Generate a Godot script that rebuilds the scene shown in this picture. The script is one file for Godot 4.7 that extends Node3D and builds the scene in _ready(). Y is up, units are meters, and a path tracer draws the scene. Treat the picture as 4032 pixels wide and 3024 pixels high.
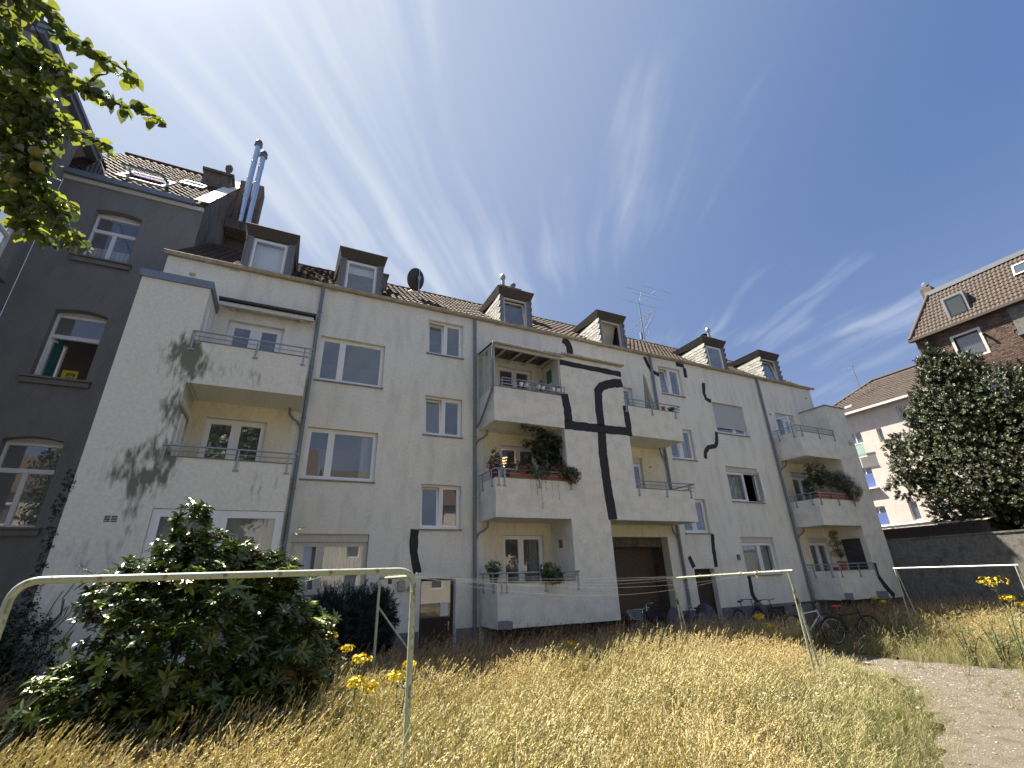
extends Node3D
# A rear courtyard: white apartment house with balconies, a grey neighbour, tall dry grass, drying frames.

class MB:
	var v := PackedVector3Array()
	var n := PackedVector3Array()
	var u := PackedVector2Array()
	var c := PackedColorArray()
	var ix := PackedInt32Array()
	var col := Color(1, 1, 1)
	var uvx := Vector3.ZERO
	var uvy := Vector3.ZERO
	var uvo := Vector2.ZERO
	func vert(p: Vector3, nn: Vector3) -> int:
		v.append(p); n.append(nn); c.append(col)
		u.append(Vector2(p.dot(uvx), p.dot(uvy)) + uvo)
		return v.size() - 1
	func quad(a: Vector3, b: Vector3, cc: Vector3, d: Vector3) -> void:
		var nn := (b - a).cross(cc - a)
		if nn.length_squared() < 1e-14: nn = (cc - a).cross(d - a)
		nn = nn.normalized()
		var i := v.size()
		vert(a, nn); vert(b, nn); vert(cc, nn); vert(d, nn)
		ix.append_array([i, i + 2, i + 1, i, i + 3, i + 2])
	func tri(a: Vector3, b: Vector3, cc: Vector3) -> void:
		var nn := (b - a).cross(cc - a).normalized()
		var i := v.size()
		vert(a, nn); vert(b, nn); vert(cc, nn)
		ix.append_array([i, i + 2, i + 1])
	func box(a: Vector3, b: Vector3) -> void:
		obox((a + b) * 0.5, (b - a).abs(), Basis.IDENTITY)
	func obox(ce: Vector3, s: Vector3, bs: Basis) -> void:
		var x := bs.x * s.x * 0.5
		var y := bs.y * s.y * 0.5
		var z := bs.z * s.z * 0.5
		quad(ce - x - y + z, ce + x - y + z, ce + x + y + z, ce - x + y + z)
		quad(ce + x - y - z, ce - x - y - z, ce - x + y - z, ce + x + y - z)
		quad(ce + x - y + z, ce + x - y - z, ce + x + y - z, ce + x + y + z)
		quad(ce - x - y - z, ce - x - y + z, ce - x + y + z, ce - x + y - z)
		quad(ce - x + y + z, ce + x + y + z, ce + x + y - z, ce - x + y - z)
		quad(ce - x - y - z, ce + x - y - z, ce + x - y + z, ce - x - y + z)
	func bar(a: Vector3, b: Vector3, w: float, h: float, up := Vector3.UP) -> void:
		var d := (b - a).normalized()
		if absf(d.dot(up)) > 0.98: up = Vector3.RIGHT
		var sx := d.cross(up).normalized()
		obox((a + b) * 0.5, Vector3(w, h, a.distance_to(b)), Basis(sx, d.cross(sx), d))
	func tube(pts: Array, r, sides := 8, cap := true) -> void:
		var m := pts.size()
		var base := v.size()
		var ref := Vector3.UP
		var d0: Vector3 = (pts[1] - pts[0]).normalized()
		if absf(d0.dot(ref)) > 0.95: ref = Vector3.RIGHT
		var sx := d0.cross(ref).normalized()
		for i in m:
			var d: Vector3 = (pts[mini(i + 1, m - 1)] - pts[maxi(i - 1, 0)]).normalized()
			sx = (sx - d * sx.dot(d)).normalized()
			var sy := sx.cross(d)
			var rr: float = r[i] if r is Array else r
			for k in sides:
				var a := TAU * k / sides
				var nn := sx * cos(a) + sy * sin(a)
				vert(pts[i] + nn * rr, nn)
		for i in m - 1:
			for k in sides:
				var a := base + i * sides + k
				var b := base + i * sides + (k + 1) % sides
				ix.append_array([a, b, a + sides, b, b + sides, a + sides])
		if cap:
			for e in 2:
				var i: int = 0 if e == 0 else m - 1
				var dd: Vector3 = (pts[1] - pts[0]) if e == 0 else (pts[m - 1] - pts[m - 2])
				dd = dd.normalized() * (-1.0 if e == 0 else 1.0)
				var ce := vert(pts[i], dd)
				var f := v.size()
				for k in sides: vert(v[base + i * sides + k], dd)
				for k in sides:
					if e == 0: ix.append_array([ce, f + (k + 1) % sides, f + k])
					else: ix.append_array([ce, f + k, f + (k + 1) % sides])
	func lathe(prof: Array, at: Vector3, seg := 12, bs := Basis.IDENTITY) -> void:
		# prof: [radius, height] from bottom to top
		for i in prof.size() - 1:
			var r0: float = prof[i][0]; var y0: float = prof[i][1]
			var r1: float = prof[i + 1][0]; var y1: float = prof[i + 1][1]
			var nn2 := Vector2(y1 - y0, r0 - r1).normalized()
			var f := v.size()
			for k in seg + 1:
				var a := TAU * k / seg
				var o := Vector3(cos(a), 0, -sin(a))
				var nn := bs * (o * nn2.x + Vector3.UP * nn2.y)
				vert(at + bs * (o * r0 + Vector3.UP * y0), nn)
				vert(at + bs * (o * r1 + Vector3.UP * y1), nn)
			for k in seg:
				var q := f + k * 2
				ix.append_array([q, q + 1, q + 2, q + 2, q + 1, q + 3])
	func torus(ce: Vector3, bs: Basis, R: float, r: float, seg := 28, sides := 6, from := 0.0, to := TAU) -> void:
		var f := v.size()
		for i in seg + 1:
			var a := from + (to - from) * i / seg
			var o := bs.x * cos(a) + bs.y * sin(a)
			for k in sides:
				var b := TAU * k / sides
				var nn := o * cos(b) + bs.z * sin(b)
				vert(ce + o * R + nn * r, nn)
		for i in seg:
			for k in sides:
				var a := f + i * sides + k
				var b := f + i * sides + (k + 1) % sides
				ix.append_array([a, b, a + sides, b, b + sides, a + sides])
	func ball(ce: Vector3, r: Vector3, seg := 10, rings := 7) -> void:
		var f := v.size()
		for i in rings + 1:
			var p := PI * i / rings
			for k in seg + 1:
				var a := TAU * k / seg
				var nn := Vector3(sin(p) * cos(a), cos(p), sin(p) * sin(a))
				vert(ce + nn * r, (nn / r).normalized())
		for i in rings:
			for k in seg:
				var a := f + i * (seg + 1) + k
				ix.append_array([a, a + seg + 1, a + 1, a + 1, a + seg + 1, a + seg + 2])
	func prism(poly: PackedVector2Array, t: Transform3D, depth: float) -> void:
		# poly in t's xy plane (counter-clockwise), front face at z = depth, back at z = 0
		var p := poly
		if Geometry2D.is_polygon_clockwise(p): p.reverse()
		var tr := Geometry2D.triangulate_polygon(p)
		for k in range(0, tr.size(), 3):
			var a: Vector3 = t * Vector3(p[tr[k]].x, p[tr[k]].y, depth)
			var b: Vector3 = t * Vector3(p[tr[k + 1]].x, p[tr[k + 1]].y, depth)
			var d: Vector3 = t * Vector3(p[tr[k + 2]].x, p[tr[k + 2]].y, depth)
			var out := t.basis.z
			if (b - a).cross(d - a).dot(out) < 0: tri(a, d, b)
			else: tri(a, b, d)
			a = t * Vector3(p[tr[k]].x, p[tr[k]].y, 0); b = t * Vector3(p[tr[k + 1]].x, p[tr[k + 1]].y, 0); d = t * Vector3(p[tr[k + 2]].x, p[tr[k + 2]].y, 0)
			if (b - a).cross(d - a).dot(out) > 0: tri(a, d, b)
			else: tri(a, b, d)
		for k in p.size():
			var a := p[k]; var b := p[(k + 1) % p.size()]
			quad(t * Vector3(a.x, a.y, 0), t * Vector3(b.x, b.y, 0), t * Vector3(b.x, b.y, depth), t * Vector3(a.x, a.y, depth))
	func mesh() -> ArrayMesh:
		var arr := []
		arr.resize(Mesh.ARRAY_MAX)
		arr[Mesh.ARRAY_VERTEX] = v; arr[Mesh.ARRAY_NORMAL] = n; arr[Mesh.ARRAY_COLOR] = c
		arr[Mesh.ARRAY_TEX_UV] = u; arr[Mesh.ARRAY_TEX_UV2] = u; arr[Mesh.ARRAY_INDEX] = ix
		var am := ArrayMesh.new()
		am.add_surface_from_arrays(Mesh.PRIMITIVE_TRIANGLES, arr)
		return am

const Z1 := 1.27       # front of the projecting balcony blocks; the main facade is z = 0
var M := {}
var taken := {}
var rng := RandomNumberGenerator.new()
var sun_dir := Vector3.ZERO

func lin(r: float, g: float, b: float, a := 1.0) -> Color:
	var k := Color(r, g, b).linear_to_srgb()
	k.a = a
	return k

func rr(a: float, b: float) -> float:
	return rng.randf_range(a, b)

func numbered(called: String) -> String:
	if not taken.has(called):
		taken[called] = 0
		return called
	taken[called] += 1
	return "%s_%03d" % [called, taken[called]]

func tag(o: Node, label := "", category := "", group := "", kind := "") -> Node:
	if label: o.set_meta("label", label)
	if category: o.set_meta("category", category)
	if group: o.set_meta("group", group)
	if kind: o.set_meta("kind", kind)
	return o

func thing(called: String, at: Vector3, label: String, category: String, group := "") -> Node3D:
	var o := Node3D.new()
	o.name = numbered(called)
	add_child(o)
	o.position = at
	tag(o, label, category, group)
	return o

func inst(called: String, m: Mesh, mat: Material, parent: Node = null) -> MeshInstance3D:
	var o := MeshInstance3D.new()
	o.mesh = m
	if mat: o.material_override = mat
	if parent == null:
		o.name = numbered(called)
		add_child(o)
	else:
		o.name = called
		parent.add_child(o, true)
	return o

func put(called: String, b: MB, mat: Material, parent: Node = null) -> MeshInstance3D:
	return inst(called, b.mesh(), mat, parent)

func many(called: String, m: Mesh, mat: Material, xf: Array, cols: Array, parent: Node = null) -> MultiMeshInstance3D:
	var mm := MultiMesh.new()
	mm.transform_format = MultiMesh.TRANSFORM_3D
	mm.use_colors = cols.size() > 0
	mm.mesh = m
	mm.instance_count = xf.size()
	for i in xf.size():
		mm.set_instance_transform(i, xf[i])
		if cols.size(): mm.set_instance_color(i, cols[i])
	var o := MultiMeshInstance3D.new()
	o.multimesh = mm
	o.material_override = mat
	if parent == null:
		o.name = numbered(called)
		add_child(o)
	else:
		o.name = called
		parent.add_child(o, true)
	o.set_meta("kind", "stuff")
	return o

func noise_tex(size: int, freq: float, oct: int, seed_: int, stops: Array, as_srgb := true, warp := 0.0) -> NoiseTexture2D:
	var f := FastNoiseLite.new()
	f.noise_type = FastNoiseLite.TYPE_SIMPLEX_SMOOTH
	f.frequency = freq
	f.fractal_octaves = oct
	f.seed = seed_
	if warp > 0.0:
		f.domain_warp_enabled = true
		f.domain_warp_amplitude = warp
		f.domain_warp_frequency = freq * 1.5
	var t := NoiseTexture2D.new()
	t.width = size; t.height = size
	t.seamless = true
	t.noise = f
	if stops.size():
		var g := Gradient.new()
		g.offsets = PackedFloat32Array(stops.map(func(s): return s[0]))
		g.colors = PackedColorArray(stops.map(func(s): return s[1]))
		t.color_ramp = g
	return t

func mat(color: Color, rough := 0.8, metal := 0.0) -> StandardMaterial3D:
	var m := StandardMaterial3D.new()
	m.albedo_color = color
	m.roughness = rough
	m.metallic = metal
	return m

var cache := {}

func shared_noise(key: String, freq: float, oct: int, seed_: int, stops: Array) -> NoiseTexture2D:
	if not cache.has(key): cache[key] = noise_tex(512, freq, oct, seed_, stops)
	return cache[key]

# tone: linear colour; fine grain, coarse patches, and relief in cm
func rough_mat(tone: Vector3, vary: float, scale: float, coarse: Array, coarse_scale: Vector3, relief: float, rough := 0.9, seed_ := 1, freq := 0.02) -> StandardMaterial3D:
	var m := mat(lin(tone.x * (1 + vary), tone.y * (1 + vary), tone.z * (1 + vary)), rough)
	var low := snappedf((1 - vary) / (1 + vary), 0.06)
	m.albedo_texture = shared_noise("grain%.2f_%.3f_%d" % [low, freq, seed_ % 3], freq, 5, seed_ % 3 + 1, [[0.2, lin(low, low, low)], [0.8, Color.WHITE]])
	m.uv1_triplanar = true
	m.uv1_world_triplanar = true
	m.uv1_scale = Vector3.ONE * scale
	if relief > 0.0:
		m.heightmap_enabled = true
		m.heightmap_texture = shared_noise("relief", 0.12, 3, 7, [])
		m.heightmap_scale = relief
	if coarse.size():
		m.detail_enabled = true
		m.detail_blend_mode = BaseMaterial3D.BLEND_MODE_MUL
		m.detail_uv_layer = BaseMaterial3D.DETAIL_UV_2
		m.detail_albedo = noise_tex(512, 0.012, 5, seed_ + 13, coarse, true, 20.0)
		m.uv2_triplanar = true
		m.uv2_world_triplanar = true
		m.uv2_scale = coarse_scale
	return m

func vcol(rough: float, back := Color.BLACK, spec := 0.5) -> StandardMaterial3D:
	var m := mat(Color.WHITE, rough)
	m.vertex_color_use_as_albedo = true
	m.metallic_specular = spec
	m.cull_mode = BaseMaterial3D.CULL_DISABLED
	if back != Color.BLACK:
		m.backlight_enabled = true
		m.backlight = back
	return m

func make_sky() -> Sky:
	var W := 2048
	var H := 1024
	var img := Image.create(W, H, false, Image.FORMAT_RGBF)
	var n1 := FastNoiseLite.new(); n1.seed = 11; n1.frequency = 1.0; n1.fractal_octaves = 5; n1.fractal_gain = 0.5
	var n2 := FastNoiseLite.new(); n2.seed = 47; n2.frequency = 0.9; n2.fractal_octaves = 3
	var n3 := FastNoiseLite.new(); n3.seed = 5; n3.frequency = 0.5; n3.fractal_octaves = 2
	var wa := deg_to_rad(30.0)
	var we := deg_to_rad(12.0)
	var w3 := Vector3(sin(wa) * cos(we), sin(we), -cos(wa) * cos(we))
	var wr := Vector3(cos(wa), 0, sin(wa))
	var wu := wr.cross(w3)
	var ground := Color(0.16, 0.15, 0.10)
	for y in H:
		var el := PI * 0.5 - PI * (y + 0.5) / H
		if el < -0.05:
			for x in W: img.set_pixel(x, y, ground)
			continue
		var sy := sin(maxf(el, 0.0)); var cy := cos(el)
		for x in W:
			var az := TAU * (x + 0.5) / W
			var d := Vector3(sin(az) * cy, sy, -cos(az) * cy)
			var cs := d.dot(sun_dir)
			var ang := acos(clampf(cs, -1.0, 1.0))
			var hz := pow(1.0 - sy, 2.4)
			# air scatters more light towards the sun and the horizon
			var glow := 1.0 - smoothstep(0.15, 1.32, ang)
			var base := Vector3(0.092, 0.192, 0.44) + Vector3(0.36, 0.35, 0.38) * hz + Vector3(0.43, 0.42, 0.35) * glow
			base += Vector3(1.0, 0.96, 0.9) * exp(-ang * 11.0) * 1.5
			# cirrus fibres, parallel along the high wind and sloping a little
			var yy := d.dot(wu)
			var dens := 0.0
			if yy > 0.0:
				var s := d.dot(w3) / (yy + 0.10)
				var t := d.dot(wr) / (yy + 0.10)
				var wob := n2.get_noise_2d(s * 0.5, t * 0.8)
				var st := n1.get_noise_2d(s * 0.30 + wob * 0.4, (t + wob * 0.13) * 3.4)
				var st2 := n1.get_noise_2d(s * 0.8 + 50.0 + wob, (t + wob * 0.13) * 9.0)
				var st3 := n1.get_noise_2d(s * 2.2 + 90.0, (t + wob * 0.13) * 21.0)
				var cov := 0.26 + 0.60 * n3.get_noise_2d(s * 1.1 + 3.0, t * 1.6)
				cov += 0.34 * d.dot(Vector3(-0.94, 0, 0.34)) + 0.06  # thinner to the right; thickened unseen behind the camera to light the facade
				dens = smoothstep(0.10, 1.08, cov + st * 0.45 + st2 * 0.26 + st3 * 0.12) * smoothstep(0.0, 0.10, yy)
			var cl := Vector3(0.52, 0.61, 0.78) + Vector3(0.30, 0.27, 0.18) * glow
			var q := base.lerp(cl.max(base), dens * 0.88)
			img.set_pixel(x, y, Color(q.x, q.y, q.z))
	var pm := PanoramaSkyMaterial.new()
	pm.panorama = ImageTexture.create_from_image(img)
	var sky := Sky.new()
	sky.sky_material = pm
	return sky

func _ready() -> void:
	rng.seed = 20240611
	var se := deg_to_rad(58.0)
	var sa := deg_to_rad(-35.0)
	sun_dir = Vector3(sin(sa) * cos(se), sin(se), -cos(sa) * cos(se))
	var cam := Camera3D.new()
	cam.name = "camera"
	add_child(cam)
	cam.position = Vector3(0, 2.0, 13.4)
	cam.basis = Basis.from_euler(Vector3(deg_to_rad(22.73), deg_to_rad(-26.11), deg_to_rad(-1.88)))
	cam.fov = 79.555
	cam.near = 0.05
	cam.far = 500.0
	cam.current = true
	var sun := DirectionalLight3D.new()
	sun.name = "sun"
	add_child(sun)
	sun.look_at_from_position(Vector3.ZERO, -sun_dir)
	sun.light_energy = 1.6
	sun.light_color = Color(1.0, 0.955, 0.88)
	sun.light_angular_distance = 0.55
	sun.shadow_enabled = true
	var we := WorldEnvironment.new()
	we.name = "environment"
	var env := Environment.new()
	env.background_mode = Environment.BG_SKY
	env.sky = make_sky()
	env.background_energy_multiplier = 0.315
	env.tonemap_mode = Environment.TONE_MAPPER_LINEAR
	env.tonemap_exposure = 3.2
	env.sdfgi_enabled = true
	env.ssao_enabled = true
	env.ssil_enabled = true
	we.environment = env
	add_child(we)
	make_materials()
	build_ground()
	build_apartment_house()
	build_grey_house()
	build_right_side()
	build_opposite()
	build_roof_gear()
	build_balcony_things()
	build_drying_frames()
	build_bikes()
	build_shrubs()
	build_fruit_tree()
	build_grass()

func make_materials() -> void:
	# the dirt on the render: grey run-off streaks, drawn out downwards
	var streak := [[0.0, lin(0.84, 0.85, 0.84)], [0.3, lin(0.93, 0.93, 0.925)], [0.55, Color.WHITE], [1.0, Color.WHITE]]
	M.render = rough_mat(Vector3(0.815, 0.80, 0.715), 0.05, 0.9, streak, Vector3(0.33, 0.10, 0.33), 0.9, 0.92, 3)
	M.block = rough_mat(Vector3(0.815, 0.80, 0.715), 0.05, 0.9, [[0.0, lin(0.84, 0.845, 0.835)], [0.36, lin(0.93, 0.93, 0.925)], [0.6, Color.WHITE], [1.0, Color.WHITE]], Vector3(0.30, 0.30, 0.30), 0.9, 0.92, 31)
	M.yellow = rough_mat(Vector3(0.78, 0.71, 0.54), 0.04, 0.9, streak, Vector3(0.4, 0.2, 0.4), 0.8, 0.92, 8)
	M.plinth = rough_mat(Vector3(0.20, 0.205, 0.215), 0.12, 0.8, streak, Vector3(0.5, 0.4, 0.5), 0.8, 0.9, 21)
	M.grey = rough_mat(Vector3(0.25, 0.245, 0.24), 0.05, 0.9, streak, Vector3(0.3, 0.12, 0.3), 0.9, 0.92, 41)
	M.gable = rough_mat(Vector3(0.15, 0.13, 0.11), 0.22, 0.7, [[0.0, lin(0.45, 0.45, 0.45)], [0.5, Color.WHITE], [1.0, Color.WHITE]], Vector3(0.35, 0.15, 0.35), 1.4, 0.95, 51)
	M.pink = rough_mat(Vector3(0.60, 0.545, 0.51), 0.05, 0.7, streak, Vector3(0.3, 0.15, 0.3), 0.8, 0.92, 61)
	M.concrete = rough_mat(Vector3(0.175, 0.170, 0.158), 0.16, 0.6, [[0.0, lin(0.52, 0.52, 0.50)], [0.5, Color.WHITE], [1.0, lin(0.9, 0.88, 0.84)]], Vector3(0.35, 0.3, 0.35), 1.2, 0.95, 71)
	M.paint_black = rough_mat(Vector3(0.027, 0.027, 0.030), 0.35, 1.3, [], Vector3.ONE, 0.6, 0.75, 81)
	M.paint_grey = rough_mat(Vector3(0.24, 0.245, 0.26), 0.06, 1.0, [], Vector3.ONE, 0.6, 0.85, 83)
	M.white_frame = mat(lin(0.80, 0.80, 0.80), 0.35)
	M.old_white = rough_mat(Vector3(0.60, 0.58, 0.53), 0.15, 2.0, [], Vector3.ONE, 0.2, 0.6, 85)
	M.glass = mat(Color(0.9, 0.95, 0.95, 0.03), 0.0)
	M.glass.transparency = BaseMaterial3D.TRANSPARENCY_ALPHA
	M.glass.metallic_specular = 0.5
	M.glass_green = mat(lin(0.30, 0.52, 0.47, 0.45), 0.05)
	M.glass_green.transparency = BaseMaterial3D.TRANSPARENCY_ALPHA
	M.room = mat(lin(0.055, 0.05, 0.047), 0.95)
	M.zinc = rough_mat(Vector3(0.21, 0.24, 0.29), 0.18, 1.6, [], Vector3.ONE, 0.15, 0.5, 91)
	M.zinc.metallic = 0.35
	M.pipe = rough_mat(Vector3(0.20, 0.22, 0.245), 0.25, 2.2, [], Vector3.ONE, 0.15, 0.55, 93)
	M.pipe.metallic = 0.3
	M.gutter = rough_mat(Vector3(0.43, 0.39, 0.31), 0.22, 1.4, [[0.0, lin(0.55, 0.5, 0.45)], [0.5, Color.WHITE], [1, Color.WHITE]], Vector3(0.8, 0.5, 0.8), 0.2, 0.7, 95)
	M.steel = mat(lin(0.36, 0.38, 0.40), 0.42, 0.55)
	M.sill = rough_mat(Vector3(0.22, 0.21, 0.21), 0.2, 2.0, [], Vector3.ONE, 0.2, 0.7, 97)
	M.tile = rough_mat(Vector3(0.082, 0.056, 0.043), 0.34, 1.1, [[0.0, lin(0.42, 0.42, 0.40)], [0.45, lin(0.9, 0.9, 0.88)], [1, lin(1, 0.98, 0.95)]], Vector3(0.5, 0.5, 0.5), 0.5, 0.85, 101)
	M.tile_red = rough_mat(Vector3(0.080, 0.046, 0.036), 0.32, 1.1, [[0.0, lin(0.40, 0.40, 0.38)], [0.5, lin(0.95, 0.95, 0.95)], [1, Color.WHITE]], Vector3(0.5, 0.5, 0.5), 0.5, 0.85, 103)
	M.tile_grey = rough_mat(Vector3(0.085, 0.066, 0.056), 0.25, 0.8, [[0.0, lin(0.6, 0.6, 0.6)], [0.5, Color.WHITE], [1, Color.WHITE]], Vector3(0.4, 0.4, 0.4), 0.5, 0.85, 105)
	M.slate = []
	for k in 4: M.slate.append(rough_mat(Vector3(0.24, 0.245, 0.23) * (0.75 + 0.2 * k), 0.25, 1.7, [], Vector3.ONE, 0.4, 0.55, 110 + k))
	M.bitumen = rough_mat(Vector3(0.05, 0.046, 0.042), 0.3, 1.4, [], Vector3.ONE, 0.5, 0.9, 121)
	M.fascia = rough_mat(Vector3(0.072, 0.062, 0.055), 0.3, 1.8, [], Vector3.ONE, 0.4, 0.8, 123)
	M.panel = rough_mat(Vector3(0.16, 0.18, 0.215), 0.16, 1.6, [], Vector3.ONE, 0.2, 0.55, 125)
	M.brick = []
	var bt := [Vector3(0.125, 0.078, 0.060), Vector3(0.095, 0.062, 0.052), Vector3(0.155, 0.105, 0.080), Vector3(0.075, 0.055, 0.048), Vector3(0.135, 0.092, 0.078)]
	for k in 5: M.brick.append(rough_mat(bt[k], 0.25, 1.9, [], Vector3.ONE, 0.6, 0.92, 131 + k))
	M.mortar = mat(lin(0.11, 0.095, 0.082), 0.95)
	M.wood_dark = rough_mat(Vector3(0.042, 0.026, 0.020), 0.3, 2.0, [], Vector3.ONE, 0.3, 0.6, 141)
	M.wood_dark.uv1_scale = Vector3(9, 0.7, 9)
	M.curtain_dark = mat(lin(0.05, 0.028, 0.032), 0.95)
	M.net = mat(lin(0.30, 0.31, 0.31), 0.95)
	M.net.backlight_enabled = true
	M.net.backlight = lin(0.3, 0.3, 0.3)
	M.blind = mat(lin(0.62, 0.66, 0.70), 0.8)
	M.shutter = mat(lin(0.46, 0.47, 0.47), 0.55)
	M.brownpanel = rough_mat(Vector3(0.105, 0.078, 0.062), 0.12, 0.7, [], Vector3.ONE, 0.3, 0.85, 145)
	M.pole = rough_mat(Vector3(0.36, 0.41, 0.33), 0.10, 2.3, [[0.0, lin(0.30, 0.16, 0.09)], [0.20, lin(0.42, 0.26, 0.16)], [0.27, Color.WHITE], [1, Color.WHITE]], Vector3(2.4, 1.2, 2.4), 0.1, 0.4, 151)
	M.rust = rough_mat(Vector3(0.12, 0.045, 0.022), 0.4, 3.0, [], Vector3.ONE, 0.2, 0.9, 155)
	M.wire = mat(lin(0.22, 0.23, 0.22), 0.6)
	M.black = mat(lin(0.012, 0.012, 0.013), 0.5)
	M.rubber = mat(lin(0.016, 0.016, 0.017), 0.85)
	M.chrome = mat(lin(0.62, 0.63, 0.65), 0.18, 0.9)
	M.stainless = mat(lin(0.60, 0.63, 0.67), 0.24, 1.0)
	M.terracotta = rough_mat(Vector3(0.29, 0.115, 0.068), 0.15, 2.5, [], Vector3.ONE, 0.2, 0.85, 161)
	M.cover = rough_mat(Vector3(0.062, 0.060, 0.080), 0.15, 2.0, [], Vector3.ONE, 0.3, 0.6, 165)
	M.soil = rough_mat(Vector3(0.060, 0.047, 0.028), 0.4, 0.9, [], Vector3.ONE, 3.0, 0.97, 171)
	M.gravel = rough_mat(Vector3(0.205, 0.182, 0.145), 0.30, 1.4, [[0.0, lin(0.62, 0.58, 0.5)], [0.5, Color.WHITE], [1, lin(1.1, 1.08, 1.05)]], Vector3(0.45, 0.45, 0.45), 2.5, 0.97, 175, 0.05)
	M.stem = vcol(0.75, lin(0.30, 0.27, 0.12))
	M.stem.albedo_color = lin(0.86, 0.88, 0.82)
	M.leaf = vcol(0.42, lin(0.30, 0.42, 0.10), 0.5)
	M.gloss_leaf = vcol(0.27, lin(0.20, 0.26, 0.06), 0.55)
	M.holly_leaf = vcol(0.46, lin(0.16, 0.20, 0.07), 0.45)
	M.needle = vcol(0.6, lin(0.06, 0.08, 0.04), 0.4)
	M.petal = vcol(0.6, lin(0.35, 0.35, 0.35))
	M.bark = rough_mat(Vector3(0.075, 0.058, 0.045), 0.35, 2.4, [], Vector3.ONE, 0.8, 0.95, 181)
	# stained render of the left block: black-green growth at the drips, on top of the same render
	var im := Image.create(768, 1536, false, Image.FORMAT_RGB8)
	var a := FastNoiseLite.new(); a.seed = 9; a.frequency = 0.012; a.fractal_octaves = 5
	var b := FastNoiseLite.new(); b.seed = 19; b.frequency = 0.05; b.fractal_octaves = 4
	# [x, y, half width, half height, strength] in metres on the wall
	var spots := [[-2.66, 7.26, 0.42, 0.42, 1.15], [-2.50, 6.95, 0.30, 0.50, 1.0], [-2.95, 6.55, 0.25, 0.16, 0.55], [-2.68, 6.2, 0.25, 0.75, 0.6], [-2.62, 5.3, 0.22, 0.8, 0.7], [-2.75, 4.72, 0.5, 0.25, 0.95], [-2.95, 4.2, 0.5, 0.33, 0.95], [-2.62, 4.25, 0.3, 0.5, 0.7], [-2.85, 3.5, 0.22, 0.8, 0.5], [-3.55, 4.72, 0.18, 0.10, 0.4], [-1.2, 6.75, 1.3, 0.35, 0.35], [-0.6, 4.1, 0.8, 0.4, 0.3], [-3.3, 2.2, 0.6, 0.9, 0.25]]
	for y in 1536:
		var wy := 9.3 * (1.0 - (y + 0.5) / 1536.0)
		for x in 768:
			var wx := -4.0 + 4.2 * (x + 0.5) / 768.0
			var k := 0.0
			for s in spots:
				var q := Vector2((wx - s[0]) / s[2], (wy - s[1]) / s[3]).length_squared()
				if q < 4.0: k += s[4] * exp(-q * 1.3)
			if k > 0.01:
				k = clampf((k * 0.9 + a.get_noise_2d(x, y * 0.45) * 1.0 + b.get_noise_2d(x, y * 0.30) * 0.8 - 0.28) * minf(1.0, k * 2.2), 0.0, 0.82)
			im.set_pixel(x, y, lin(1.0 - k * 0.92, 1.0 - k * 0.90, 1.0 - k * 0.94))
	M.stained = M.block.duplicate()
	M.stained.uv2_triplanar = false
	M.stained.uv2_world_triplanar = false
	M.stained.uv2_scale = Vector3.ONE
	M.stained.detail_albedo = ImageTexture.create_from_image(im)
	M.stained.texture_repeat = true

# a wall facing +z (or turned by t), with openings [x0, x1, y0, y1]; reveals go back by depth
func wall_mesh(b: MB, t: Transform3D, x0: float, x1: float, y0: float, y1: float, holes: Array, depth: float) -> void:
	var xs := [x0, x1]
	var ys := [y0, y1]
	for h in holes:
		for k in [h[0], h[1]]: if k > x0 and k < x1 and not xs.has(k): xs.append(k)
		for k in [h[2], h[3]]: if k > y0 and k < y1 and not ys.has(k): ys.append(k)
	xs.sort()
	ys.sort()
	for i in xs.size() - 1:
		for j in ys.size() - 1:
			var mx: float = (xs[i] + xs[i + 1]) * 0.5
			var my: float = (ys[j] + ys[j + 1]) * 0.5
			var open := false
			for h in holes:
				if mx > h[0] and mx < h[1] and my > h[2] and my < h[3]: open = true
			if open: continue
			b.quad(t * Vector3(xs[i], ys[j], 0), t * Vector3(xs[i + 1], ys[j], 0), t * Vector3(xs[i + 1], ys[j + 1], 0), t * Vector3(xs[i], ys[j + 1], 0))
			b.quad(t * Vector3(xs[i + 1], ys[j], -depth), t * Vector3(xs[i], ys[j], -depth), t * Vector3(xs[i], ys[j + 1], -depth), t * Vector3(xs[i + 1], ys[j + 1], -depth))
	for h in holes:
		var a := Vector3(h[0], h[2], 0); var c := Vector3(h[1], h[3], 0); var d := Vector3(0, 0, -depth)
		var p := Vector3(c.x, a.y, 0); var q := Vector3(a.x, c.y, 0)
		b.quad(t * a, t * (a + d), t * (q + d), t * q)
		b.quad(t * (p + d), t * p, t * c, t * (c + d))
		b.quad(t * (q + d), t * (c + d), t * c, t * q)
		b.quad(t * a, t * p, t * (p + d), t * (a + d))

func pane_mesh(b: MB, t: Transform3D, x0: float, x1: float, y0: float, y1: float) -> void:
	for z in [0.0, -0.022]:
		b.obox(t * Vector3((x0 + x1) / 2, (y0 + y1) / 2, z), Vector3(x1 - x0, y1 - y0, 0.005), t.basis)

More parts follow.
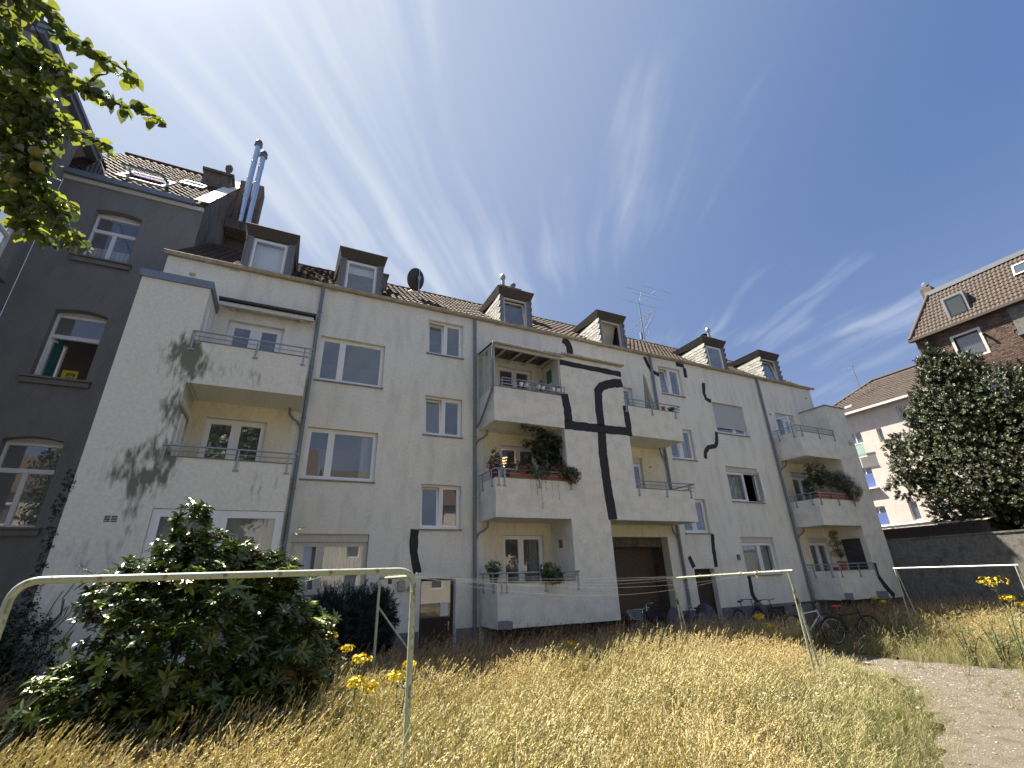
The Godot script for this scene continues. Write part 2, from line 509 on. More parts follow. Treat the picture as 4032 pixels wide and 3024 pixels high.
func frame_mesh(b: MB, t: Transform3D, x0: float, x1: float, y0: float, y1: float, w: float, z0: float, z1: float) -> void:
	var zc := (z0 + z1) / 2; var dz := z1 - z0
	b.obox(t * Vector3(x0 + w / 2, (y0 + y1) / 2, zc), Vector3(w, y1 - y0, dz), t.basis)
	b.obox(t * Vector3(x1 - w / 2, (y0 + y1) / 2, zc), Vector3(w, y1 - y0, dz), t.basis)
	b.obox(t * Vector3((x0 + x1) / 2, y0 + w / 2, zc), Vector3(x1 - x0 - 2 * w, w, dz), t.basis)
	b.obox(t * Vector3((x0 + x1) / 2, y1 - w / 2, zc), Vector3(x1 - x0 - 2 * w, w, dz), t.basis)

func curtain_mesh(b: MB, t: Transform3D, x0: float, x1: float, y0: float, y1: float, folds: float, deep: float) -> void:
	var n := int((x1 - x0) * folds * 6.0)
	for i in n:
		var xa := lerpf(x0, x1, float(i) / n); var xb := lerpf(x0, x1, float(i + 1) / n)
		var za := sin(xa * folds * TAU) * deep + sin(xa * folds * 2.7) * deep; var zb := sin(xb * folds * TAU) * deep + sin(xb * folds * 2.7) * deep
		b.quad(t * Vector3(xa, y0, za), t * Vector3(xb, y0, zb), t * Vector3(xb, y1, zb), t * Vector3(xa, y1, za))

# a window in an opening of a wall facing t's +z. o: split (0..1), tilt (bool), ajar, curtain, shutter_box, sill
func window(parent: Node, t: Transform3D, x0: float, x1: float, y0: float, y1: float, o := {}) -> MeshInstance3D:
	var set_back: float = o.get("back", 0.13)
	var f := MB.new()
	var tt := t * Transform3D(Basis.IDENTITY, Vector3(0, 0, -set_back))
	var top := y1
	if o.has("shutter_box"): top = y1 - 0.20
	frame_mesh(f, tt, x0 + 0.002, x1 - 0.002, y0 + 0.002, top - 0.002, 0.055, -0.07, 0.0)
	var sx: float = lerpf(x0, x1, o.get("split", 0.5))
	var cells := [[x0, x1]]
	if o.get("split", 0.5) > 0.0:
		f.obox(tt * Vector3(sx, (y0 + top) / 2, -0.035), Vector3(0.06, top - y0 - 0.11, 0.07), tt.basis)
		cells = [[x0, sx], [sx, x1]]
	var w := put(o.get("name", "window"), f, o.get("frame", M.white_frame), parent)
	if o.has("shutter_box"):
		var sb := MB.new()
		sb.obox(tt * Vector3((x0 + x1) / 2, y1 - 0.1, 0.0), Vector3(x1 - x0 - 0.004, 0.196, 0.10), tt.basis)
		put("shutter_box", sb, M.old_white, w)
	var k := 0
	for c in cells:
		var a: float = c[0] + (0.05 if k == 0 else 0.025); var b: float = c[1] - (0.05 if k == cells.size() - 1 else 0.025)
		var ya := y0 + 0.05; var yb := top - 0.05
		var st := tt * Transform3D(Basis.IDENTITY, Vector3(0, 0, 0.006))
		if o.get("tilt", -1) == k:
			# tilted: hinged at the bottom, its top leans into the room
			st = tt * Transform3D(Basis(Vector3.RIGHT, -0.10), Vector3(0, ya, -0.01)) * Transform3D(Basis.IDENTITY, Vector3(0, -ya, 0))
		elif o.get("ajar", -1) == k:
			var hx: float = b if k == 1 else a
			st = tt * Transform3D(Basis(Vector3.UP, 1.0 if k == 1 else -1.0), Vector3(hx, 0, -0.03)) * Transform3D(Basis.IDENTITY, Vector3(-hx, 0, 0))
		var s := MB.new()
		frame_mesh(s, st, a, b, ya, yb, o.get("sash", 0.062), -0.055, 0.012)
		put("sash", s, o.get("frame", M.white_frame), w)
		var g := MB.new()
		var e: float = o.get("sash", 0.062)
		pane_mesh(g, st * Transform3D(Basis.IDENTITY, Vector3(0, 0, -0.01)), a + e, b - e, ya + e, yb - e)
		put("pane", g, M.glass, w)
		k += 1
	if o.has("sill"):
		var s := MB.new()
		var over: float = o.get("over", 0.05)
		s.obox(t * Vector3((x0 + x1) / 2, y0 - 0.02, over / 2 - set_back / 2), Vector3(x1 - x0 + 0.06, 0.036, set_back + over - 0.01), t.basis)
		put("sill", s, o.get("sill_mat", M.sill), w)
	if o.has("curtain"):
		var cu := MB.new()
		var span: Array = o.get("span", [x0 + 0.06, x1 - 0.06])
		curtain_mesh(cu, tt * Transform3D(Basis.IDENTITY, Vector3(0, 0, -0.22)), span[0], span[1], y0 + 0.02, top - 0.03, o.get("folds", 9.0), 0.012)
		put("curtain", cu, o.curtain, w)
	if o.has("blind"):
		var bl := MB.new()
		var yb := y1 - 0.1
		while yb > o.blind:
			bl.obox(tt * Vector3((x0 + x1) / 2, yb, -0.13), Vector3(x1 - x0 - 0.14, 0.052, 0.012), tt.basis * Basis(Vector3.RIGHT, 0.25))
			yb -= 0.05
		put("blind", bl, M.blind, w)
	return w

func build_ground() -> void:
	# one sheet to the horizon, gently uneven near by
	var b := MB.new()
	var nz := FastNoiseLite.new(); nz.seed = 3; nz.frequency = 0.25
	var xs := [-400.0, -120.0, -40.0]
	var zs := [-400.0, -120.0, -40.0]
	for i in 61: xs.append(-20.0 + i * 1.0)
	for i in 46: zs.append(-10.0 + i * 1.0)
	xs.append_array([70.0, 150.0, 400.0]); zs.append_array([60.0, 150.0, 400.0])
	var hh := func(x: float, z: float) -> float:
		if x < -20 or x > 40 or z < 1.5 or z > 35: return -0.03
		return -0.03 + nz.get_noise_2d(x, z) * 0.05
	for i in xs.size() - 1:
		for j in zs.size() - 1:
			b.quad(Vector3(xs[i], hh.call(xs[i], zs[j + 1]), zs[j + 1]), Vector3(xs[i + 1], hh.call(xs[i + 1], zs[j + 1]), zs[j + 1]), Vector3(xs[i + 1], hh.call(xs[i + 1], zs[j]), zs[j]), Vector3(xs[i], hh.call(xs[i], zs[j]), zs[j]))
	tag(put("ground", b, M.soil), "dry brown soil between the grass of the courtyard", "ground", "", "structure")
	# trodden gravel path from the lower right corner to the doors
	var left := [[11.0, 2.0], [11.3, 4.5], [11.45, 6.3], [11.1, 7.5], [9.95, 8.45], [8.5, 9.35], [7.1, 9.95], [5.6, 11.0], [4.0, 13.0], [2.5, 16.0]]
	var right := [[12.4, 2.0], [12.5, 4.5], [12.6, 6.3], [12.8, 7.4], [13.1, 8.5], [13.4, 10.0], [13.6, 11.5], [13.8, 13.0], [14.0, 15.0], [14.0, 18.0]]
	var p := MB.new()
	# finer rows with a ragged edge that runs in under the grass
	var fl := []
	var fr := []
	for i in left.size() - 1:
		for k in 6:
			var q := k / 6.0
			var e := Vector2(left[i][0], left[i][1]).lerp(Vector2(left[i + 1][0], left[i + 1][1]), q)
			var g := Vector2(right[i][0], right[i][1]).lerp(Vector2(right[i + 1][0], right[i + 1][1]), q)
			var d := (g - e).normalized()
			fl.append(e - d * (0.55 + rr(-0.2, 0.2)))
			fr.append(g + d * (0.4 + rr(-0.2, 0.2)))
	for i in fl.size() - 1:
		for k in 8:
			var f := func(row: int, q: int) -> Vector3:
				var e: Vector2 = fl[row].lerp(fr[row], q / 8.0)
				return Vector3(e.x, 0.032, e.y)
			p.quad(f.call(i + 1, k), f.call(i + 1, k + 1), f.call(i, k + 1), f.call(i, k))
	tag(put("path", p, M.gravel), "pale trodden gravel path in the lower right corner", "path", "", "structure")
	# loose stones on the path
	var sb := MB.new()
	sb.ball(Vector3.ZERO, Vector3(1, 0.6, 0.8), 6, 4)
	var xf := []
	var co := []
	for i in 9000:
		var r := rr(0, left.size() - 1.01)
		var k := int(r)
		var a := Vector2(left[k][0], left[k][1]).lerp(Vector2(left[k + 1][0], left[k + 1][1]), r - k)
		var c := Vector2(right[k][0], right[k][1]).lerp(Vector2(right[k + 1][0], right[k + 1][1]), r - k)
		var e := a.lerp(c, rr(-0.12, 1.08))
		var s := rr(0.005, 0.013) * (2.0 if rr(0, 1) > 0.95 else 1.0)
		xf.append(Transform3D(Basis(Vector3.UP, rr(0, TAU)).scaled(Vector3(s, s, s)), Vector3(e.x, 0.034, e.y)))
		var t := rr(0.10, 0.42)
		co.append(Color(t, t * 0.9, t * 0.76))
	tag(many("gravel", sb.mesh(), vcol(0.95), xf, co), "small loose stones scattered over the trodden path", "gravel")

func add_railing(parent: Node, x0: float, x1: float, yt: float, posts: Array, side := 0, side_x := 0.0) -> void:
	var b := MB.new()
	var z := Z1 + 0.035
	var y := yt + 0.25
	var top := [Vector3(x0, y, z), Vector3(x1, y, z)]
	var low := [Vector3(x0, y - 0.115, z - 0.03), Vector3(x1, y - 0.115, z - 0.03)]
	if side < 0:
		top.push_front(Vector3(side_x, y, 0.12)); low.push_front(Vector3(side_x, y - 0.115, 0.12))
	if side > 0:
		top.append(Vector3(side_x, y, 0.12)); low.append(Vector3(side_x, y - 0.115, 0.12))
	b.tube(top, 0.021, 8)
	b.tube(low, 0.011, 6)
	var r := put("railing", b, M.steel, parent)
	for px in posts:
		var q := MB.new()
		q.box(Vector3(px - 0.021, yt - 0.24, Z1 + 0.012), Vector3(px + 0.021, y - 0.015, Z1 + 0.034))
		q.box(Vector3(px - 0.06, yt - 0.255, Z1 + 0.002), Vector3(px + 0.06, yt - 0.205, Z1 + 0.012))
		put("bracket", q, M.steel, parent)
	if side != 0:
		for zz in [0.35, 1.05]:
			var q := MB.new()
			q.box(Vector3(side_x - 0.01, yt - 0.24, zz - 0.02), Vector3(side_x + 0.01, y - 0.015, zz + 0.02))
			q.box(Vector3(side_x - side * 0.035 - 0.001, yt - 0.25, zz - 0.05), Vector3(side_x - side * 0.01, yt - 0.20, zz + 0.05))
			put("bracket", q, M.steel, parent)

func balcony(parent: Node, x0: float, x1: float, yb: float, yt: float, side: int, m: Material) -> MeshInstance3D:
	var b := MB.new()
	b.uvx = Vector3(1.0 / 4.2, 0, 0); b.uvy = Vector3(0, -1.0 / 9.3, 0); b.uvo = Vector2(4.0 / 4.2, 1.0)
	var th := 0.13
	b.box(Vector3(x0, yb, Z1 - th), Vector3(x1, yt, Z1))
	var sx: float = x0 if side < 0 else x1 - th
	b.box(Vector3(sx, yb, 0.003), Vector3(sx + th, yt, Z1 - th))
	var a: float = x0 + th if side < 0 else x0
	var c: float = x1 if side < 0 else x1 - th
	b.box(Vector3(a, yb + 0.002, 0.003), Vector3(c, yb + 0.18, Z1 - th))
	var o := put("balcony", b, m, parent)
	var l := MB.new()
	l.box(Vector3(x0 + 0.001, yt + 0.001, Z1 - th - 0.01), Vector3(x1 - 0.001, yt + 0.022, Z1 + 0.02))
	put("coping", l, M.sill, o)
	return o

func stripe(parent: Node, pts: Array, w: float, z: float, m: Material) -> void:
	# a painted band with uneven edges, a few millimetres thick
	var c := Curve2D.new()
	var fine := []
	for i in pts.size() - 1:
		var a := Vector2(pts[i][0], pts[i][1]); var b := Vector2(pts[i + 1][0], pts[i + 1][1])
		var n := maxi(2, int(a.distance_to(b) / 0.12))
		for k in n: fine.append(a.lerp(b, float(k) / n))
	fine.append(Vector2(pts[-1][0], pts[-1][1]))
	var l := PackedVector2Array(); var r := PackedVector2Array()
	for i in fine.size():
		var d: Vector2 = (fine[mini(i + 1, fine.size() - 1)] - fine[maxi(i - 1, 0)]).normalized()
		var nn := Vector2(-d.y, d.x)
		l.append(fine[i] + nn * (w * 0.6 + rr(-0.014, 0.014)))
		r.append(fine[i] - nn * (w * 0.6 + rr(-0.014, 0.014)))
	r.reverse()
	l.append_array(r)
	var b := MB.new()
	if Geometry2D.triangulate_polygon(l).is_empty(): return
	b.prism(l, Transform3D(Basis.IDENTITY, Vector3(0, 0, z)), 0.004)
	put("paint_stripe", b, m, parent)

func tile_mesh(w: float, l: float) -> ArrayMesh:
	# pantile: lies in xz, up is y, lower edge at +z
	var b := MB.new()
	var prof := []
	for i in 9:
		var t := i / 8.0
		prof.append(Vector2((t - 0.5) * w * 1.06, 0.030 * sin(t * TAU - 0.6) + 0.014 * cos(t * TAU)))
	for i in 8:
		var p: Vector2 = prof[i]; var q: Vector2 = prof[i + 1]
		b.quad(Vector3(p.x, p.y + 0.042, l * 0.5), Vector3(q.x, q.y + 0.042, l * 0.5), Vector3(q.x, q.y + 0.004, -l * 0.56), Vector3(p.x, p.y + 0.004, -l * 0.56))
		b.quad(Vector3(p.x, p.y + 0.012, l * 0.5), Vector3(q.x, q.y + 0.012, l * 0.5), Vector3(q.x, q.y + 0.042, l * 0.5), Vector3(p.x, p.y + 0.042, l * 0.5))
	return b.mesh()

# tiles on a slope; t: x along the eaves, z down the slope, y out of the roof; origin at the eaves' start. skip: rects [x0,x1,s0,s1] left out
func tile_roof(parent: Node, t: Transform3D, width: float, slope: float, tw: float, tl: float, m: Material, skip: Array, near: Callable, limit := 300, verge = null) -> void:
	var tm := tile_mesh(tw, tl)
	var all := []
	var cols := int(width / tw); var rows := int(slope / tl)
	for r in rows:
		for c in cols:
			var x := (c + 0.5) * tw; var s := (r + 0.5) * tl
			var out := false
			for k in skip: if x > k[0] - tw * 0.4 and x < k[1] + tw * 0.4 and s > k[2] and s < k[3]: out = true
			if verge != null and not verge.call(x, s): out = true
			if out: continue
			var bs := Basis(Vector3.UP, rr(-0.02, 0.02)) * Basis(Vector3.BACK, rr(-0.015, 0.015)) * Basis(Vector3.RIGHT, rr(-0.012, 0.012))
			all.append(t * Transform3D(bs, Vector3(x + rr(-0.004, 0.004), 0.03 + rr(0, 0.008), -s + rr(-0.008, 0.008))))
	all.sort_custom(func(a, b): return near.call(a.origin) < near.call(b.origin))
	var rest := []
	for i in all.size():
		if i < limit:
			var o := inst("tile", tm, m, parent)
			o.transform = all[i]
		else: rest.append(all[i])
	if rest.size(): many("tiles", tm, m, rest, [], parent)

func build_dormer(parent: Node, x0: float, x1: float, o: Dictionary) -> void:
	# x0..x1 is the eave; the body is 0.12 m narrower on each side
	var a := x0 + 0.13; var c := x1 - 0.13
	var y0 := 10.62; var ye := 11.86; var yt := 12.2
	var zf := -0.06; var pitch := tan(deg_to_rad(40.0))
	var back := -(ye - 10.5) / pitch
	var body := MB.new()
	# flat roof slab with sloping front board
	var zb := -(yt - 10.5) / pitch - 0.15
	var f := MB.new()
	f.quad(Vector3(x0, yt - 0.03, zf + 0.20), Vector3(x1, yt - 0.03, zf + 0.20), Vector3(x1, yt, zf + 0.18), Vector3(x0, yt, zf + 0.18))
	f.quad(Vector3(x0 + 0.1, ye, zf + 0.02), Vector3(x1 - 0.1, ye, zf + 0.02), Vector3(x1, yt - 0.03, zf + 0.20), Vector3(x0, yt - 0.03, zf + 0.20))
	f.quad(Vector3(x0, yt, zf + 0.18), Vector3(x1, yt, zf + 0.18), Vector3(x1, yt + 0.02, zb), Vector3(x0, yt + 0.02, zb))
	f.quad(Vector3(x0, yt - 0.2, zb), Vector3(x0 + 0.1, ye, zf + 0.02), Vector3(x0, yt - 0.03, zf + 0.20), Vector3(x0, yt + 0.02, zb))
	f.quad(Vector3(x1 - 0.1, ye, zf + 0.02), Vector3(x1, yt - 0.2, zb), Vector3(x1, yt + 0.02, zb), Vector3(x1, yt - 0.03, zf + 0.20))
	f.quad(Vector3(x0, yt - 0.2, zb), Vector3(x1, yt - 0.2, zb), Vector3(x1 - 0.1, ye, zf + 0.02), Vector3(x0 + 0.1, ye, zf + 0.02))
	# cheeks
	var yb := 10.45
	for s in [0, 1]:
		var x: float = a if s == 0 else c
		var inn: float = x + (0.05 if s == 0 else -0.05)
		var poly := [Vector2(zf, yb), Vector2(zf, ye), Vector2(back - 0.1, ye), Vector2(0.0, yb - 0.02)]
		for k in 2:
			var xx: float = x if k == 0 else inn
			var q0 := Vector3(xx, yb, zf); var q1 := Vector3(xx, ye, zf); var q2 := Vector3(xx, ye, back - 0.1)
			if (s == 0) == (k == 0): body.tri(q2, q0, q1)
			else: body.tri(q0, q2, q1)
		body.quad(Vector3(minf(x, inn), yb, zf), Vector3(maxf(x, inn), yb, zf), Vector3(maxf(x, inn), ye, zf), Vector3(minf(x, inn), ye, zf))
	var d := put("dormer", body, M.bitumen, parent)
	put("roof_slab", f, M.fascia, d)
	# jamb panels left and right of the window
	for s in [0, 1]:
		var j := MB.new()
		var xa: float = a - 0.02 if s == 0 else c - 0.15
		j.box(Vector3(xa, y0 - 0.08, zf + 0.001), Vector3(xa + 0.17, ye + 0.0, zf + 0.03))
		put("jamb_panel", j, M.panel, d)
	# window
	var wa := a + 0.15; var wb := c - 0.15
	var fr := MB.new()
	var t0 := Transform3D(Basis.IDENTITY, Vector3(0, 0, zf - 0.02))
	frame_mesh(fr, t0, wa, wb, y0 - 0.06, ye - 0.03, 0.05, -0.07, 0.02)
	put("window_frame", fr, M.old_white, d)
	var st := t0 * Transform3D(Basis.IDENTITY, Vector3(0, 0, 0.012))
	if o.get("tilt", false):
		st = t0 * Transform3D(Basis(Vector3.RIGHT, -0.13), Vector3(0, y0, -0.01)) * Transform3D(Basis.IDENTITY, Vector3(0, -y0, 0))
	if not o.get("open", false):
		var sa := MB.new()
		frame_mesh(sa, st, wa + 0.04, wb - 0.04, y0 - 0.02, ye - 0.07, 0.05, -0.05, 0.012)
		put("sash", sa, M.white_frame, d)
		var pn := MB.new()
		pane_mesh(pn, st, wa + 0.09, wb - 0.09, y0 + 0.03, ye - 0.12)
		put("pane", pn, M.glass, d)
	if o.has("blind"):
		var bl := MB.new()
		var yy := ye - 0.14
		while yy > o.blind:
			bl.box(Vector3(wa + 0.08, yy - 0.022, zf - 0.2), Vector3(wb - 0.08, yy + 0.022, zf - 0.188))
			yy -= 0.047
		put("blind", bl, M.blind, d)
	# little room behind, so that no sky shows through
	var rm := MB.new()
	rm.quad(Vector3(wa, y0 - 0.3, -1.3), Vector3(wb, y0 - 0.3, -1.3), Vector3(wb, ye, -1.3), Vector3(wa, ye, -1.3))
	rm.quad(Vector3(a + 0.06, y0 - 0.1, zf - 0.1), Vector3(c - 0.06, y0 - 0.1, zf - 0.1), Vector3(c - 0.06, y0 - 0.1, -1.3), Vector3(a + 0.06, y0 - 0.1, -1.3))
	rm.quad(Vector3(a + 0.06, ye - 0.004, -1.6), Vector3(c - 0.06, ye - 0.004, -1.6), Vector3(c - 0.06, ye - 0.004, zf), Vector3(a + 0.06, ye - 0.004, zf))
	if o.get("open", false):
		rm.quad(Vector3(wa, y0 - 0.1, -0.9), Vector3(wb, y0 - 0.1, -0.9), Vector3(wb, ye, -0.35), Vector3(wa, ye, -0.35))
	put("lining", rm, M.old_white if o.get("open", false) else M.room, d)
	# lead apron
	var ap := MB.new()
	ap.obox(Vector3(a - 0.13, 10.56, -0.10), Vector3(0.26, 0.02, 0.30), Basis(Vector3.RIGHT, 0.6))
	put("apron", ap, M.gutter, d)
	# slates on the cheeks, each its own: rows parallel to the eave, only where the triangle is
	for s in [0, 1]:
		var x: float = a - 0.012 if s == 0 else c + 0.012
		var sm := MB.new()
		var hw := 0.115; var hh := 0.10
		var poly := PackedVector2Array([Vector2(-hw, -hh * 0.4), Vector2(-hw * 0.55, -hh), Vector2(hw * 0.35, -hh * 1.15), Vector2(hw, -hh * 0.55), Vector2(hw, hh), Vector2(-hw, hh)])
		var face := Basis(Vector3(0, 0, 1), Vector3.UP, Vector3(-1, 0, 0)) if s == 0 else Basis(Vector3(0, 0, -1), Vector3.UP, Vector3(1, 0, 0))
		sm.prism(poly, Transform3D(face, Vector3.ZERO), 0.016)
		var sh := sm.mesh()
		var row := 0
		var y := yb + 0.10
		while y < ye - 0.02:
			var zend := -(y - 0.10 - 10.5) / pitch - 0.02
			var z := zf - 0.08 + (0.07 if row % 2 else 0.0)
			while z > zend:
				var it := inst("slate", sh, M.slate[rng.randi() % 4], d)
				it.transform = Transform3D(Basis(Vector3.RIGHT, rr(-0.10, 0.10) + 0.22) * Basis(Vector3.BACK, rr(-0.04, 0.04) + (-0.10 if s == 0 else 0.10)), Vector3(x + (-0.012 if s == 0 else 0.012), y, z))
				z -= 0.19
			y += 0.135
			row += 1

func build_apartment_house() -> void:
	var h := thing("apartment_house", Vector3.ZERO, "long white rendered apartment house with stacked balconies and black paint bands", "building")
	var holes := [
		[-2.16, -0.75, 6.6, 8.88], [-2.16, -0.75, 3.76, 6.02],
		[0.25, 2.15, 7.44, 8.88], [0.25, 2.15, 4.58, 6.02], [0.25, 2.15, 1.76, 3.19],
		[3.49, 4.74, 8.90, 10.18], [3.49, 4.74, 6.12, 7.41], [3.49, 4.74, 3.34, 4.61], [3.61, 4.61, 0.0, 2.04],
		[6.05, 7.38, 6.6, 8.88], [6.07, 7.42, 3.76, 6.02], [6.1, 7.5, 0.98, 3.19],
		[10.75, 11.95, 6.6, 8.88], [10.75, 11.93, 3.76, 6.02], [9.3, 12.61, 0.0, 3.17],
		[13.53, 14.78, 8.90, 10.18], [13.53, 14.80, 6.13, 7.42], [13.53, 14.82, 3.32, 4.60], [13.65, 14.63, 0.0, 2.08],
		[16.35, 18.28, 7.48, 8.90], [16.36, 18.28, 4.58, 6.03], [16.35, 18.26, 1.80, 3.20],
		[20.5, 21.88, 6.6, 8.90], [20.5, 21.88, 3.76, 6.04], [20.48, 21.81, 0.98, 3.19],
	]
	var w := MB.new()
	wall_mesh(w, Transform3D.IDENTITY, -3.92, 23.8, -0.3, 10.55, holes, 0.34)
	# gable end, back and inner floors
	w.quad(Vector3(23.8, -0.3, 0), Vector3(23.8, -0.3, -8), Vector3(23.8, 10.55, -8), Vector3(23.8, 10.55, 0))
	w.tri(Vector3(23.8, 10.55, 0), Vector3(23.8, 10.55, -8), Vector3(23.8, 13.8, -4.0))
	w.quad(Vector3(-3.92, -0.3, -8), Vector3(-3.92, -0.3, 0), Vector3(-3.92, 10.55, 0), Vector3(-3.92, 10.55, -8))
	w.quad(Vector3(23.8, -0.3, -8), Vector3(-3.92, -0.3, -8), Vector3(-3.92, 10.55, -8), Vector3(23.8, 10.55, -8))
	put("wall", w, M.render, h)
	var r := MB.new()
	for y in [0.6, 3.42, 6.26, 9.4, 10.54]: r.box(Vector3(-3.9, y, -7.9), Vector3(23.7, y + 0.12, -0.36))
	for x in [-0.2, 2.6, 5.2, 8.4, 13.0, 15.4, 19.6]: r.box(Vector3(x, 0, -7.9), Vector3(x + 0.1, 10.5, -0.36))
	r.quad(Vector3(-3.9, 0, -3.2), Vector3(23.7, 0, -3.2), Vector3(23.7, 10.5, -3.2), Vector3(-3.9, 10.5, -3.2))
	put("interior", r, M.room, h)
	# yellow paint on the sheltered walls of the recesses
	for q in [[-2.5, -0.14, 3.74, 6.41], [5.46, 7.77, 3.74, 6.40], [5.46, 7.77, 0.96, 3.56], [10.41, 12.79, 3.75, 6.41], [19.99, 22.34, 0.98, 3.57], [19.99, 22.34, 3.76, 6.45], [9.22, 12.9, 3.18, 3.56]]:
		var yw := MB.new()
		wall_mesh(yw, Transform3D(Basis.IDENTITY, Vector3(0, 0, 0.005)), q[0], q[1], q[2], q[3], holes.filter(func(k): return k[0] >= q[0] and k[1] <= q[1] and k[2] >= q[2] and k[3] <= q[3]), 0.004)
		put("recess_wall", yw, M.yellow, h)
	# plinth, 12 mm proud
	for q in [[4.63, 5.3], [12.62, 13.64], [14.64, 19.84], [-2.48, 3.60]]:
		var pl := MB.new()
		pl.box(Vector3(q[0], -0.3, 0.001), Vector3(q[1], 0.76, 0.012))
		put("plinth", pl, M.plinth, h)
	for q in [[5.4, 9.1], [19.9, 23.7]]:
		var dk := MB.new()
		dk.box(Vector3(q[0], -0.3, 0.35), Vector3(q[1], 0.70, 0.45))
		put("basement_wall", dk, M.gable, h)

	# --- projecting solid blocks
	var bl := MB.new()
	bl.uvx = Vector3(1.0 / 4.2, 0, 0); bl.uvy = Vector3(0, -1.0 / 9.3, 0); bl.uvo = Vector2(4.0 / 4.2, 1.0)
	bl.box(Vector3(-3.915, -0.3, 0.002), Vector3(-2.5, 9.0, Z1))
	put("wall_block", bl, M.stained, h)
	var bm := MB.new()
	bm.box(Vector3(7.78, 3.565, 0.002), Vector3(10.4, 9.0, Z1))
	bm.box(Vector3(7.78, 0.77, 0.002), Vector3(9.2, 3.565, Z1))
	put("wall_block", bm, M.block, h)
	var br := MB.new()
	br.box(Vector3(22.35, 0.75, 0.002), Vector3(23.85, 9.05, Z1))
	put("wall_block", br, M.block, h)
	# zinc copings on the left and right blocks
	var cp := MB.new()
	cp.box(Vector3(-3.97, 8.99, Z1 - 0.2), Vector3(-2.45, 9.19, Z1 + 0.045))
	cp.box(Vector3(-2.70, 8.99, 0.004), Vector3(-2.45, 9.188, Z1 - 0.2))
	cp.box(Vector3(-3.96, 9.0, 0.004), Vector3(-2.70, 9.10, Z1 - 0.2))
	put("coping", cp, M.zinc, h)
	var cr := MB.new()
	cr.box(Vector3(22.31, 9.05, 0.004), Vector3(23.9, 9.09, Z1 + 0.04))
	put("coping", cr, M.zinc, h)
	# --- balconies
	var L3 := balcony(h, -2.5, 0.0, 6.42, 7.50, 1, M.stained)
	var L2 := balcony(h, -2.5, 0.0, 3.56, 4.66, 1, M.stained)
	add_railing(L3, -2.62, 0.10, 7.50, [-2.58, -1.22, -0.12])
	add_railing(L2, -2.60, 0.12, 4.66, [-2.56, -1.15, -0.10])
	var M3 := balcony(h, 5.32, 7.78, 6.40, 7.51, -1, M.block)
	var M2 := balcony(h, 5.32, 7.78, 3.56, 4.67, -1, M.block)
	var M1 := balcony(h, 5.32, 7.78, 0.78, 1.86, -1, M.block)
	add_railing(M2, 5.28, 7.9, 4.67, [5.42, 5.60, 6.75, 7.86], -1, 5.29)
	add_railing(M1, 5.28, 7.9, 1.86, [5.45, 5.60, 6.78, 7.84], -1, 5.29)
	var R3 := balcony(h, 10.4, 12.93, 6.42, 7.53, 1, M.block)
	var R2 := balcony(h, 10.4, 12.93, 3.567, 4.60, 1, M.block)
	add_railing(R3, 10.35, 13.0, 7.53, [10.42, 11.6, 12.72], 1, 12.97)
	add_railing(R2, 10.42, 13.0, 4.60, [10.50, 11.7, 12.8], 1, 12.97)
	var N3 := balcony(h, 19.85, 22.35, 6.46, 7.56, -1, M.block)
	var N2 := balcony(h, 19.85, 22.35, 3.58, 4.64, -1, M.block)
	var N1 := balcony(h, 19.85, 22.35, 0.80, 1.85, -1, M.block)
	add_railing(N3, 19.80, 22.45, 7.56, [20.05, 21.25, 22.35], -1, 19.81)
	add_railing(N2, 19.80, 22.45, 4.64, [20.05, 21.25, 22.35], -1, 19.81)
	add_railing(N1, 19.80, 22.45, 1.85, [20.05, 21.25, 22.35], -1, 19.81)
	# rack on the top middle balcony
	var rk := MB.new()
	for y in [7.60, 7.80]:
		rk.bar(Vector3(5.55, y, Z1 + 0.09), Vector3(7.85, y, Z1 + 0.09), 0.022, 0.022)
		rk.bar(Vector3(5.55, y, Z1 - 0.10), Vector3(7.85, y, Z1 - 0.10), 0.022, 0.022)
	for x in [5.56, 5.95, 6.4, 6.85, 7.3, 7.84]:
		rk.box(Vector3(x - 0.011, 7.535, Z1 + 0.08), Vector3(x + 0.011, 7.80, Z1 + 0.10))
		rk.box(Vector3(x - 0.011, 7.592, Z1 - 0.09), Vector3(x + 0.011, 7.606, Z1 + 0.08))
	put("railing", rk, M.steel, M3)

	# --- windows and doors
	var T := Transform3D.IDENTITY
	window(h, T, -2.16, -0.75, 6.6, 8.88, {"sash": 0.12, "frame": M.white_frame})
	window(h, T, -2.16, -0.75, 3.76, 6.02, {"sash": 0.085})
	window(h, T, 0.25, 2.15, 7.44, 8.88, {"split": 0.34, "sill": 1})
	window(h, T, 0.25, 2.15, 4.58, 6.02, {"split": 0.34, "sill": 1, "curtain": M.net, "span": [1.75, 2.09], "folds": 4.0})
	window(h, T, 0.25, 2.15, 1.76, 3.19, {"split": 0.38, "sill": 1, "shutter_box": 1, "curtain": M.net, "folds": 10.0, "frame": M.old_white})
	for y in [[8.90, 10.18], [6.12, 7.41], [3.34, 4.61]]:
		window(h, T, 3.49, 4.74, y[0], y[1], {"tilt": 0, "sill": 1})
	window(h, T, 6.05, 7.38, 6.6, 8.88, {})
	window(h, T, 6.07, 7.42, 3.76, 6.02, {"curtain": M.curtain_dark, "span": [6.85, 7.4], "folds": 8.0})
	window(h, T, 6.1, 7.5, 0.98, 3.19, {"split": 0.46, "curtain": M.curtain_dark, "span": [6.82, 7.4], "folds": 8.0})
	window(h, T, 10.75, 11.95, 6.6, 8.88, {})
	window(h, T, 10.75, 11.93, 3.76, 6.02, {"shutter_box": 1})
	window(h, T, 13.53, 14.78, 8.90, 10.18, {"tilt": 0, "sill": 1})
	window(h, T, 13.53, 14.80, 6.13, 7.42, {"tilt": 0, "sill": 1, "curtain": M.net, "span": [14.2, 14.75]})
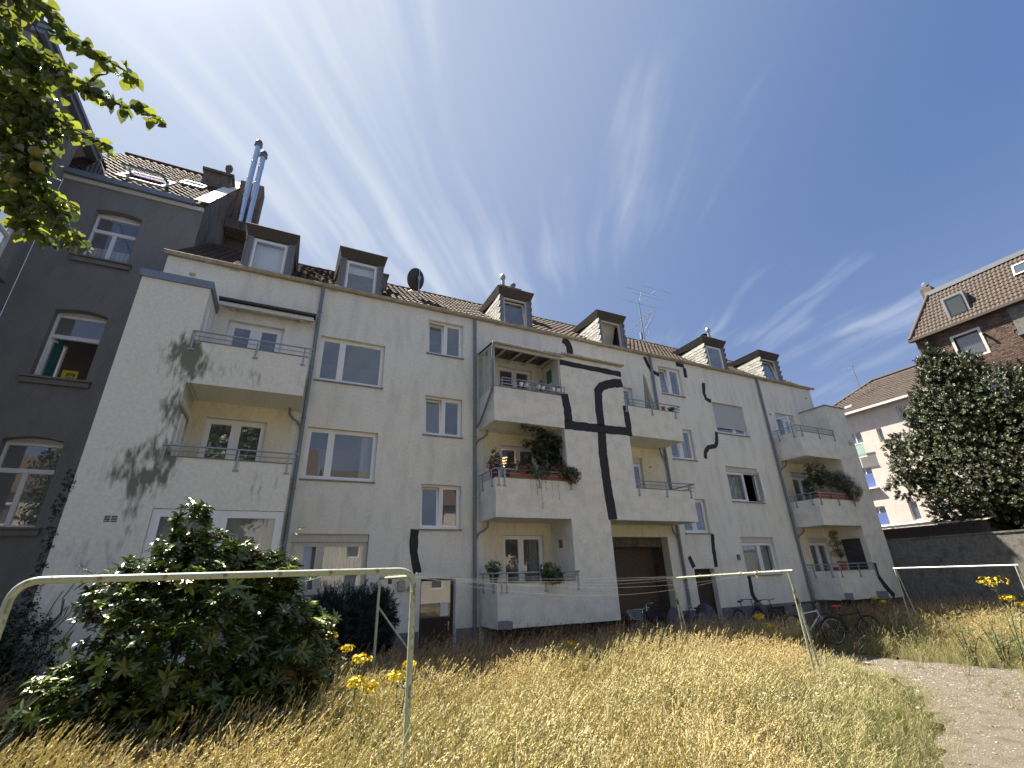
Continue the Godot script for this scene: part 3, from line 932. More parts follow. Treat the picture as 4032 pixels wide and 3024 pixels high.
	window(h, T, 13.53, 14.82, 3.32, 4.60, {"tilt": 0, "sill": 1})
	var ws := window(h, T, 16.35, 18.28, 7.48, 8.90, {"sill": 1, "split": 0.62})
	# roller shutter, most of the way down: slats
	var sl := MB.new()
	sl.box(Vector3(-0.955, -0.021, -0.006), Vector3(0.955, 0.018, 0.006))
	var slm := sl.mesh()
	var yy := 8.86
	while yy > 7.74:
		var it := inst("slat", slm, M.shutter, ws)
		it.position = Vector3(17.315, yy, -0.085)
		it.rotation.x = -0.10
		yy -= 0.0405
	window(h, T, 16.36, 18.28, 4.58, 6.03, {"sill": 1, "split": 0.58, "shutter_box": 1, "curtain": M.net, "span": [16.42, 17.4], "folds": 7.0, "ajar": 1})
	window(h, T, 16.35, 18.26, 1.80, 3.20, {"sill": 1, "split": 0.56, "shutter_box": 1, "curtain": M.net, "folds": 8.0})
	window(h, T, 20.5, 21.88, 6.6, 8.90, {"shutter_box": 1, "ajar": 0})
	window(h, T, 20.5, 21.88, 3.76, 6.04, {"shutter_box": 1})
	window(h, T, 20.48, 21.81, 0.98, 3.19, {"shutter_box": 1, "curtain": M.net, "folds": 8.0})
	# glazed bay under the left balconies
	window(h, Transform3D(Basis.IDENTITY, Vector3(0, 0, Z1)), -2.495, -0.005, 0.62, 3.555, {"split": 0.5, "sash": 0.11, "back": 0.03, "curtain": M.net, "folds": 6.0, "name": "bay_window"})
	var bw := MB.new()
	bw.box(Vector3(-2.49, -0.3, Z1 - 0.2), Vector3(-0.01, 0.615, Z1 - 0.01))
	bw.box(Vector3(-0.10, -0.3, 0.02), Vector3(-0.01, 3.55, Z1 - 0.21))
	put("bay_wall", bw, M.old_white, h)
	# dark blind on the flank of the right end recess, and a white panel in the left one
	var pn := MB.new()
	pn.box(Vector3(22.325, 1.0, 0.30), Vector3(22.348, 3.1, 1.05))
	put("flank_panel", pn, mat(lin(0.05, 0.05, 0.055), 0.5), h)
	for y in [6.65, 3.8]:
		var fp := MB.new()
		frame_mesh(fp, Transform3D(Basis(Vector3(0, 0, -1), Vector3.UP, Vector3(1, 0, 0)), Vector3(-2.498, 0, 0)), -0.95, -0.45, y, y + 1.95, 0.06, 0.0, 0.03)
		fp.box(Vector3(-2.498, y + 0.06, 0.51), Vector3(-2.478, y + 1.89, 0.89))
		put("flank_panel", fp, M.white_frame, h)
	# back doors
	door(h, 3.61, 4.61, 0.0, 2.04, -0.22, true)
	door(h, 13.65, 14.63, 0.0, 2.08, -0.22, false)
	# passage: brown panel behind the opening, lintel beam and reveals
	var pg := MB.new()
	pg.box(Vector3(9.25, -0.2, -0.95), Vector3(12.7, 3.0, -0.90))
	put("passage_gate", pg, M.brownpanel, h)
	var pb := MB.new()
	pb.box(Vector3(9.25, 2.86, -0.9), Vector3(12.6, 3.16, -0.36))
	pb.box(Vector3(12.612, -0.2, -0.9), Vector3(12.7, 3.16, -0.36))
	put("passage_lining", pb, M.gable, h)

	# --- gutter: half round, in lengths
	var gx := -4.0
	while gx < 23.9:
		var g := MB.new()
		var x1 := minf(gx + 1.35, 24.0)
		for i in 8:
			var a := PI + PI * i / 8.0; var c := PI + PI * (i + 1) / 8.0
			var p := Vector3(0, sin(a) * 0.075, cos(a) * 0.075); var q := Vector3(0, sin(c) * 0.075, cos(c) * 0.075)
			var o := Vector3(0, 10.60, 0.09)
			g.quad(o + p + Vector3(gx, 0, 0), o + q + Vector3(gx, 0, 0), o + q + Vector3(x1 - 0.006, 0, 0), o + p + Vector3(x1 - 0.006, 0, 0))
		g.tube([Vector3(gx, 10.60, 0.165), Vector3(x1 - 0.004, 10.60, 0.165)], 0.012, 6)
		g.box(Vector3(x1 - 0.02, 10.515, 0.012), Vector3(x1, 10.60, 0.172))
		put("gutter", g, M.gutter, h)
		gx += 1.35
	var ev := MB.new()
	ev.box(Vector3(-3.95, 10.53, -0.3), Vector3(23.9, 10.58, 0.02))
	put("eaves_board", ev, M.gutter, h)
	# --- downpipes
	for q in [[0.11, 10.56, 0.0], [5.15, 10.56, 0.0], [13.09, 10.56, 0.0], [19.70, 10.56, 0.0]]:
		var d := MB.new()
		d.tube([Vector3(q[0], q[1] - 0.02, 0.09), Vector3(q[0], q[1] - 0.18, 0.085), Vector3(q[0], -0.1, 0.085)], 0.052, 10)
		var p := put("downpipe", d, M.pipe, h)
		for y in [9.6, 7.9, 6.1, 4.4, 2.7, 1.1]:
			var cl := MB.new()
			cl.torus(Vector3(q[0], y + rr(-0.2, 0.2), 0.085), Basis(Vector3.RIGHT, Vector3(0, 0, -1), Vector3.UP), 0.054, 0.014, 12, 6)
			cl.box(Vector3(q[0] - 0.012, y - 0.01, 0.0), Vector3(q[0] + 0.012, y + 0.01, 0.04))
			put("clamp", cl, M.pipe, p)
	for q in [[0.11, 6.35, -1], [5.15, 6.35, 1], [5.15, 3.5, 1], [13.09, 6.35, -1], [13.09, 3.5, -1], [19.70, 6.4, 1], [19.70, 3.52, 1]]:
		var d := MB.new()
		var s: float = q[2]
		d.tube([Vector3(q[0] + s * 0.38, q[1] + 0.08, 0.22), Vector3(q[0] + s * 0.36, q[1] - 0.10, 0.20), Vector3(q[0] + s * 0.26, q[1] - 0.2, 0.14), Vector3(q[0] + s * 0.14, q[1] - 0.26, 0.10), Vector3(q[0] + s * 0.05, q[1] - 0.38, 0.086), Vector3(q[0], q[1] - 0.55, 0.085)], 0.034, 8)
		put("balcony_drain", d, M.pipe, h)

	# --- black paint bands
	var pz := Z1 + 0.001
	stripe(h, [[10.385, 8.38], [9.75, 8.24], [9.44, 8.10], [9.27, 7.88], [9.24, 7.29], [9.25, 6.64]], 0.27, pz, M.paint_black)
	stripe(h, [[9.245, 6.39], [9.18, 5.65], [9.20, 4.74], [9.17, 4.2], [9.37, 3.60]] if false else [[9.245, 6.39], [9.19, 5.65], [9.22, 4.9], [9.26, 4.2], [9.31, 3.57]], 0.28, pz, M.paint_black)
	stripe(h, [[7.87, 7.60], [7.95, 7.07], [7.96, 6.65]], 0.25, pz, M.paint_black)
	stripe(h, [[7.79, 6.52], [9.15, 6.52], [10.53, 6.54]], 0.25, pz, M.paint_black)
	stripe(h, [[10.39, 7.50], [10.41, 7.13], [10.42, 6.67]], 0.20, pz, M.paint_black)
	stripe(h, [[7.79, 8.76], [8.85, 8.74], [10.39, 8.72]], 0.17, pz, M.paint_black)
	for q in [[[8.82, 10.47], [9.02, 10.38], [9.10, 10.2], [9.10, 9.1], ], [[12.85, 10.46], [12.98, 10.12], [13.17, 9.84], [13.52, 9.72]], [[14.62, 10.42], [15.08, 10.42]], [[15.08, 10.33], [15.08, 9.85]], [[16.10, 9.76], [15.99, 9.25], [16.05, 8.98], [16.33, 8.90]], [[16.27, 7.50], [16.16, 7.02], [16.02, 6.84], [15.60, 6.76], [15.38, 6.55], [15.31, 6.26]], [[14.88, 3.30], [14.80, 2.79], [14.76, 2.12]], [[13.50, 2.50], [13.66, 2.13]], [[16.40, 1.76], [16.38, 1.12], [16.58, 0.80]], [[3.38, 3.33], [3.36, 2.99], [3.37, 2.72], [3.52, 2.18]]]:
		var wd := 0.25
		if q[0][0] > 12.0: wd = 0.155
		if q[0][0] < 4.0: wd = 0.19
		stripe(h, q, wd, 0.001, M.paint_black)
	stripe(h, [[22.47, 2.10], [22.44, 1.62]], 0.16, pz, M.paint_black)
	stripe(h, [[22.44, 1.60], [22.68, 1.25], [23.15, 0.80]], 0.2, pz, M.paint_black)
	stripe(h, [[19.86, 0.93], [20.4, 0.90]], 0.22, pz, M.paint_grey)
	stripe(h, [[21.95, 0.90], [22.75, 0.88]], 0.24, pz, M.paint_grey)
	stripe(h, [[5.325, 0.87], [5.74, 0.86]], 0.16, pz, M.paint_grey)

	# --- roof
	var pitch := deg_to_rad(40.0)
	var slope := 5.25
	var rb := MB.new()
	rb.quad(Vector3(-3.95, 10.53, 0.02), Vector3(23.9, 10.53, 0.02), Vector3(23.9, 10.53 + slope * sin(pitch), 0.02 - slope * cos(pitch)), Vector3(-3.95, 10.53 + slope * sin(pitch), 0.02 - slope * cos(pitch)))
	rb.quad(Vector3(23.9, 10.53, -8.0), Vector3(-3.95, 10.53, -8.0), Vector3(-3.95, 10.53 + slope * sin(pitch), 0.02 - slope * cos(pitch)), Vector3(23.9, 10.53 + slope * sin(pitch), 0.02 - slope * cos(pitch)))
	var rf := put("roof", rb, M.bitumen, h)
	var tb := Basis(Vector3.RIGHT, Vector3(0, cos(pitch), sin(pitch)), Vector3(0, -sin(pitch), cos(pitch)))
	var dorm := [[-2.30, -0.78], [0.41, 1.96], [6.06, 7.60], [10.55, 12.07], [16.52, 18.07], [20.37, 21.93]]
	var skip := []
	for d in dorm: skip.append([d[0] + 0.13 + 3.95, d[1] - 0.13 + 3.95, -0.1, 2.6])
	tile_roof(rf, Transform3D(tb, Vector3(-3.95, 10.53, 0.02)), 27.8, slope - 0.1, 0.235, 0.33, M.tile, skip, func(p: Vector3): return p.distance_to(Vector3(3.0, 10.5, 1.0)))
	var ri := MB.new()
	ri.lathe([[0.11, 0.0], [0.10, 0.40]], Vector3.ZERO, 10, Basis(Vector3.BACK, -PI / 2))
	var rm := ri.mesh()
	var x := -3.9
	while x < 23.6:
		var it := inst("ridge_tile", rm, M.tile, rf)
		it.position = Vector3(x, 10.53 + slope * sin(pitch) - 0.02 + rr(-0.008, 0.008), 0.02 - slope * cos(pitch))
		x += 0.37
	var opts := [{"blind": 10.7}, {"blind": 11.45}, {"tilt": true}, {"open": true}, {}, {"tilt": true}]
	for i in 6: build_dormer(h, dorm[i][0], dorm[i][1], opts[i])
	# vents and little wall fittings
	for q in [[-3.26, 10.07, 0.0], [7.3, 1.2, 0.0], [12.2, 7.95, 0.0], [12.3, 5.7, 0.0], [20.15, 8.75, 0.0], [23.3, 10.0, 0.0]]:
		var f := MB.new()
		f.box(Vector3(q[0] - 0.07, q[1] - 0.04, 0.001), Vector3(q[0] + 0.07, q[1] + 0.04, 0.02))
		put("wall_vent", f, M.gutter, h)
	var vb := MB.new()
	for i in 4:
		for k in 2: vb.box(Vector3(-3.25 + k * 0.115, 3.27 + i * 0.033, Z1 + 0.001), Vector3(-3.25 + k * 0.115 + 0.095, 3.29 + i * 0.033, Z1 + 0.006))
	put("air_brick", vb, M.black, h)

func door(parent: Node, x0: float, x1: float, y0: float, y1: float, z: float, glazed: bool) -> void:
	var f := MB.new()
	frame_mesh(f, Transform3D(Basis.IDENTITY, Vector3(0, 0, z)), x0, x1, y0, y1, 0.07, -0.05, 0.02)
	var d := put("door", f, M.wood_dark, parent)
	var n := 9
	var top: float = y0 + (1.05 if glazed else y1 - y0 - 0.08)
	for i in n:
		var xa := lerpf(x0 + 0.075, x1 - 0.075, float(i) / n); var xb := lerpf(x0 + 0.075, x1 - 0.075, float(i + 1) / n)
		var p := MB.new()
		p.box(Vector3(xa + 0.004, y0 + 0.02, z - 0.02), Vector3(xb - 0.004, top, z + 0.006 + rr(0, 0.003)))
		put("plank", p, M.wood_dark, d)
	var bk := MB.new()
	bk.box(Vector3(x0 + 0.07, y0, z - 0.06), Vector3(x1 - 0.07, top, z - 0.025))
	put("backing", bk, M.wood_dark, d)
	if glazed:
		var g := MB.new()
		pane_mesh(g, Transform3D(Basis.IDENTITY, Vector3(0, 0, z)), x0 + 0.07, x1 - 0.07, top, y1 - 0.07)
		put("pane", g, M.glass, d)
		var cu := MB.new()
		cu.box(Vector3(x0 + 0.07, top, z - 0.10), Vector3(x1 - 0.07, y1 - 0.07, z - 0.09))
		put("backing", cu, M.brownpanel, d)
		var nt := MB.new()
		nt.box(Vector3(x1 - 0.36, top + 0.03, z + 0.004), Vector3(x1 - 0.14, top + 0.36, z + 0.007))
		put("paper_notice", nt, mat(lin(0.75, 0.75, 0.75), 0.9), d)
		var hd := MB.new()
		hd.box(Vector3(x1 - 0.15, y0 + 0.72, z + 0.022), Vector3(x1 - 0.11, y0 + 0.95, z + 0.03))
		hd.tube([Vector3(x1 - 0.13, y0 + 0.86, z + 0.03), Vector3(x1 - 0.13, y0 + 0.86, z + 0.07), Vector3(x1 - 0.24, y0 + 0.86, z + 0.07)], 0.011, 6)
		put("handle", hd, M.chrome, d)

func arched_window(parent: Node, t: Transform3D, x0: float, x1: float, y0: float, y1: float, o := {}) -> void:
	# y1 is the crown of the flat arch; the rectangular frame ends 0.14 lower
	var ys := y1 - 0.15
	var zb := -0.20
	var tt := t * Transform3D(Basis.IDENTITY, Vector3(0, 0, zb))
	var f := MB.new()
	frame_mesh(f, tt, x0 + 0.002, x1 - 0.002, y0, ys, 0.06, -0.07, 0.0)
	var yt := lerpf(y0, ys, 0.66)
	f.obox(tt * Vector3((x0 + x1) / 2, yt, -0.03), Vector3(x1 - x0 - 0.12, 0.11, 0.075), tt.basis)
	if not o.get("open", false): f.obox(tt * Vector3((x0 + x1) / 2, (y0 + yt) / 2, -0.03), Vector3(0.10, yt - y0 - 0.12, 0.075), tt.basis)
	var w := put("window", f, M.white_frame, parent)
	# filled head under the arch
	var hd := MB.new()
	var poly := PackedVector2Array([Vector2(x0, ys), Vector2(x1, ys)])
	for i in 9:
		var k := 1.0 - i / 8.0
		poly.append(Vector2(lerpf(x0, x1, k), ys + 0.15 * sin(PI * (0.12 + 0.76 * k)) / 1.0 * 0.9))
	hd.prism(poly, tt * Transform3D(Basis.IDENTITY, Vector3(0, 0, -0.05)), 0.045)
	put("arch_head", hd, M.old_white, w)
	var g := MB.new()
	pane_mesh(g, tt * Transform3D(Basis.IDENTITY, Vector3(0, 0, -0.03)), x0 + 0.06, x1 - 0.06, yt + 0.055, ys - 0.06)
	put("pane", g, M.glass, w)
	if o.get("open", false):
		# lower sash swung into the room
		var st := tt * Transform3D(Basis(Vector3.UP, 1.25), Vector3(x0 + 0.06, 0, -0.05)) * Transform3D(Basis.IDENTITY, Vector3(-x0 - 0.06, 0, 0))
		var s := MB.new()
		frame_mesh(s, st, x0 + 0.06, x0 + 0.60, y0 + 0.06, yt - 0.06, 0.06, -0.03, 0.03)
		put("sash", s, M.white_frame, w)
	else:
		for k in 2:
			var a: float = x0 + 0.06 if k == 0 else (x0 + x1) / 2 + 0.05
			var b: float = (x0 + x1) / 2 - 0.05 if k == 0 else x1 - 0.06
			var p := MB.new()
			pane_mesh(p, tt * Transform3D(Basis.IDENTITY, Vector3(0, 0, -0.03)), a, b, y0 + 0.06, yt - 0.055)
			put("pane", p, M.glass, w)
	var s := MB.new()
	s.obox(t * Vector3((x0 + x1) / 2, y0 - 0.03, 0.02), Vector3(x1 - x0 + 0.30, 0.045, 0.28), t.basis)
	s.obox(t * Vector3((x0 + x1) / 2, y0 - 0.125, 0.045), Vector3(x1 - x0 + 0.26, 0.14, 0.085), t.basis)
	put("sill", s, M.grey, w)
	if o.has("lace"):
		var c := MB.new()
		curtain_mesh(c, tt * Transform3D(Basis.IDENTITY, Vector3(0, 0, -0.16)), x0 + 0.07, x1 - 0.07, y0 + 0.04, y0 + 0.62, 9.0, 0.01)
		put("curtain", c, M.net, w)

func build_grey_house() -> void:
	var h := thing("grey_house", Vector3(0, 0, -2), "tall grey rendered old house with arched windows at the left edge", "building")
	var zf := 0.0       # facade in the house's own axes
	var wins := [[-6.58, -5.43, 11.14, 13.0], [-6.58, -5.42, 7.27, 9.40], [-6.58, -5.40, 3.46, 5.68]]
	var b := MB.new()
	# flat-arched openings: rectangular hole up to the springing; the arch itself is a filled head set in the reveal
	wall_mesh(b, Transform3D.IDENTITY, -7.6, -3.925, -0.3, 13.75, wins, 0.3)
	put("wall", b, M.grey, h)
	# arch spandrels close the corners above the curve
	for w in wins:
		var ys: float = w[3] - 0.15
		for k in 2:
			var p := PackedVector2Array()
			var ex: float = w[0] if k == 0 else w[1]
			var cx: float = (w[0] + w[1]) / 2
			p.append(Vector2(ex, w[3]))
			p.append(Vector2(ex, ys + 0.05))
			for i in 7:
				var t := i / 6.0
				p.append(Vector2(lerpf(ex, cx, t), ys + 0.05 + 0.098 * sin(PI / 2 * t)))
			var sp := MB.new()
			if Geometry2D.triangulate_polygon(p).size(): sp.prism(p, Transform3D(Basis.IDENTITY, Vector3(0, 0, -0.19)), 0.188)
			put("arch_spandrel", sp, M.grey, h)
	arched_window(h, Transform3D.IDENTITY, -6.58, -5.43, 11.14, 13.0, {"lace": 1})
	arched_window(h, Transform3D.IDENTITY, -6.58, -5.42, 7.27, 9.40, {"open": true})
	arched_window(h, Transform3D.IDENTITY, -6.58, -5.40, 3.46, 5.68)
	var tc := MB.new()
	curtain_mesh(tc, Transform3D(Basis.IDENTITY, Vector3(0, 0, -0.42)), -6.52, -6.30, 7.3, 8.66, 10.0, 0.02)
	put("curtain", tc, mat(lin(0.02, 0.10, 0.10), 0.9), h)
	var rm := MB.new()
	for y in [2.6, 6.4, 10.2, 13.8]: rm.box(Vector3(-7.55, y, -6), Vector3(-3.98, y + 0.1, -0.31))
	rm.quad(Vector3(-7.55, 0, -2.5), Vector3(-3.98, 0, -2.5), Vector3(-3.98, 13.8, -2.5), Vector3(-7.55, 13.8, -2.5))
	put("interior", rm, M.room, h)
	# cornice and deep box gutter
	var co := MB.new()
	co.box(Vector3(-7.6, 13.75, -0.3), Vector3(-3.93, 13.90, 0.06))
	put("cornice", co, M.old_white, h)
	var g := MB.new()
	g.box(Vector3(-7.62, 13.905, -0.1), Vector3(-4.22, 14.09, 0.17))
	g.lathe([[0.11, 0], [0.12, 0.28], [0.0, 0.285]], Vector3(-7.72, 13.86, 0.1), 12)
	put("gutter", g, M.zinc, h)
	# party gable towards the lower white house, with a metal coping that catches the sun
	var pitch := deg_to_rad(48.5)
	var run := 4.75
	var gy := 14.1; var gz := 0.0
	var gb := MB.new()
	var ridge := gy + tan(pitch) * run
	var prof := PackedVector2Array([Vector2(0.3, 9.0), Vector2(0.0, 9.0), Vector2(0.0, gy), Vector2(-run, ridge), Vector2(-2 * run, gy), Vector2(-2 * run, 9.0)])
	# extrude along x: local x -> world z, local y -> up, depth -> -x
	gb.prism(PackedVector2Array([Vector2(-0.02, 9.0), Vector2(-0.02, gy), Vector2(-run, ridge), Vector2(-2 * run, gy), Vector2(-2 * run, 9.0)]), Transform3D(Basis(Vector3(0, 0, 1), Vector3.UP, Vector3(-1, 0, 0)), Vector3(-3.9, 0, 0)), 0.3)
	put("party_gable", gb, M.gable, h)
	var sheet := 6
	for i in sheet:
		var s0 := i / float(sheet) * (run / cos(pitch)); var s1 := (i + 1) / float(sheet) * (run / cos(pitch))
		var q := MB.new()
		var bs := Basis(Vector3.RIGHT, Vector3(0, cos(pitch), sin(pitch)), Vector3(0, -sin(pitch), cos(pitch)))
		q.obox(Vector3(-4.05, gy + 0.02, 0.06) - bs.z * (s0 + s1) / 2 + bs.y * 0.03, Vector3(0.42, 0.02, s1 - s0 - 0.01), bs)
		q.obox(Vector3(-4.05, gy + 0.02, 0.06) - bs.z * s0 + bs.y * 0.045, Vector3(0.44, 0.03, 0.05), bs)
		put("metal_coping", q, mat(lin(0.70, 0.70, 0.68), 0.45, 0.1), h)
	# roof plane with tiles
	var rb := MB.new()
	var bs2 := Basis(Vector3.RIGHT, Vector3(0, cos(pitch), sin(pitch)), Vector3(0, -sin(pitch), cos(pitch)))
	var o := Vector3(-8.4, 14.0, 0.02)
	var sl := run / cos(pitch)
	rb.quad(o, o + Vector3(4.15, 0, 0), o + Vector3(4.15, 0, 0) - bs2.z * sl, o - bs2.z * sl)
	rb.quad(o + Vector3(4.15, 0, -2 * run), o + Vector3(0, 0, -2 * run), o - bs2.z * sl, o + Vector3(4.15, 0, 0) - bs2.z * sl)
	var rf := put("roof", rb, M.bitumen, h)
	tile_roof(rf, Transform3D(bs2, o), 4.15, sl, 0.27, 0.36, M.tile_red, [[1.62, 2.98, 1.15, 2.75]], func(p: Vector3): return p.length(), 300)
	var rc := MB.new()
	rc.tube([o - bs2.z * sl + Vector3(0, 0.02, 0), o + Vector3(4.15, 0.02, 0) - bs2.z * sl], 0.12, 10)
	put("ridge_cap", rc, M.tile_red, h)
	# roof window, propped open
	var ro := Transform3D(bs2, o + Vector3(2.3, 0, 0) - bs2.z * 1.95 + bs2.y * 0.06)
	var k := MB.new()
	var flat := Basis(Vector3.RIGHT, Vector3(0, 0, -1), Vector3.UP)
	frame_mesh(k, ro * Transform3D(flat, Vector3.ZERO), -0.66, 0.66, -0.78, 0.78, 0.09, -0.06, 0.06)
	var rw := put("roof_window", k, M.old_white, h)
	var kw := MB.new()
	kw.obox(ro * Vector3(0, -0.10, 0), Vector3(1.2, 0.02, 1.4), ro.basis)
	put("lining", kw, M.room, rw)
	var sw := ro * Transform3D(Basis(Vector3.RIGHT, -0.45), Vector3(0, 0.10, -0.1))
	var ks := MB.new()
	frame_mesh(ks, sw * Transform3D(flat, Vector3.ZERO), -0.58, 0.58, -0.70, 0.70, 0.07, -0.02, 0.04)
	put("sash", ks, M.zinc, rw)
	var kp := MB.new()
	pane_mesh(kp, sw * Transform3D(flat, Vector3.ZERO), -0.51, 0.51, -0.63, 0.63)
	put("pane", kp, M.glass, rw)
	var kl := MB.new()
	kl.obox(sw * Vector3(0, -0.05, -0.32), Vector3(1.0, 0.006, 0.58), sw.basis)
	put("patterned_blind", kl, lilac_mat(), rw)
	var ro2 := Transform3D(bs2, o + Vector3(3.35, 0, 0) - bs2.z * 3.5 + bs2.y * 0.08)
	var k2 := MB.new()
	frame_mesh(k2, ro2 * Transform3D(flat, Vector3.ZERO), -0.38, 0.38, -0.45, 0.45, 0.07, -0.05, 0.05)
	var rw2 := put("roof_window", k2, M.zinc, h)
	var k3 := MB.new()
	k3.obox(ro2.origin, Vector3(0.62, 0.02, 0.78), ro2.basis)
	put("pane", k3, mat(lin(0.5, 0.52, 0.52), 0.2), rw2)
	# chimney stack of the grey house and the two steel flues by the gable
	var ch := MB.new()
	ch.box(Vector3(-5.05, 16.6, -3.6), Vector3(-4.05, 18.15, -2.9))
	ch.box(Vector3(-5.12, 18.15, -3.67), Vector3(-3.98, 18.27, -2.83))
	var cs := put("chimney", ch, M.gable, h)
	var cp := MB.new()
	cp.lathe([[0.09, 0], [0.09, 0.45], [0.14, 0.47], [0.15, 0.62], [0.10, 0.72], [0.0, 0.74]], Vector3(-4.3, 18.27, -3.2), 10)
	put("chimney_pot", cp, M.gable, cs)
	# wing towards the camera with its own eaves
	var wg := MB.new()
	var wt := Transform3D(Basis(Vector3(0, 0, -1), Vector3.UP, Vector3(1, 0, 0)), Vector3(-7.605, 0, 0))
	# along the wing wall, local x = -z
	var wh := [[-1.65, -0.55, 13.1, 14.9], [-1.75, -0.62, 9.75, 11.6]]
	wall_mesh(wg, wt, -3.4, 0.0, -0.3, 15.45, wh, 0.3)
	wg.quad(Vector3(-9.6, -0.3, 3.4), Vector3(-7.605, -0.3, 3.4), Vector3(-7.605, 15.45, 3.4), Vector3(-9.6, 15.45, 3.4))
	put("wing_wall", wg, M.grey, h)
	for q in wh:
		var f := MB.new()
		var ft := wt * Transform3D(Basis.IDENTITY, Vector3(0, 0, -0.18))
		frame_mesh(f, ft, q[0], q[1], q[2], q[3], 0.07, -0.07, 0.0)
		f.obox(ft * Vector3((q[0] + q[1]) / 2, q[2] + 1.15, -0.03), Vector3(q[1] - q[0] - 0.14, 0.09, 0.07), ft.basis)
		var wi := put("window", f, M.white_frame, h)
		var p := MB.new()
		pane_mesh(p, ft * Transform3D(Basis.IDENTITY, Vector3(0, 0, -0.03)), q[0] + 0.07, q[1] - 0.07, q[2] + 0.07, q[3] - 0.07)
		put("pane", p, M.glass, wi)
		var s := MB.new()
		s.obox(wt * Vector3((q[0] + q[1]) / 2, q[2] - 0.08, 0.03), Vector3(q[1] - q[0] + 0.24, 0.16, 0.10), wt.basis)
		put("sill", s, M.grey, wi)
		# raised surround
		var su := MB.new()
		frame_mesh(su, wt, q[0] - 0.16, q[1] + 0.16, q[2] - 0.002, q[3] + 0.16, 0.155, 0.001, 0.035)
		put("surround", su, M.grey, wi)
	var wr := MB.new()
	wr.quad(Vector3(-7.55, 0, 3.3), Vector3(-9.5, 0, 3.3), Vector3(-9.5, 15.4, 3.3), Vector3(-7.95, 15.4, 3.3))
	wr.box(Vector3(-9.5, 0, 0), Vector3(-8.6, 15.4, 3.3))
	put("wing_interior", wr, M.room, h)
	var we := MB.new()
	we.box(Vector3(-7.7, 15.45, -0.9), Vector3(-7.42, 15.60, 3.5))
	we.box(Vector3(-7.6, 15.60, -0.95), Vector3(-7.34, 15.72, 3.55))
	put("wing_eaves", we, M.zinc, h)
	var wf := MB.new()
	wf.quad(Vector3(-7.34, 15.70, 3.55), Vector3(-7.34, 15.70, -5.0), Vector3(-10.5, 18.6, -5.0), Vector3(-10.5, 18.6, 3.55))
	put("wing_roof", wf, M.tile_red, h)
	# little gabled dormer in the corner
	var d := MB.new()
	d.prism(PackedVector2Array([Vector2(-0.42, 0), Vector2(0.42, 0), Vector2(0.0, 0.95)]), Transform3D(Basis.IDENTITY, Vector3(-7.1, 14.12, -1.6)), 1.35)
	var dd := put("dormer", d, M.panel, h)
	var dv := MB.new()
	for i in 7: dv.box(Vector3(-7.1 - 0.34 + i * 0.1, 14.16, -0.24), Vector3(-7.1 - 0.30 + i * 0.1, 14.16 + 0.9 * (1.0 - absf(-0.32 + i * 0.1) / 0.42) * 0.9, -0.225))
	put("batten", dv, M.fascia, dd)

func lilac_mat() -> Material:
	var m := mat(Color.WHITE, 0.9)
	m.albedo_texture = noise_tex(256, 0.11, 3, 77, [[0.0, lin(0.30, 0.20, 0.62)], [0.48, lin(0.42, 0.34, 0.72)], [0.56, lin(0.75, 0.72, 0.80)], [1.0, lin(0.80, 0.80, 0.78)]])
	m.uv1_triplanar = true
	m.uv1_scale = Vector3.ONE * 1.6
	return m

func build_right_side() -> void:
	# --- garden wall running towards the camera from the end of the white house
	var gw := thing("garden_wall", Vector3(24.0, 0, 1.0), "grey concrete garden wall with a thin coping at the right", "wall")
	var b := MB.new()
	b.box(Vector3(0, -0.3, 0), Vector3(0.22, 2.97, 14.0))
	put("wall", b, M.concrete, gw)
	var c := MB.new()
	var z := 0.0
	while z < 13.9:
		c.box(Vector3(-0.03, 2.972, z), Vector3(0.25, 3.03 + rr(0, 0.006), z + 0.993))
		z += 1.0
	put("coping", c, M.concrete, gw)
	# --- low shed behind it
	var sh := thing("shed", Vector3(25.6, 0, -1.2), "dark timber shed with a pale sheet roof behind the wall", "shed")
	var sb := MB.new()
	sb.box(Vector3(0, 0, 0), Vector3(3.0, 3.55, 5.2))
	put("wall", sb, M.gable, sh)
	for i in 22:
		var bb := MB.new()
		bb.box(Vector3(-0.025, 2.1 + (0.0), 0.02 + i * 0.235), Vector3(-0.001, 3.5, 0.02 + i * 0.235 + 0.225))
		put("board", bb, M.wood_dark, sh)
	var sr := MB.new()
	for i in 40:
		var z0 := -0.15 + i * 0.1375
		var y0 := 3.66 + 0.02 * sin(i * PI); var off := 0.02 if i % 2 else 0.0
		sr.quad(Vector3(-0.15, 3.56 + off, z0), Vector3(-0.15, 3.58 - off, z0 + 0.1375), Vector3(3.2, 3.98 - off, z0 + 0.1375), Vector3(3.2, 3.96 + off, z0)) if false else sr.quad(Vector3(-0.15, 3.58 - off, z0 + 0.1375), Vector3(3.2, 3.98 - off, z0 + 0.1375), Vector3(3.2, 3.96 + off, z0), Vector3(-0.15, 3.56 + off, z0))
	put("sheet_roof", sr, rough_mat(Vector3(0.50, 0.44, 0.36), 0.2, 0.8, [], Vector3.ONE, 0.3, 0.9, 191), sh)
	build_pink_house()
	build_brick_house()

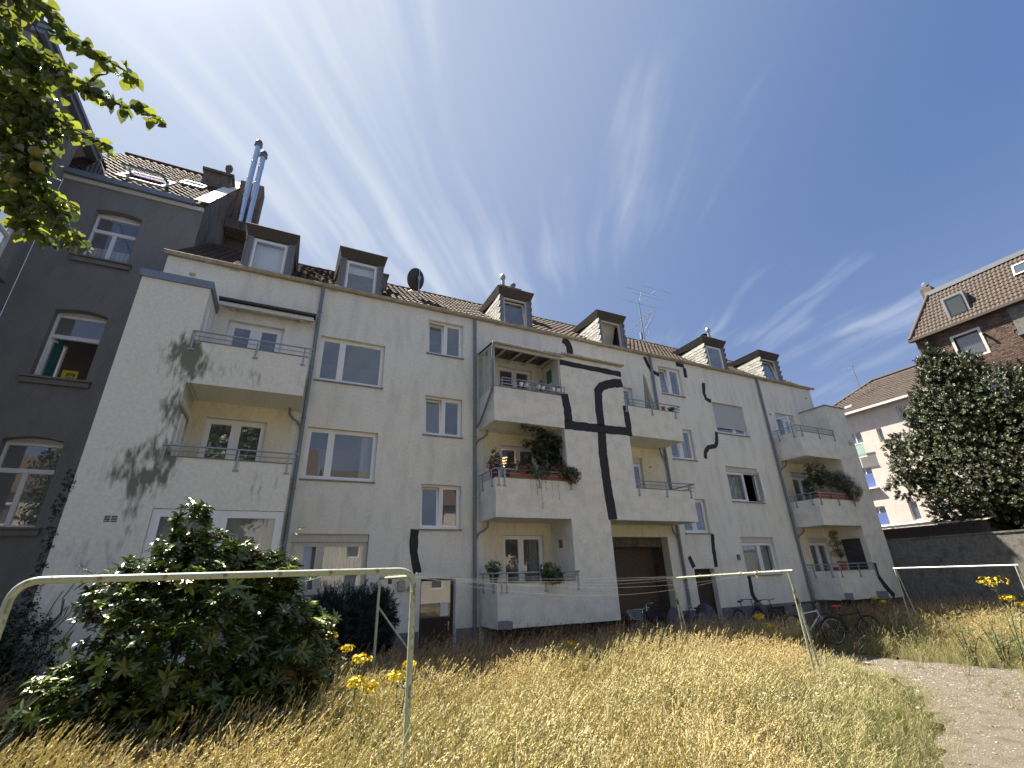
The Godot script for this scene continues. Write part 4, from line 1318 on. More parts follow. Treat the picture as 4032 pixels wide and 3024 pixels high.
func build_pink_house() -> void:
	var h := thing("pink_house", Vector3(38.0, 0, 0), "pale pink rendered house in sun behind the right end of the white house", "building")
	var t := Transform3D(Basis(Vector3(0, 0, -1), Vector3.UP, Vector3(1, 0, 0)) * Basis(Vector3.UP, PI), Vector3.ZERO)
	# facing -x: local x = world z
	t = Transform3D(Basis(Vector3(0, 0, 1), Vector3.UP, Vector3(-1, 0, 0)), Vector3.ZERO)
	var holes := [[-6.25, -5.30, 10.42, 11.36], [-4.24, -3.90, 10.15, 11.16], [-2.6, -1.9, 11.3, 12.3], [-6.3, -5.38, 7.18, 8.66], [-6.3, -5.33, 4.4, 5.85], [-3.9, -3.4, 4.7, 5.9]]
	var b := MB.new()
	wall_mesh(b, t, -8.5, 3.0, -0.3, 12.7, holes, 0.3)
	b.quad(Vector3(0, -0.3, -8.5), Vector3(9, -0.3, -8.5), Vector3(9, 12.7, -8.5), Vector3(0, 12.7, -8.5))
	put("wall", b, M.pink, h)
	var i := 0
	for q in holes:
		var f := MB.new()
		var ft := t * Transform3D(Basis.IDENTITY, Vector3(0, 0, -0.12))
		frame_mesh(f, ft, q[0], q[1], q[2], q[3], 0.06, -0.06, 0.0)
		if q[1] - q[0] > 0.6: f.obox(ft * Vector3((q[0] + q[1]) / 2, (q[2] + q[3]) / 2, -0.03), Vector3(0.06, q[3] - q[2] - 0.12, 0.06), ft.basis)
		var w := put("window", f, M.white_frame, h)
		var p := MB.new()
		pane_mesh(p, ft * Transform3D(Basis.IDENTITY, Vector3(0, 0, -0.02)), q[0] + 0.06, q[1] - 0.06, q[2] + 0.06, q[3] - 0.06)
		put("pane", p, M.glass, w)
		if i >= 3 and i < 5:
			var sb := MB.new()
			sb.obox(ft * Vector3((q[0] + q[1]) / 2, q[2] + 0.5, 0.03), Vector3(q[1] - q[0], 1.0, 0.02), ft.basis)
			put("screen", sb, mat(lin(0.10, 0.15, 0.36), 0.4), w)
			var sl := MB.new()
			sl.obox(t * Vector3((q[0] + q[1]) / 2, q[2] - 0.06, 0.14), Vector3(q[1] - q[0] + 0.2, 0.10, 0.30), t.basis)
			put("ledge", sl, M.white_frame, w)
		i += 1
	var gb := MB.new()
	gb.obox(t * Vector3(-5.75, 9.85, 0.30), Vector3(1.05, 0.95, 0.015), t.basis)
	var gg := put("glass_guard", gb, M.glass_green, h)
	var gr := MB.new()
	for y in [10.36, 9.36]: gr.obox(t * Vector3(-5.75, y, 0.30), Vector3(1.12, 0.06, 0.05), t.basis)
	put("rail", gr, M.white_frame, gg)
	var rm := MB.new()
	rm.box(Vector3(0.6, 0, -8.4), Vector3(8.9, 12.6, 2.9))
	put("interior", rm, M.room, h)
	# hipped roof
	var r := MB.new()
	var a := Vector3(-0.35, 12.75, -8.9); var c := Vector3(-0.35, 12.75, 3.2); var e := Vector3(3.75, 15.85, -5.0); var f2 := Vector3(3.75, 15.85, 1.5)
	r.quad(a, c, f2, e)
	r.tri(Vector3(7.8, 12.75, -8.9), a, e)
	r.quad(Vector3(7.8, 12.75, 3.2), Vector3(7.8, 12.75, -8.9), e, f2)
	r.tri(c, Vector3(7.8, 12.75, 3.2), f2)
	var rf := put("roof", r, M.bitumen, h)
	var p2 := atan2(3.1, 4.1)
	var tb := Basis(Vector3(0, 0, 1), Vector3(-sin(p2), cos(p2), 0), Vector3(-cos(p2), -sin(p2), 0))
	tile_roof(rf, Transform3D(tb, Vector3(-0.35, 12.75, -8.9)), 12.1, 5.1, 0.24, 0.32, M.tile_grey, [], func(p: Vector3): return absf(p.z + 4.5), 300, func(x: float, s: float): return x > s * 0.77 and x < 12.1 - s * 0.34)
	var hp := MB.new()
	hp.tube([a + Vector3(0, 0.05, 0), e + Vector3(0, 0.06, 0)], 0.11, 8)
	hp.tube([e + Vector3(0, 0.06, 0), f2 + Vector3(0, 0.06, 0)], 0.11, 8)
	put("hip_cap", hp, M.tile_grey, rf)
	var g := MB.new()
	g.box(Vector3(-0.52, 12.62, -8.9), Vector3(-0.30, 12.76, 3.2))
	put("gutter", g, M.white_frame, h)
	var sk := MB.new()
	sk.obox(Vector3(-0.35, 12.75, -8.9) + tb * Vector3(3.15, 0.07, -1.0), Vector3(0.55, 0.07, 0.45), tb)
	put("skylight", sk, M.zinc, h)

func build_brick_house() -> void:
	var h := thing("brick_house", Vector3(36.0, 0, 0), "dark brown brick house with a steep tiled roof at the right edge", "building")
	var t := Transform3D(Basis(Vector3(0, 0, 1), Vector3.UP, Vector3(-1, 0, 0)), Vector3.ZERO)
	var holes := [[2.42, 3.62, 13.4, 14.86], [2.7, 3.72, 10.4, 11.9]]
	var b := MB.new()
	wall_mesh(b, t, 0.6, 12.0, -0.3, 15.5, holes, 0.3)
	b.quad(Vector3(0, -0.3, 0.6), Vector3(9, -0.3, 0.6), Vector3(9, 15.5, 0.6), Vector3(0, 15.5, 0.6))
	put("wall", b, M.mortar, h)
	# bricks, laid in a wild bond
	var meshes := []
	for L in [0.21, 0.26, 0.31]:
		var m := MB.new()
		m.obox(Vector3(0, 0, 0.014), Vector3(L, 0.078, 0.032), Basis.IDENTITY)
		meshes.append([L, m.mesh()])
	var all := []
	var y := 8.0
	while y < 15.45:
		var z := 0.62 + rr(0, 0.12)
		while z < 7.2:
			var q: Array = meshes[rng.randi() % 3]
			var zc: float = z + q[0] / 2
			var open := false
			for k in holes: if zc > k[0] - 0.20 and zc < k[1] + 0.20 and y > k[2] - 0.12 and y < k[3] + 0.12: open = true
			if zc > 5.1 and y > 13.75: open = true
			if not open: all.append([t * Transform3D(Basis(Vector3.BACK, rr(-0.015, 0.015)) * Basis(Vector3.UP, rr(-0.02, 0.02)), Vector3(zc, y, rr(-0.006, 0.010))), q[1], rng.randi() % 5])
			z += q[0] + 0.016
		y += 0.093
	all.sort_custom(func(a, c): return a[0].origin.distance_to(Vector3(0, 14.2, 4.2)) < c[0].origin.distance_to(Vector3(0, 14.2, 4.2)))
	var bins := {}
	for i in all.size():
		if i < 300:
			var o := inst("brick", all[i][1], M.brick[all[i][2]], h)
			o.transform = all[i][0]
		else:
			if not bins.has([all[i][1], all[i][2]]): bins[[all[i][1], all[i][2]]] = []
			bins[[all[i][1], all[i][2]]].append(all[i][0])
	for k in bins: many("bricks", k[0], M.brick[k[1]], bins[k], [], h)
	for q in holes:
		var f := MB.new()
		frame_mesh(f, t, q[0] - 0.13, q[1] + 0.13, q[2] - 0.13, q[3] + 0.13, 0.13, -0.1, 0.05)
		var w := put("window", f, M.old_white, h)
		var f2 := MB.new()
		frame_mesh(f2, t * Transform3D(Basis.IDENTITY, Vector3(0, 0, -0.1)), q[0] + 0.002, q[1] - 0.002, q[2] + 0.002, q[3] - 0.002, 0.07, -0.06, 0.0)
		put("sash", f2, mat(lin(0.03, 0.035, 0.05), 0.4), w)
		var p := MB.new()
		pane_mesh(p, t * Transform3D(Basis.IDENTITY, Vector3(0, 0, -0.12)), q[0] + 0.07, q[1] - 0.07, q[2] + 0.07, q[3] - 0.07)
		put("pane", p, M.glass, w)
	var rm := MB.new()
	rm.box(Vector3(1.0, 0, 0.8), Vector3(8.9, 15.4, 11.8))
	put("interior", rm, M.room, h)
	var lp := MB.new()
	lp.tube([t * Vector3(3.86, 14.35, 0.0), t * Vector3(3.86, 14.40, 0.22), t * Vector3(3.86, 14.34, 0.30)], 0.07, 8)
	put("wall_lamp", lp, M.black, h)
	var wp := MB.new()
	wp.box(Vector3(-0.05, 13.8, 5.15), Vector3(-0.001, 15.4, 12.0))
	wp.box(Vector3(-0.16, 13.66, 5.1), Vector3(-0.001, 13.80, 12.0))
	put("rendered_panel", wp, M.concrete, h)
	# mansard
	var pt := deg_to_rad(65.0)
	var y0 := 15.62; var hgt := 3.0
	var dx := hgt / tan(pt)
	var r := MB.new()
	var A := Vector3(-0.25, y0, 0.42); var B := Vector3(-0.25, y0, 12.0); var C := Vector3(-0.25 + dx, y0 + hgt, 12.0); var D := Vector3(-0.25 + dx, y0 + hgt, 1.75)
	r.quad(A, B, C, D)
	r.quad(Vector3(8, y0, 0.42), A, D, Vector3(7, y0 + hgt, 1.75))
	r.quad(D, C, Vector3(7, y0 + hgt + 0.3, 12.0), Vector3(7, y0 + hgt + 0.3, 1.75))
	var rf := put("roof", r, M.bitumen, h)
	var tb := Basis(Vector3(0, 0, 1), Vector3(-sin(pt), cos(pt), 0), Vector3(-cos(pt), -sin(pt), 0))
	var sl := hgt / sin(pt)
	tile_roof(rf, Transform3D(tb, Vector3(-0.25, y0, 0.42)), 8.2, sl, 0.205, 0.29, M.tile_grey, [[2.25, 3.3, 0.7, 2.2]], func(p: Vector3): return p.z, 300, func(x: float, s: float): return x > s / sl * 1.30)
	var e := MB.new()
	e.box(Vector3(-0.36, y0 - 0.14, 0.36), Vector3(-0.12, y0 + 0.02, 12.0))
	put("gutter", e, M.fascia, h)
	var so := MB.new()
	so.box(Vector3(-0.13, y0 - 0.12, 0.4), Vector3(0.02, y0 - 0.06, 12.0))
	put("soffit", so, M.fascia, h)
	var vg := MB.new()
	vg.tube([A + Vector3(-0.03, 0.04, 0.05), D + Vector3(-0.03, 0.04, 0.05)], 0.13, 8)
	put("hip_cap", vg, M.tile_grey, rf)
	var tr := MB.new()
	tr.box(Vector3(-0.28 + dx - 0.1, y0 + hgt - 0.02, 1.7), Vector3(-0.28 + dx + 0.3, y0 + hgt + 0.26, 12.0))
	put("roof_trim", tr, M.panel, h)
	# chimney at the top left corner
	var ch := MB.new()
	ch.box(Vector3(dx - 0.1, y0 + hgt - 0.3, 1.45), Vector3(dx + 0.5, y0 + hgt + 0.75, 2.05))
	var cs := put("chimney", ch, M.gable, h)
	var cb := MB.new()
	cb.lathe([[0.10, 0], [0.10, 0.12], [0.22, 0.2], [0.24, 0.34], [0.16, 0.46], [0.0, 0.5]], Vector3(dx + 0.2, y0 + hgt + 0.75, 1.75), 12)
	put("cowl", cb, M.chrome, cs)
	var rw := MB.new()
	frame_mesh(rw, Transform3D(tb * Basis(Vector3.RIGHT, Vector3(0, 0, -1), Vector3.UP), Vector3(-0.25, y0, 0.42) + tb * Vector3(6.1, 0.10, -2.2)), -0.55, 0.55, -0.42, 0.42, 0.08, -0.05, 0.05)
	var rwo := put("roof_window", rw, M.old_white, h)
	var rwp := MB.new()
	rwp.obox(Vector3(-0.25, y0, 0.42) + tb * Vector3(6.1, 0.10, -2.2), Vector3(0.94, 0.02, 0.68), tb)
	put("pane", rwp, mat(lin(0.06, 0.08, 0.12), 0.05), rwo)
	# box dormer
	var d := MB.new()
	var zx := -0.05
	d.box(Vector3(zx, 16.05, 2.62), Vector3(zx + 1.4, 17.55, 3.76))
	var dm := put("dormer", d, M.panel, h)
	var df := MB.new()
	frame_mesh(df, Transform3D(t.basis, Vector3(zx, 0, 0)), 2.76, 3.62, 16.18, 17.42, 0.06, 0.001, 0.04)
	put("window_frame", df, M.black, dm)
	var dp := MB.new()
	dp.box(Vector3(zx - 0.012, 16.24, 2.82), Vector3(zx - 0.004, 17.36, 3.56))
	var gl := mat(lin(0.05, 0.06, 0.06), 0.03)
	gl.metallic_specular = 0.9
	put("pane", dp, gl, dm)

func build_opposite() -> void:
	# what the panes and the render of the facade see behind the camera: sunlit rear houses and garden trees
	var cfg := [[-22.0, 12.0, 9.5, Vector3(0.50, 0.47, 0.42), "cream rendered house behind the camera, mirrored in the first floor panes"], [-9.0, 11.0, 11.0, Vector3(0.36, 0.36, 0.35), "grey rendered house behind the camera, mirrored in the stair windows"], [3.0, 13.0, 9.0, Vector3(0.60, 0.57, 0.52), "white rendered house behind the camera, mirrored in the balcony doors"], [17.0, 12.0, 10.0, Vector3(0.52, 0.45, 0.36), "tan rendered house behind the camera, farthest to the right"]]
	var n := 0
	for c in cfg:
		var h := thing("rear_house", Vector3(c[0], 0, 33.0), c[4], "building")
		var holes := []
		for f in 3:
			for k in 4: holes.append([1.2 + k * 2.7, 2.3 + k * 2.7, 1.2 + f * 2.9, 2.7 + f * 2.9])
		var t := Transform3D(Basis(Vector3(-1, 0, 0), Vector3.UP, Vector3(0, 0, -1)), Vector3(c[1], 0, 0))
		var w := MB.new()
		wall_mesh(w, t, 0.0, c[1], -0.3, c[2], holes, 0.25)
		put("wall", w, rough_mat(c[3], 0.05, 0.8, [], Vector3.ONE, 0.6, 0.92, 200 + n), h)
		for q in holes:
			var f := MB.new()
			frame_mesh(f, t * Transform3D(Basis.IDENTITY, Vector3(0, 0, -0.12)), q[0], q[1], q[2], q[3], 0.07, -0.06, 0.0)
			var wi := put("window", f, M.white_frame, h)
			var p := MB.new()
			pane_mesh(p, t * Transform3D(Basis.IDENTITY, Vector3(0, 0, -0.15)), q[0] + 0.07, q[1] - 0.07, q[2] + 0.07, q[3] - 0.07)
			put("pane", p, M.glass, wi)
		var rm := MB.new()
		rm.box(Vector3(0.1, 0, 0.6), Vector3(c[1] - 0.1, c[2] - 0.1, 8.0))
		put("interior", rm, M.room, h)
		var r := MB.new()
		r.quad(Vector3(c[1] + 0.3, c[2], -0.4), Vector3(-0.3, c[2], -0.4), Vector3(-0.3, c[2] + 3.8, 4.2), Vector3(c[1] + 0.3, c[2] + 3.8, 4.2))
		r.quad(Vector3(-0.3, c[2], 8.8), Vector3(c[1] + 0.3, c[2], 8.8), Vector3(c[1] + 0.3, c[2] + 3.8, 4.2), Vector3(-0.3, c[2] + 3.8, 4.2))
		put("roof", r, M.tile, h)
		n += 1

func chimney(at: Vector3, size: Vector3, label: String, pots: Array) -> void:
	var c := thing("chimney", at, label, "chimney")
	var b := MB.new()
	b.box(Vector3(-size.x / 2, -0.6, -size.z / 2), Vector3(size.x / 2, size.y, size.z / 2))
	b.box(Vector3(-size.x / 2 - 0.05, size.y, -size.z / 2 - 0.05), Vector3(size.x / 2 + 0.05, size.y + 0.07, size.z / 2 + 0.05))
	put("stack", b, M.gable, c)
	for p in pots:
		var q := MB.new()
		var r: float = p[1]; var hh: float = p[2]
		q.lathe([[r, 0], [r * 0.95, hh * 0.62], [r * 1.45, hh * 0.66], [r * 1.5, hh * 0.82], [r * 0.9, hh * 0.95], [0.0, hh]], Vector3(p[0], size.y + 0.07, 0), 12)
		put("chimney_pot", q, p[3], c)

func yagi(b: MB, o: Vector3, along: Vector3, across: Vector3, n: int, len0: float, len1: float, span: float) -> void:
	b.tube([o, o + along * span], 0.009, 5)
	for i in n:
		var k := i / float(n - 1)
		var L := lerpf(len0, len1, k) / 2
		var p := o + along * span * k
		b.tube([p - across * L, p + across * L], 0.006, 4)

func build_roof_gear() -> void:
	# satellite dish, seen from behind
	var d := thing("satellite_dish", Vector3(3.43, 11.72, -1.45), "dark satellite dish on a mast above the white house roof", "satellite dish")
	var m := MB.new()
	m.tube([Vector3(0, 0, 0), Vector3(0, 1.42, 0)], 0.024, 8)
	put("mast", m, M.steel, d)
	var nn := Vector3(-0.42, 0.34, -0.84).normalized()
	var sx := nn.cross(Vector3.UP).normalized()
	var sy := sx.cross(nn)
	var dish := MB.new()
	var ce := Vector3(-0.06, 1.05, -0.08)
	for i in 5:
		for k in 28:
			var f := func(ii: int, kk: int) -> Vector3:
				var rad := ii / 5.0
				var a := TAU * kk / 28.0
				return ce + (sx * cos(a) * 0.40 + sy * sin(a) * 0.45) * rad + nn * 0.09 * rad * rad
			dish.quad(f.call(i, k), f.call(i, k + 1), f.call(i + 1, k + 1), f.call(i + 1, k))
	put("reflector", dish, mat(lin(0.035, 0.036, 0.04), 0.5), d)
	var arm := MB.new()
	arm.tube([ce - sy * 0.42 + nn * 0.05, ce - sy * 0.50 + nn * 0.42], 0.013, 6)
	arm.obox(ce - sy * 0.46 + nn * 0.46, Vector3(0.06, 0.06, 0.12), Basis(sx, sy, nn))
	arm.box(Vector3(-0.05, 0.98, -0.06), Vector3(0.05, 1.14, 0.03))
	put("receiver_arm", arm, M.steel, d)
	# television aerial
	var a := thing("television_aerial", Vector3(15.95, 13.05, -3.0), "tall television aerial with several crossbars on the white house roof", "aerial")
	var mm := MB.new()
	mm.tube([Vector3.ZERO, Vector3(0, 2.75, 0)], 0.026, 8)
	mm.tube([Vector3(0, 2.7, 0), Vector3(0.02, 4.55, 0)], 0.006, 4)
	put("mast", mm, M.pipe, a)
	var y1 := MB.new()
	yagi(y1, Vector3(0.02, 2.6, 0), Vector3(0.1, 0.1, 0.9).normalized(), Vector3(1, -0.02, 0.05).normalized(), 3, 2.2, 1.9, 1.3)
	y1.tube([Vector3(0, 2.7, 0.1), Vector3(0.2, 3.35, 0.1)], 0.010, 5)
	y1.tube([Vector3(-0.85, 3.38, 0.1), Vector3(1.3, 3.38, 0.1)], 0.007, 4)
	put("crossbar_array", y1, M.pipe, a)
	var y2 := MB.new()
	yagi(y2, Vector3(-1.05, 0.55, 0.2), Vector3(0.72, 0.69, 0.0).normalized(), Vector3(0.3, 0, 0.95).normalized(), 9, 0.9, 0.5, 2.8)
	put("crossbar_array", y2, M.pipe, a)
	var y3 := MB.new()
	yagi(y3, Vector3(0.08, 0.9, 0), Vector3(0.45, 0.85, 0.25).normalized(), Vector3(0.8, -0.42, 0.3).normalized(), 14, 0.42, 0.26, 1.35)
	y3.tube([Vector3(0, 0.75, 0), Vector3(0.2, 0.6, 0.05), Vector3(0.35, 0.95, 0.1), Vector3(0.3, 1.4, 0.1)], 0.009, 5)
	y3.box(Vector3(-0.24, 0.35, -0.05), Vector3(-0.12, 0.75, 0.05))
	put("crossbar_array", y3, M.pipe, a)
	var a2 := thing("television_aerial", Vector3(39.6, 13.9, -5.05), "thin television aerial on the pink house roof", "aerial")
	var m2 := MB.new()
	m2.tube([Vector3.ZERO, Vector3(-0.15, 2.9, 0)], 0.028, 6)
	put("mast", m2, M.pipe, a2)
	var q2 := MB.new()
	yagi(q2, Vector3(-0.14, 2.8, 0.1), Vector3(0, 0.08, -1).normalized(), Vector3(1, 0, 0), 5, 0.8, 0.6, 1.0)
	yagi(q2, Vector3(-0.05, 0.8, 0.6), Vector3(0, 0, -1), Vector3(0.3, 0.9, 0).normalized(), 4, 0.7, 0.7, 1.3)
	put("crossbar_array", q2, M.pipe, a2)
	# chimneys of the white house
	chimney(Vector3(2.1, 11.9, -2.1), Vector3(0.42, 0.95, 0.42), "brown chimney stub right of the second dormer", [])
	chimney(Vector3(8.0, 12.9, -3.0), Vector3(1.0, 1.45, 0.5), "chimney with two ribbed pots above the third dormer", [[-0.26, 0.085, 0.85, M.steel], [0.26, 0.09, 0.46, M.pipe]])
	chimney(Vector3(12.75, 12.1, -2.2), Vector3(0.42, 1.0, 0.42), "brown chimney stub right of the fourth dormer", [])
	chimney(Vector3(20.75, 12.9, -3.0), Vector3(0.8, 1.42, 0.5), "chimney with a black pot and a steel flue above the fifth dormer", [[-0.18, 0.13, 0.32, M.black], [0.22, 0.085, 0.85, M.steel]])
	var vp := MB.new()
	vp.lathe([[0.05, -0.35], [0.05, 0.42], [0.10, 0.44], [0.10, 0.52], [0.0, 0.56]], Vector3(7.85, 11.9, -1.55), 10)
	tag(put("vent_pipe", vp, M.black), "short black vent pipe beside the third dormer", "pipe")
	# twin steel flues with the dark stack behind, by the grey house's gable
	for q in [[-3.42, 20.35, -5.0, "taller of two steel flues at the grey house gable"], [-3.16, 19.95, -5.15, "shorter of two steel flues at the grey house gable"]]:
		var f := thing("steel_flue", Vector3(q[0], 16.0, q[2]), q[3], "flue")
		var p := MB.new()
		p.tube([Vector3(0, 0, 0), Vector3(0, q[1] - 16.0, 0)], 0.115, 16)
		put("pipe", p, M.stainless, f)
		for y in [0.4, 1.4, 2.4, 3.4]:
			var r := MB.new()
			r.torus(Vector3(0, y, 0), Basis(Vector3.RIGHT, Vector3(0, 0, -1), Vector3.UP), 0.117, 0.012, 16, 6)
			put("joint_ring", r, M.stainless, f)
		var c := MB.new()
		c.lathe([[0.115, 0], [0.17, 0.06], [0.17, 0.12], [0.10, 0.16], [0.10, 0.24], [0.16, 0.26], [0.12, 0.36], [0.0, 0.38]], Vector3(0, q[1] - 16.0, 0), 14)
		put("cowl", c, M.pipe, f)
	var fs := MB.new()
	fs.box(Vector3(-3.88, 10.6, -6.6), Vector3(-3.0, 12.4, -5.9))
	fs.box(Vector3(-3.88, 12.4, -6.5), Vector3(-2.95, 18.9, -5.75))
	fs.box(Vector3(-3.88, 15.55, -5.6), Vector3(-3.0, 15.98, -4.85))
	tag(put("chimney", fs, M.gable), "tall dark chimney stack behind the steel flues", "chimney")
	# cable to the grey wing
	var cb := MB.new()
	var pts := []
	for i in 13:
		var k := i / 12.0
		pts.append(Vector3(-6.0, 10.9, 32.99).lerp(Vector3(-7.45, 15.4, -0.39), k) - Vector3(0, 0.5 * k * (1 - k), 0))
	cb.tube(pts, 0.016, 6)
	tag(put("overhead_cable", cb, M.black), "black overhead cable running from the grey house eaves over the camera", "cable")

func blossom_mesh(petals: int, r: float) -> ArrayMesh:
	var b := MB.new()
	for i in petals:
		var a := TAU * i / petals
		var o := Vector3(cos(a), 0.25, sin(a)); var s := Vector3(-sin(a), 0, cos(a))
		b.quad(Vector3.ZERO, o * r * 0.55 - s * r * 0.42, o * r + Vector3(0, 0.1 * r, 0), o * r * 0.55 + s * r * 0.42)
	return b.mesh()

func small_leaf_mesh(n: int, L: float, w: float, up: float) -> ArrayMesh:
	# a sprig: n pointed leaves around a short stalk
	var b := MB.new()
	var g := RandomNumberGenerator.new(); g.seed = n * 31 + int(L * 1000)
	for i in n:
		var a := TAU * i * 0.382 + g.randf_range(-0.3, 0.3)
		var h := L * 1.2 * i / n
		var o := Vector3(cos(a), up + g.randf_range(-0.25, 0.25), sin(a)).normalized()
		var s := o.cross(Vector3.UP).normalized()
		var base := Vector3(0, h, 0)
		var ll := L * g.randf_range(0.75, 1.15)
		var mid := base + o * ll * 0.5 + Vector3(0, 0.06 * L, 0)
		var tip := base + o * ll - Vector3(0, 0.12 * L, 0)
		b.tri(base, mid - s * w, mid + s * w)
		b.tri(mid - s * w, tip, mid + s * w)
	return b.mesh()

func foliage(called: String, parent: Node, m: Mesh, mt: Material, centers: Array, count: int, size: Vector2, tone: Callable, shell := 0.55, rise := 0.0) -> void:
	# centers: [pos, radius vec]; sprigs point outwards
	var xf := []
	var co := []
	var weights := []
	var tot := 0.0
	for c in centers:
		tot += c[1].x * c[1].y + c[1].y * c[1].z
		weights.append(tot)
	for i in count:
		var k := rr(0, tot)
		var j := 0
		while weights[j] < k: j += 1
		var c: Array = centers[j]
		var d := Vector3(rng.randfn(), rng.randfn(), rng.randfn()).normalized()
		var rad := pow(rr(pow(shell, 3.0), 1.0), 1.0 / 3.0) * rr(0.9, 1.08)
		var p: Vector3 = c[0] + d * c[1] * rad
		var up := (d * (1.0 - 0.5 * rise) + Vector3(rr(-0.6, 0.6), rr(-0.2, 0.9) + rise, rr(-0.6, 0.6))).normalized()
		var sx := up.cross(Vector3(rr(-1, 1), rr(-1, 1), rr(-1, 1))).normalized()
		var s := rr(size.x, size.y)
		xf.append(Transform3D(Basis(sx, up, sx.cross(up)).scaled(Vector3(s, s, s)), p))
		co.append(tone.call(p, d, rad))
	many(called, m, mt, xf, co, parent)

func green(a: Vector3, b: Vector3) -> Callable:
	return func(_p, _d, _r):
		var k := rr(0, 1)
		var q := a.lerp(b, k * k)
		var s := rr(0.8, 1.2)
		return Color(q.x * s, q.y * s, q.z * s)

func box_planter(called: String, at: Vector3, size: Vector3, label: String, m: Material) -> Node3D:
	var t := thing(called, at, label, "planter")
	var b := MB.new()
	var x := size.x / 2; var z := size.z / 2; var y := size.y
	# tapered trough with a rim
	for s in [[Vector3(-x * 0.96, 0, z * 0.8), Vector3(x * 0.96, 0, z * 0.8), Vector3(x, y, z), Vector3(-x, y, z)], [Vector3(x * 0.96, 0, -z * 0.8), Vector3(-x * 0.96, 0, -z * 0.8), Vector3(-x, y, -z), Vector3(x, y, -z)], [Vector3(x * 0.96, 0, z * 0.8), Vector3(x * 0.96, 0, -z * 0.8), Vector3(x, y, -z), Vector3(x, y, z)], [Vector3(-x * 0.96, 0, -z * 0.8), Vector3(-x * 0.96, 0, z * 0.8), Vector3(-x, y, z), Vector3(-x, y, -z)], [Vector3(-x * 0.96, 0, -z * 0.8), Vector3(x * 0.96, 0, -z * 0.8), Vector3(x * 0.96, 0, z * 0.8), Vector3(-x * 0.96, 0, z * 0.8)]]:
		b.quad(s[0], s[1], s[2], s[3])
	put("trough", b, m, t)
	var r := MB.new()
	frame_mesh(r, Transform3D(Basis(Vector3.RIGHT, Vector3(0, 0, -1), Vector3.UP), Vector3(0, y, 0)), -x - 0.012, x + 0.012, -z - 0.012, z + 0.012, 0.022, -0.025, 0.004)
	put("rim", r, m, t)
	var e := MB.new()
	e.quad(Vector3(-x * 0.97, y - 0.03, z * 0.95), Vector3(x * 0.97, y - 0.03, z * 0.95), Vector3(x * 0.97, y - 0.03, -z * 0.95), Vector3(-x * 0.97, y - 0.03, -z * 0.95))
	put("soil", e, M.soil, t)
	return t

func pot(called: String, at: Vector3, r: float, hh: float, label: String, m: Material) -> Node3D:
	var t := thing(called, at, label, "flower pot")
	var b := MB.new()
	b.lathe([[0.0, 0.0], [r * 0.7, 0.0], [r * 0.96, hh * 0.82], [r * 1.06, hh * 0.84], [r * 1.06, hh], [r * 0.95, hh], [r * 0.93, hh * 0.88]], Vector3.ZERO, 14)
	put("bowl", b, m, t)
	var e := MB.new()
	e.lathe([[r * 0.94, hh * 0.9], [0.0, hh * 0.92]], Vector3.ZERO, 12)
	put("soil", e, M.soil, t)
	return t

func flowers(called: String, at: Vector3, clumps: Array, leaf_n: int, bloom_n: int, bloom: Array, label: String) -> Node3D:
	var t := thing(called, at, label, "flowers")
	foliage("leaves", t, small_leaf_mesh(6, 0.05, 0.016, 0.5), M.leaf, clumps, leaf_n, Vector2(0.7, 1.2), green(Vector3(0.035, 0.07, 0.02), Vector3(0.07, 0.13, 0.03)), 0.2)
	if bloom_n: foliage("blossoms", t, blossom_mesh(6, 0.026), M.petal, clumps, bloom_n, Vector2(0.8, 1.3), func(_p, _d, _r): return bloom[rng.randi() % bloom.size()], 0.85)
	return t

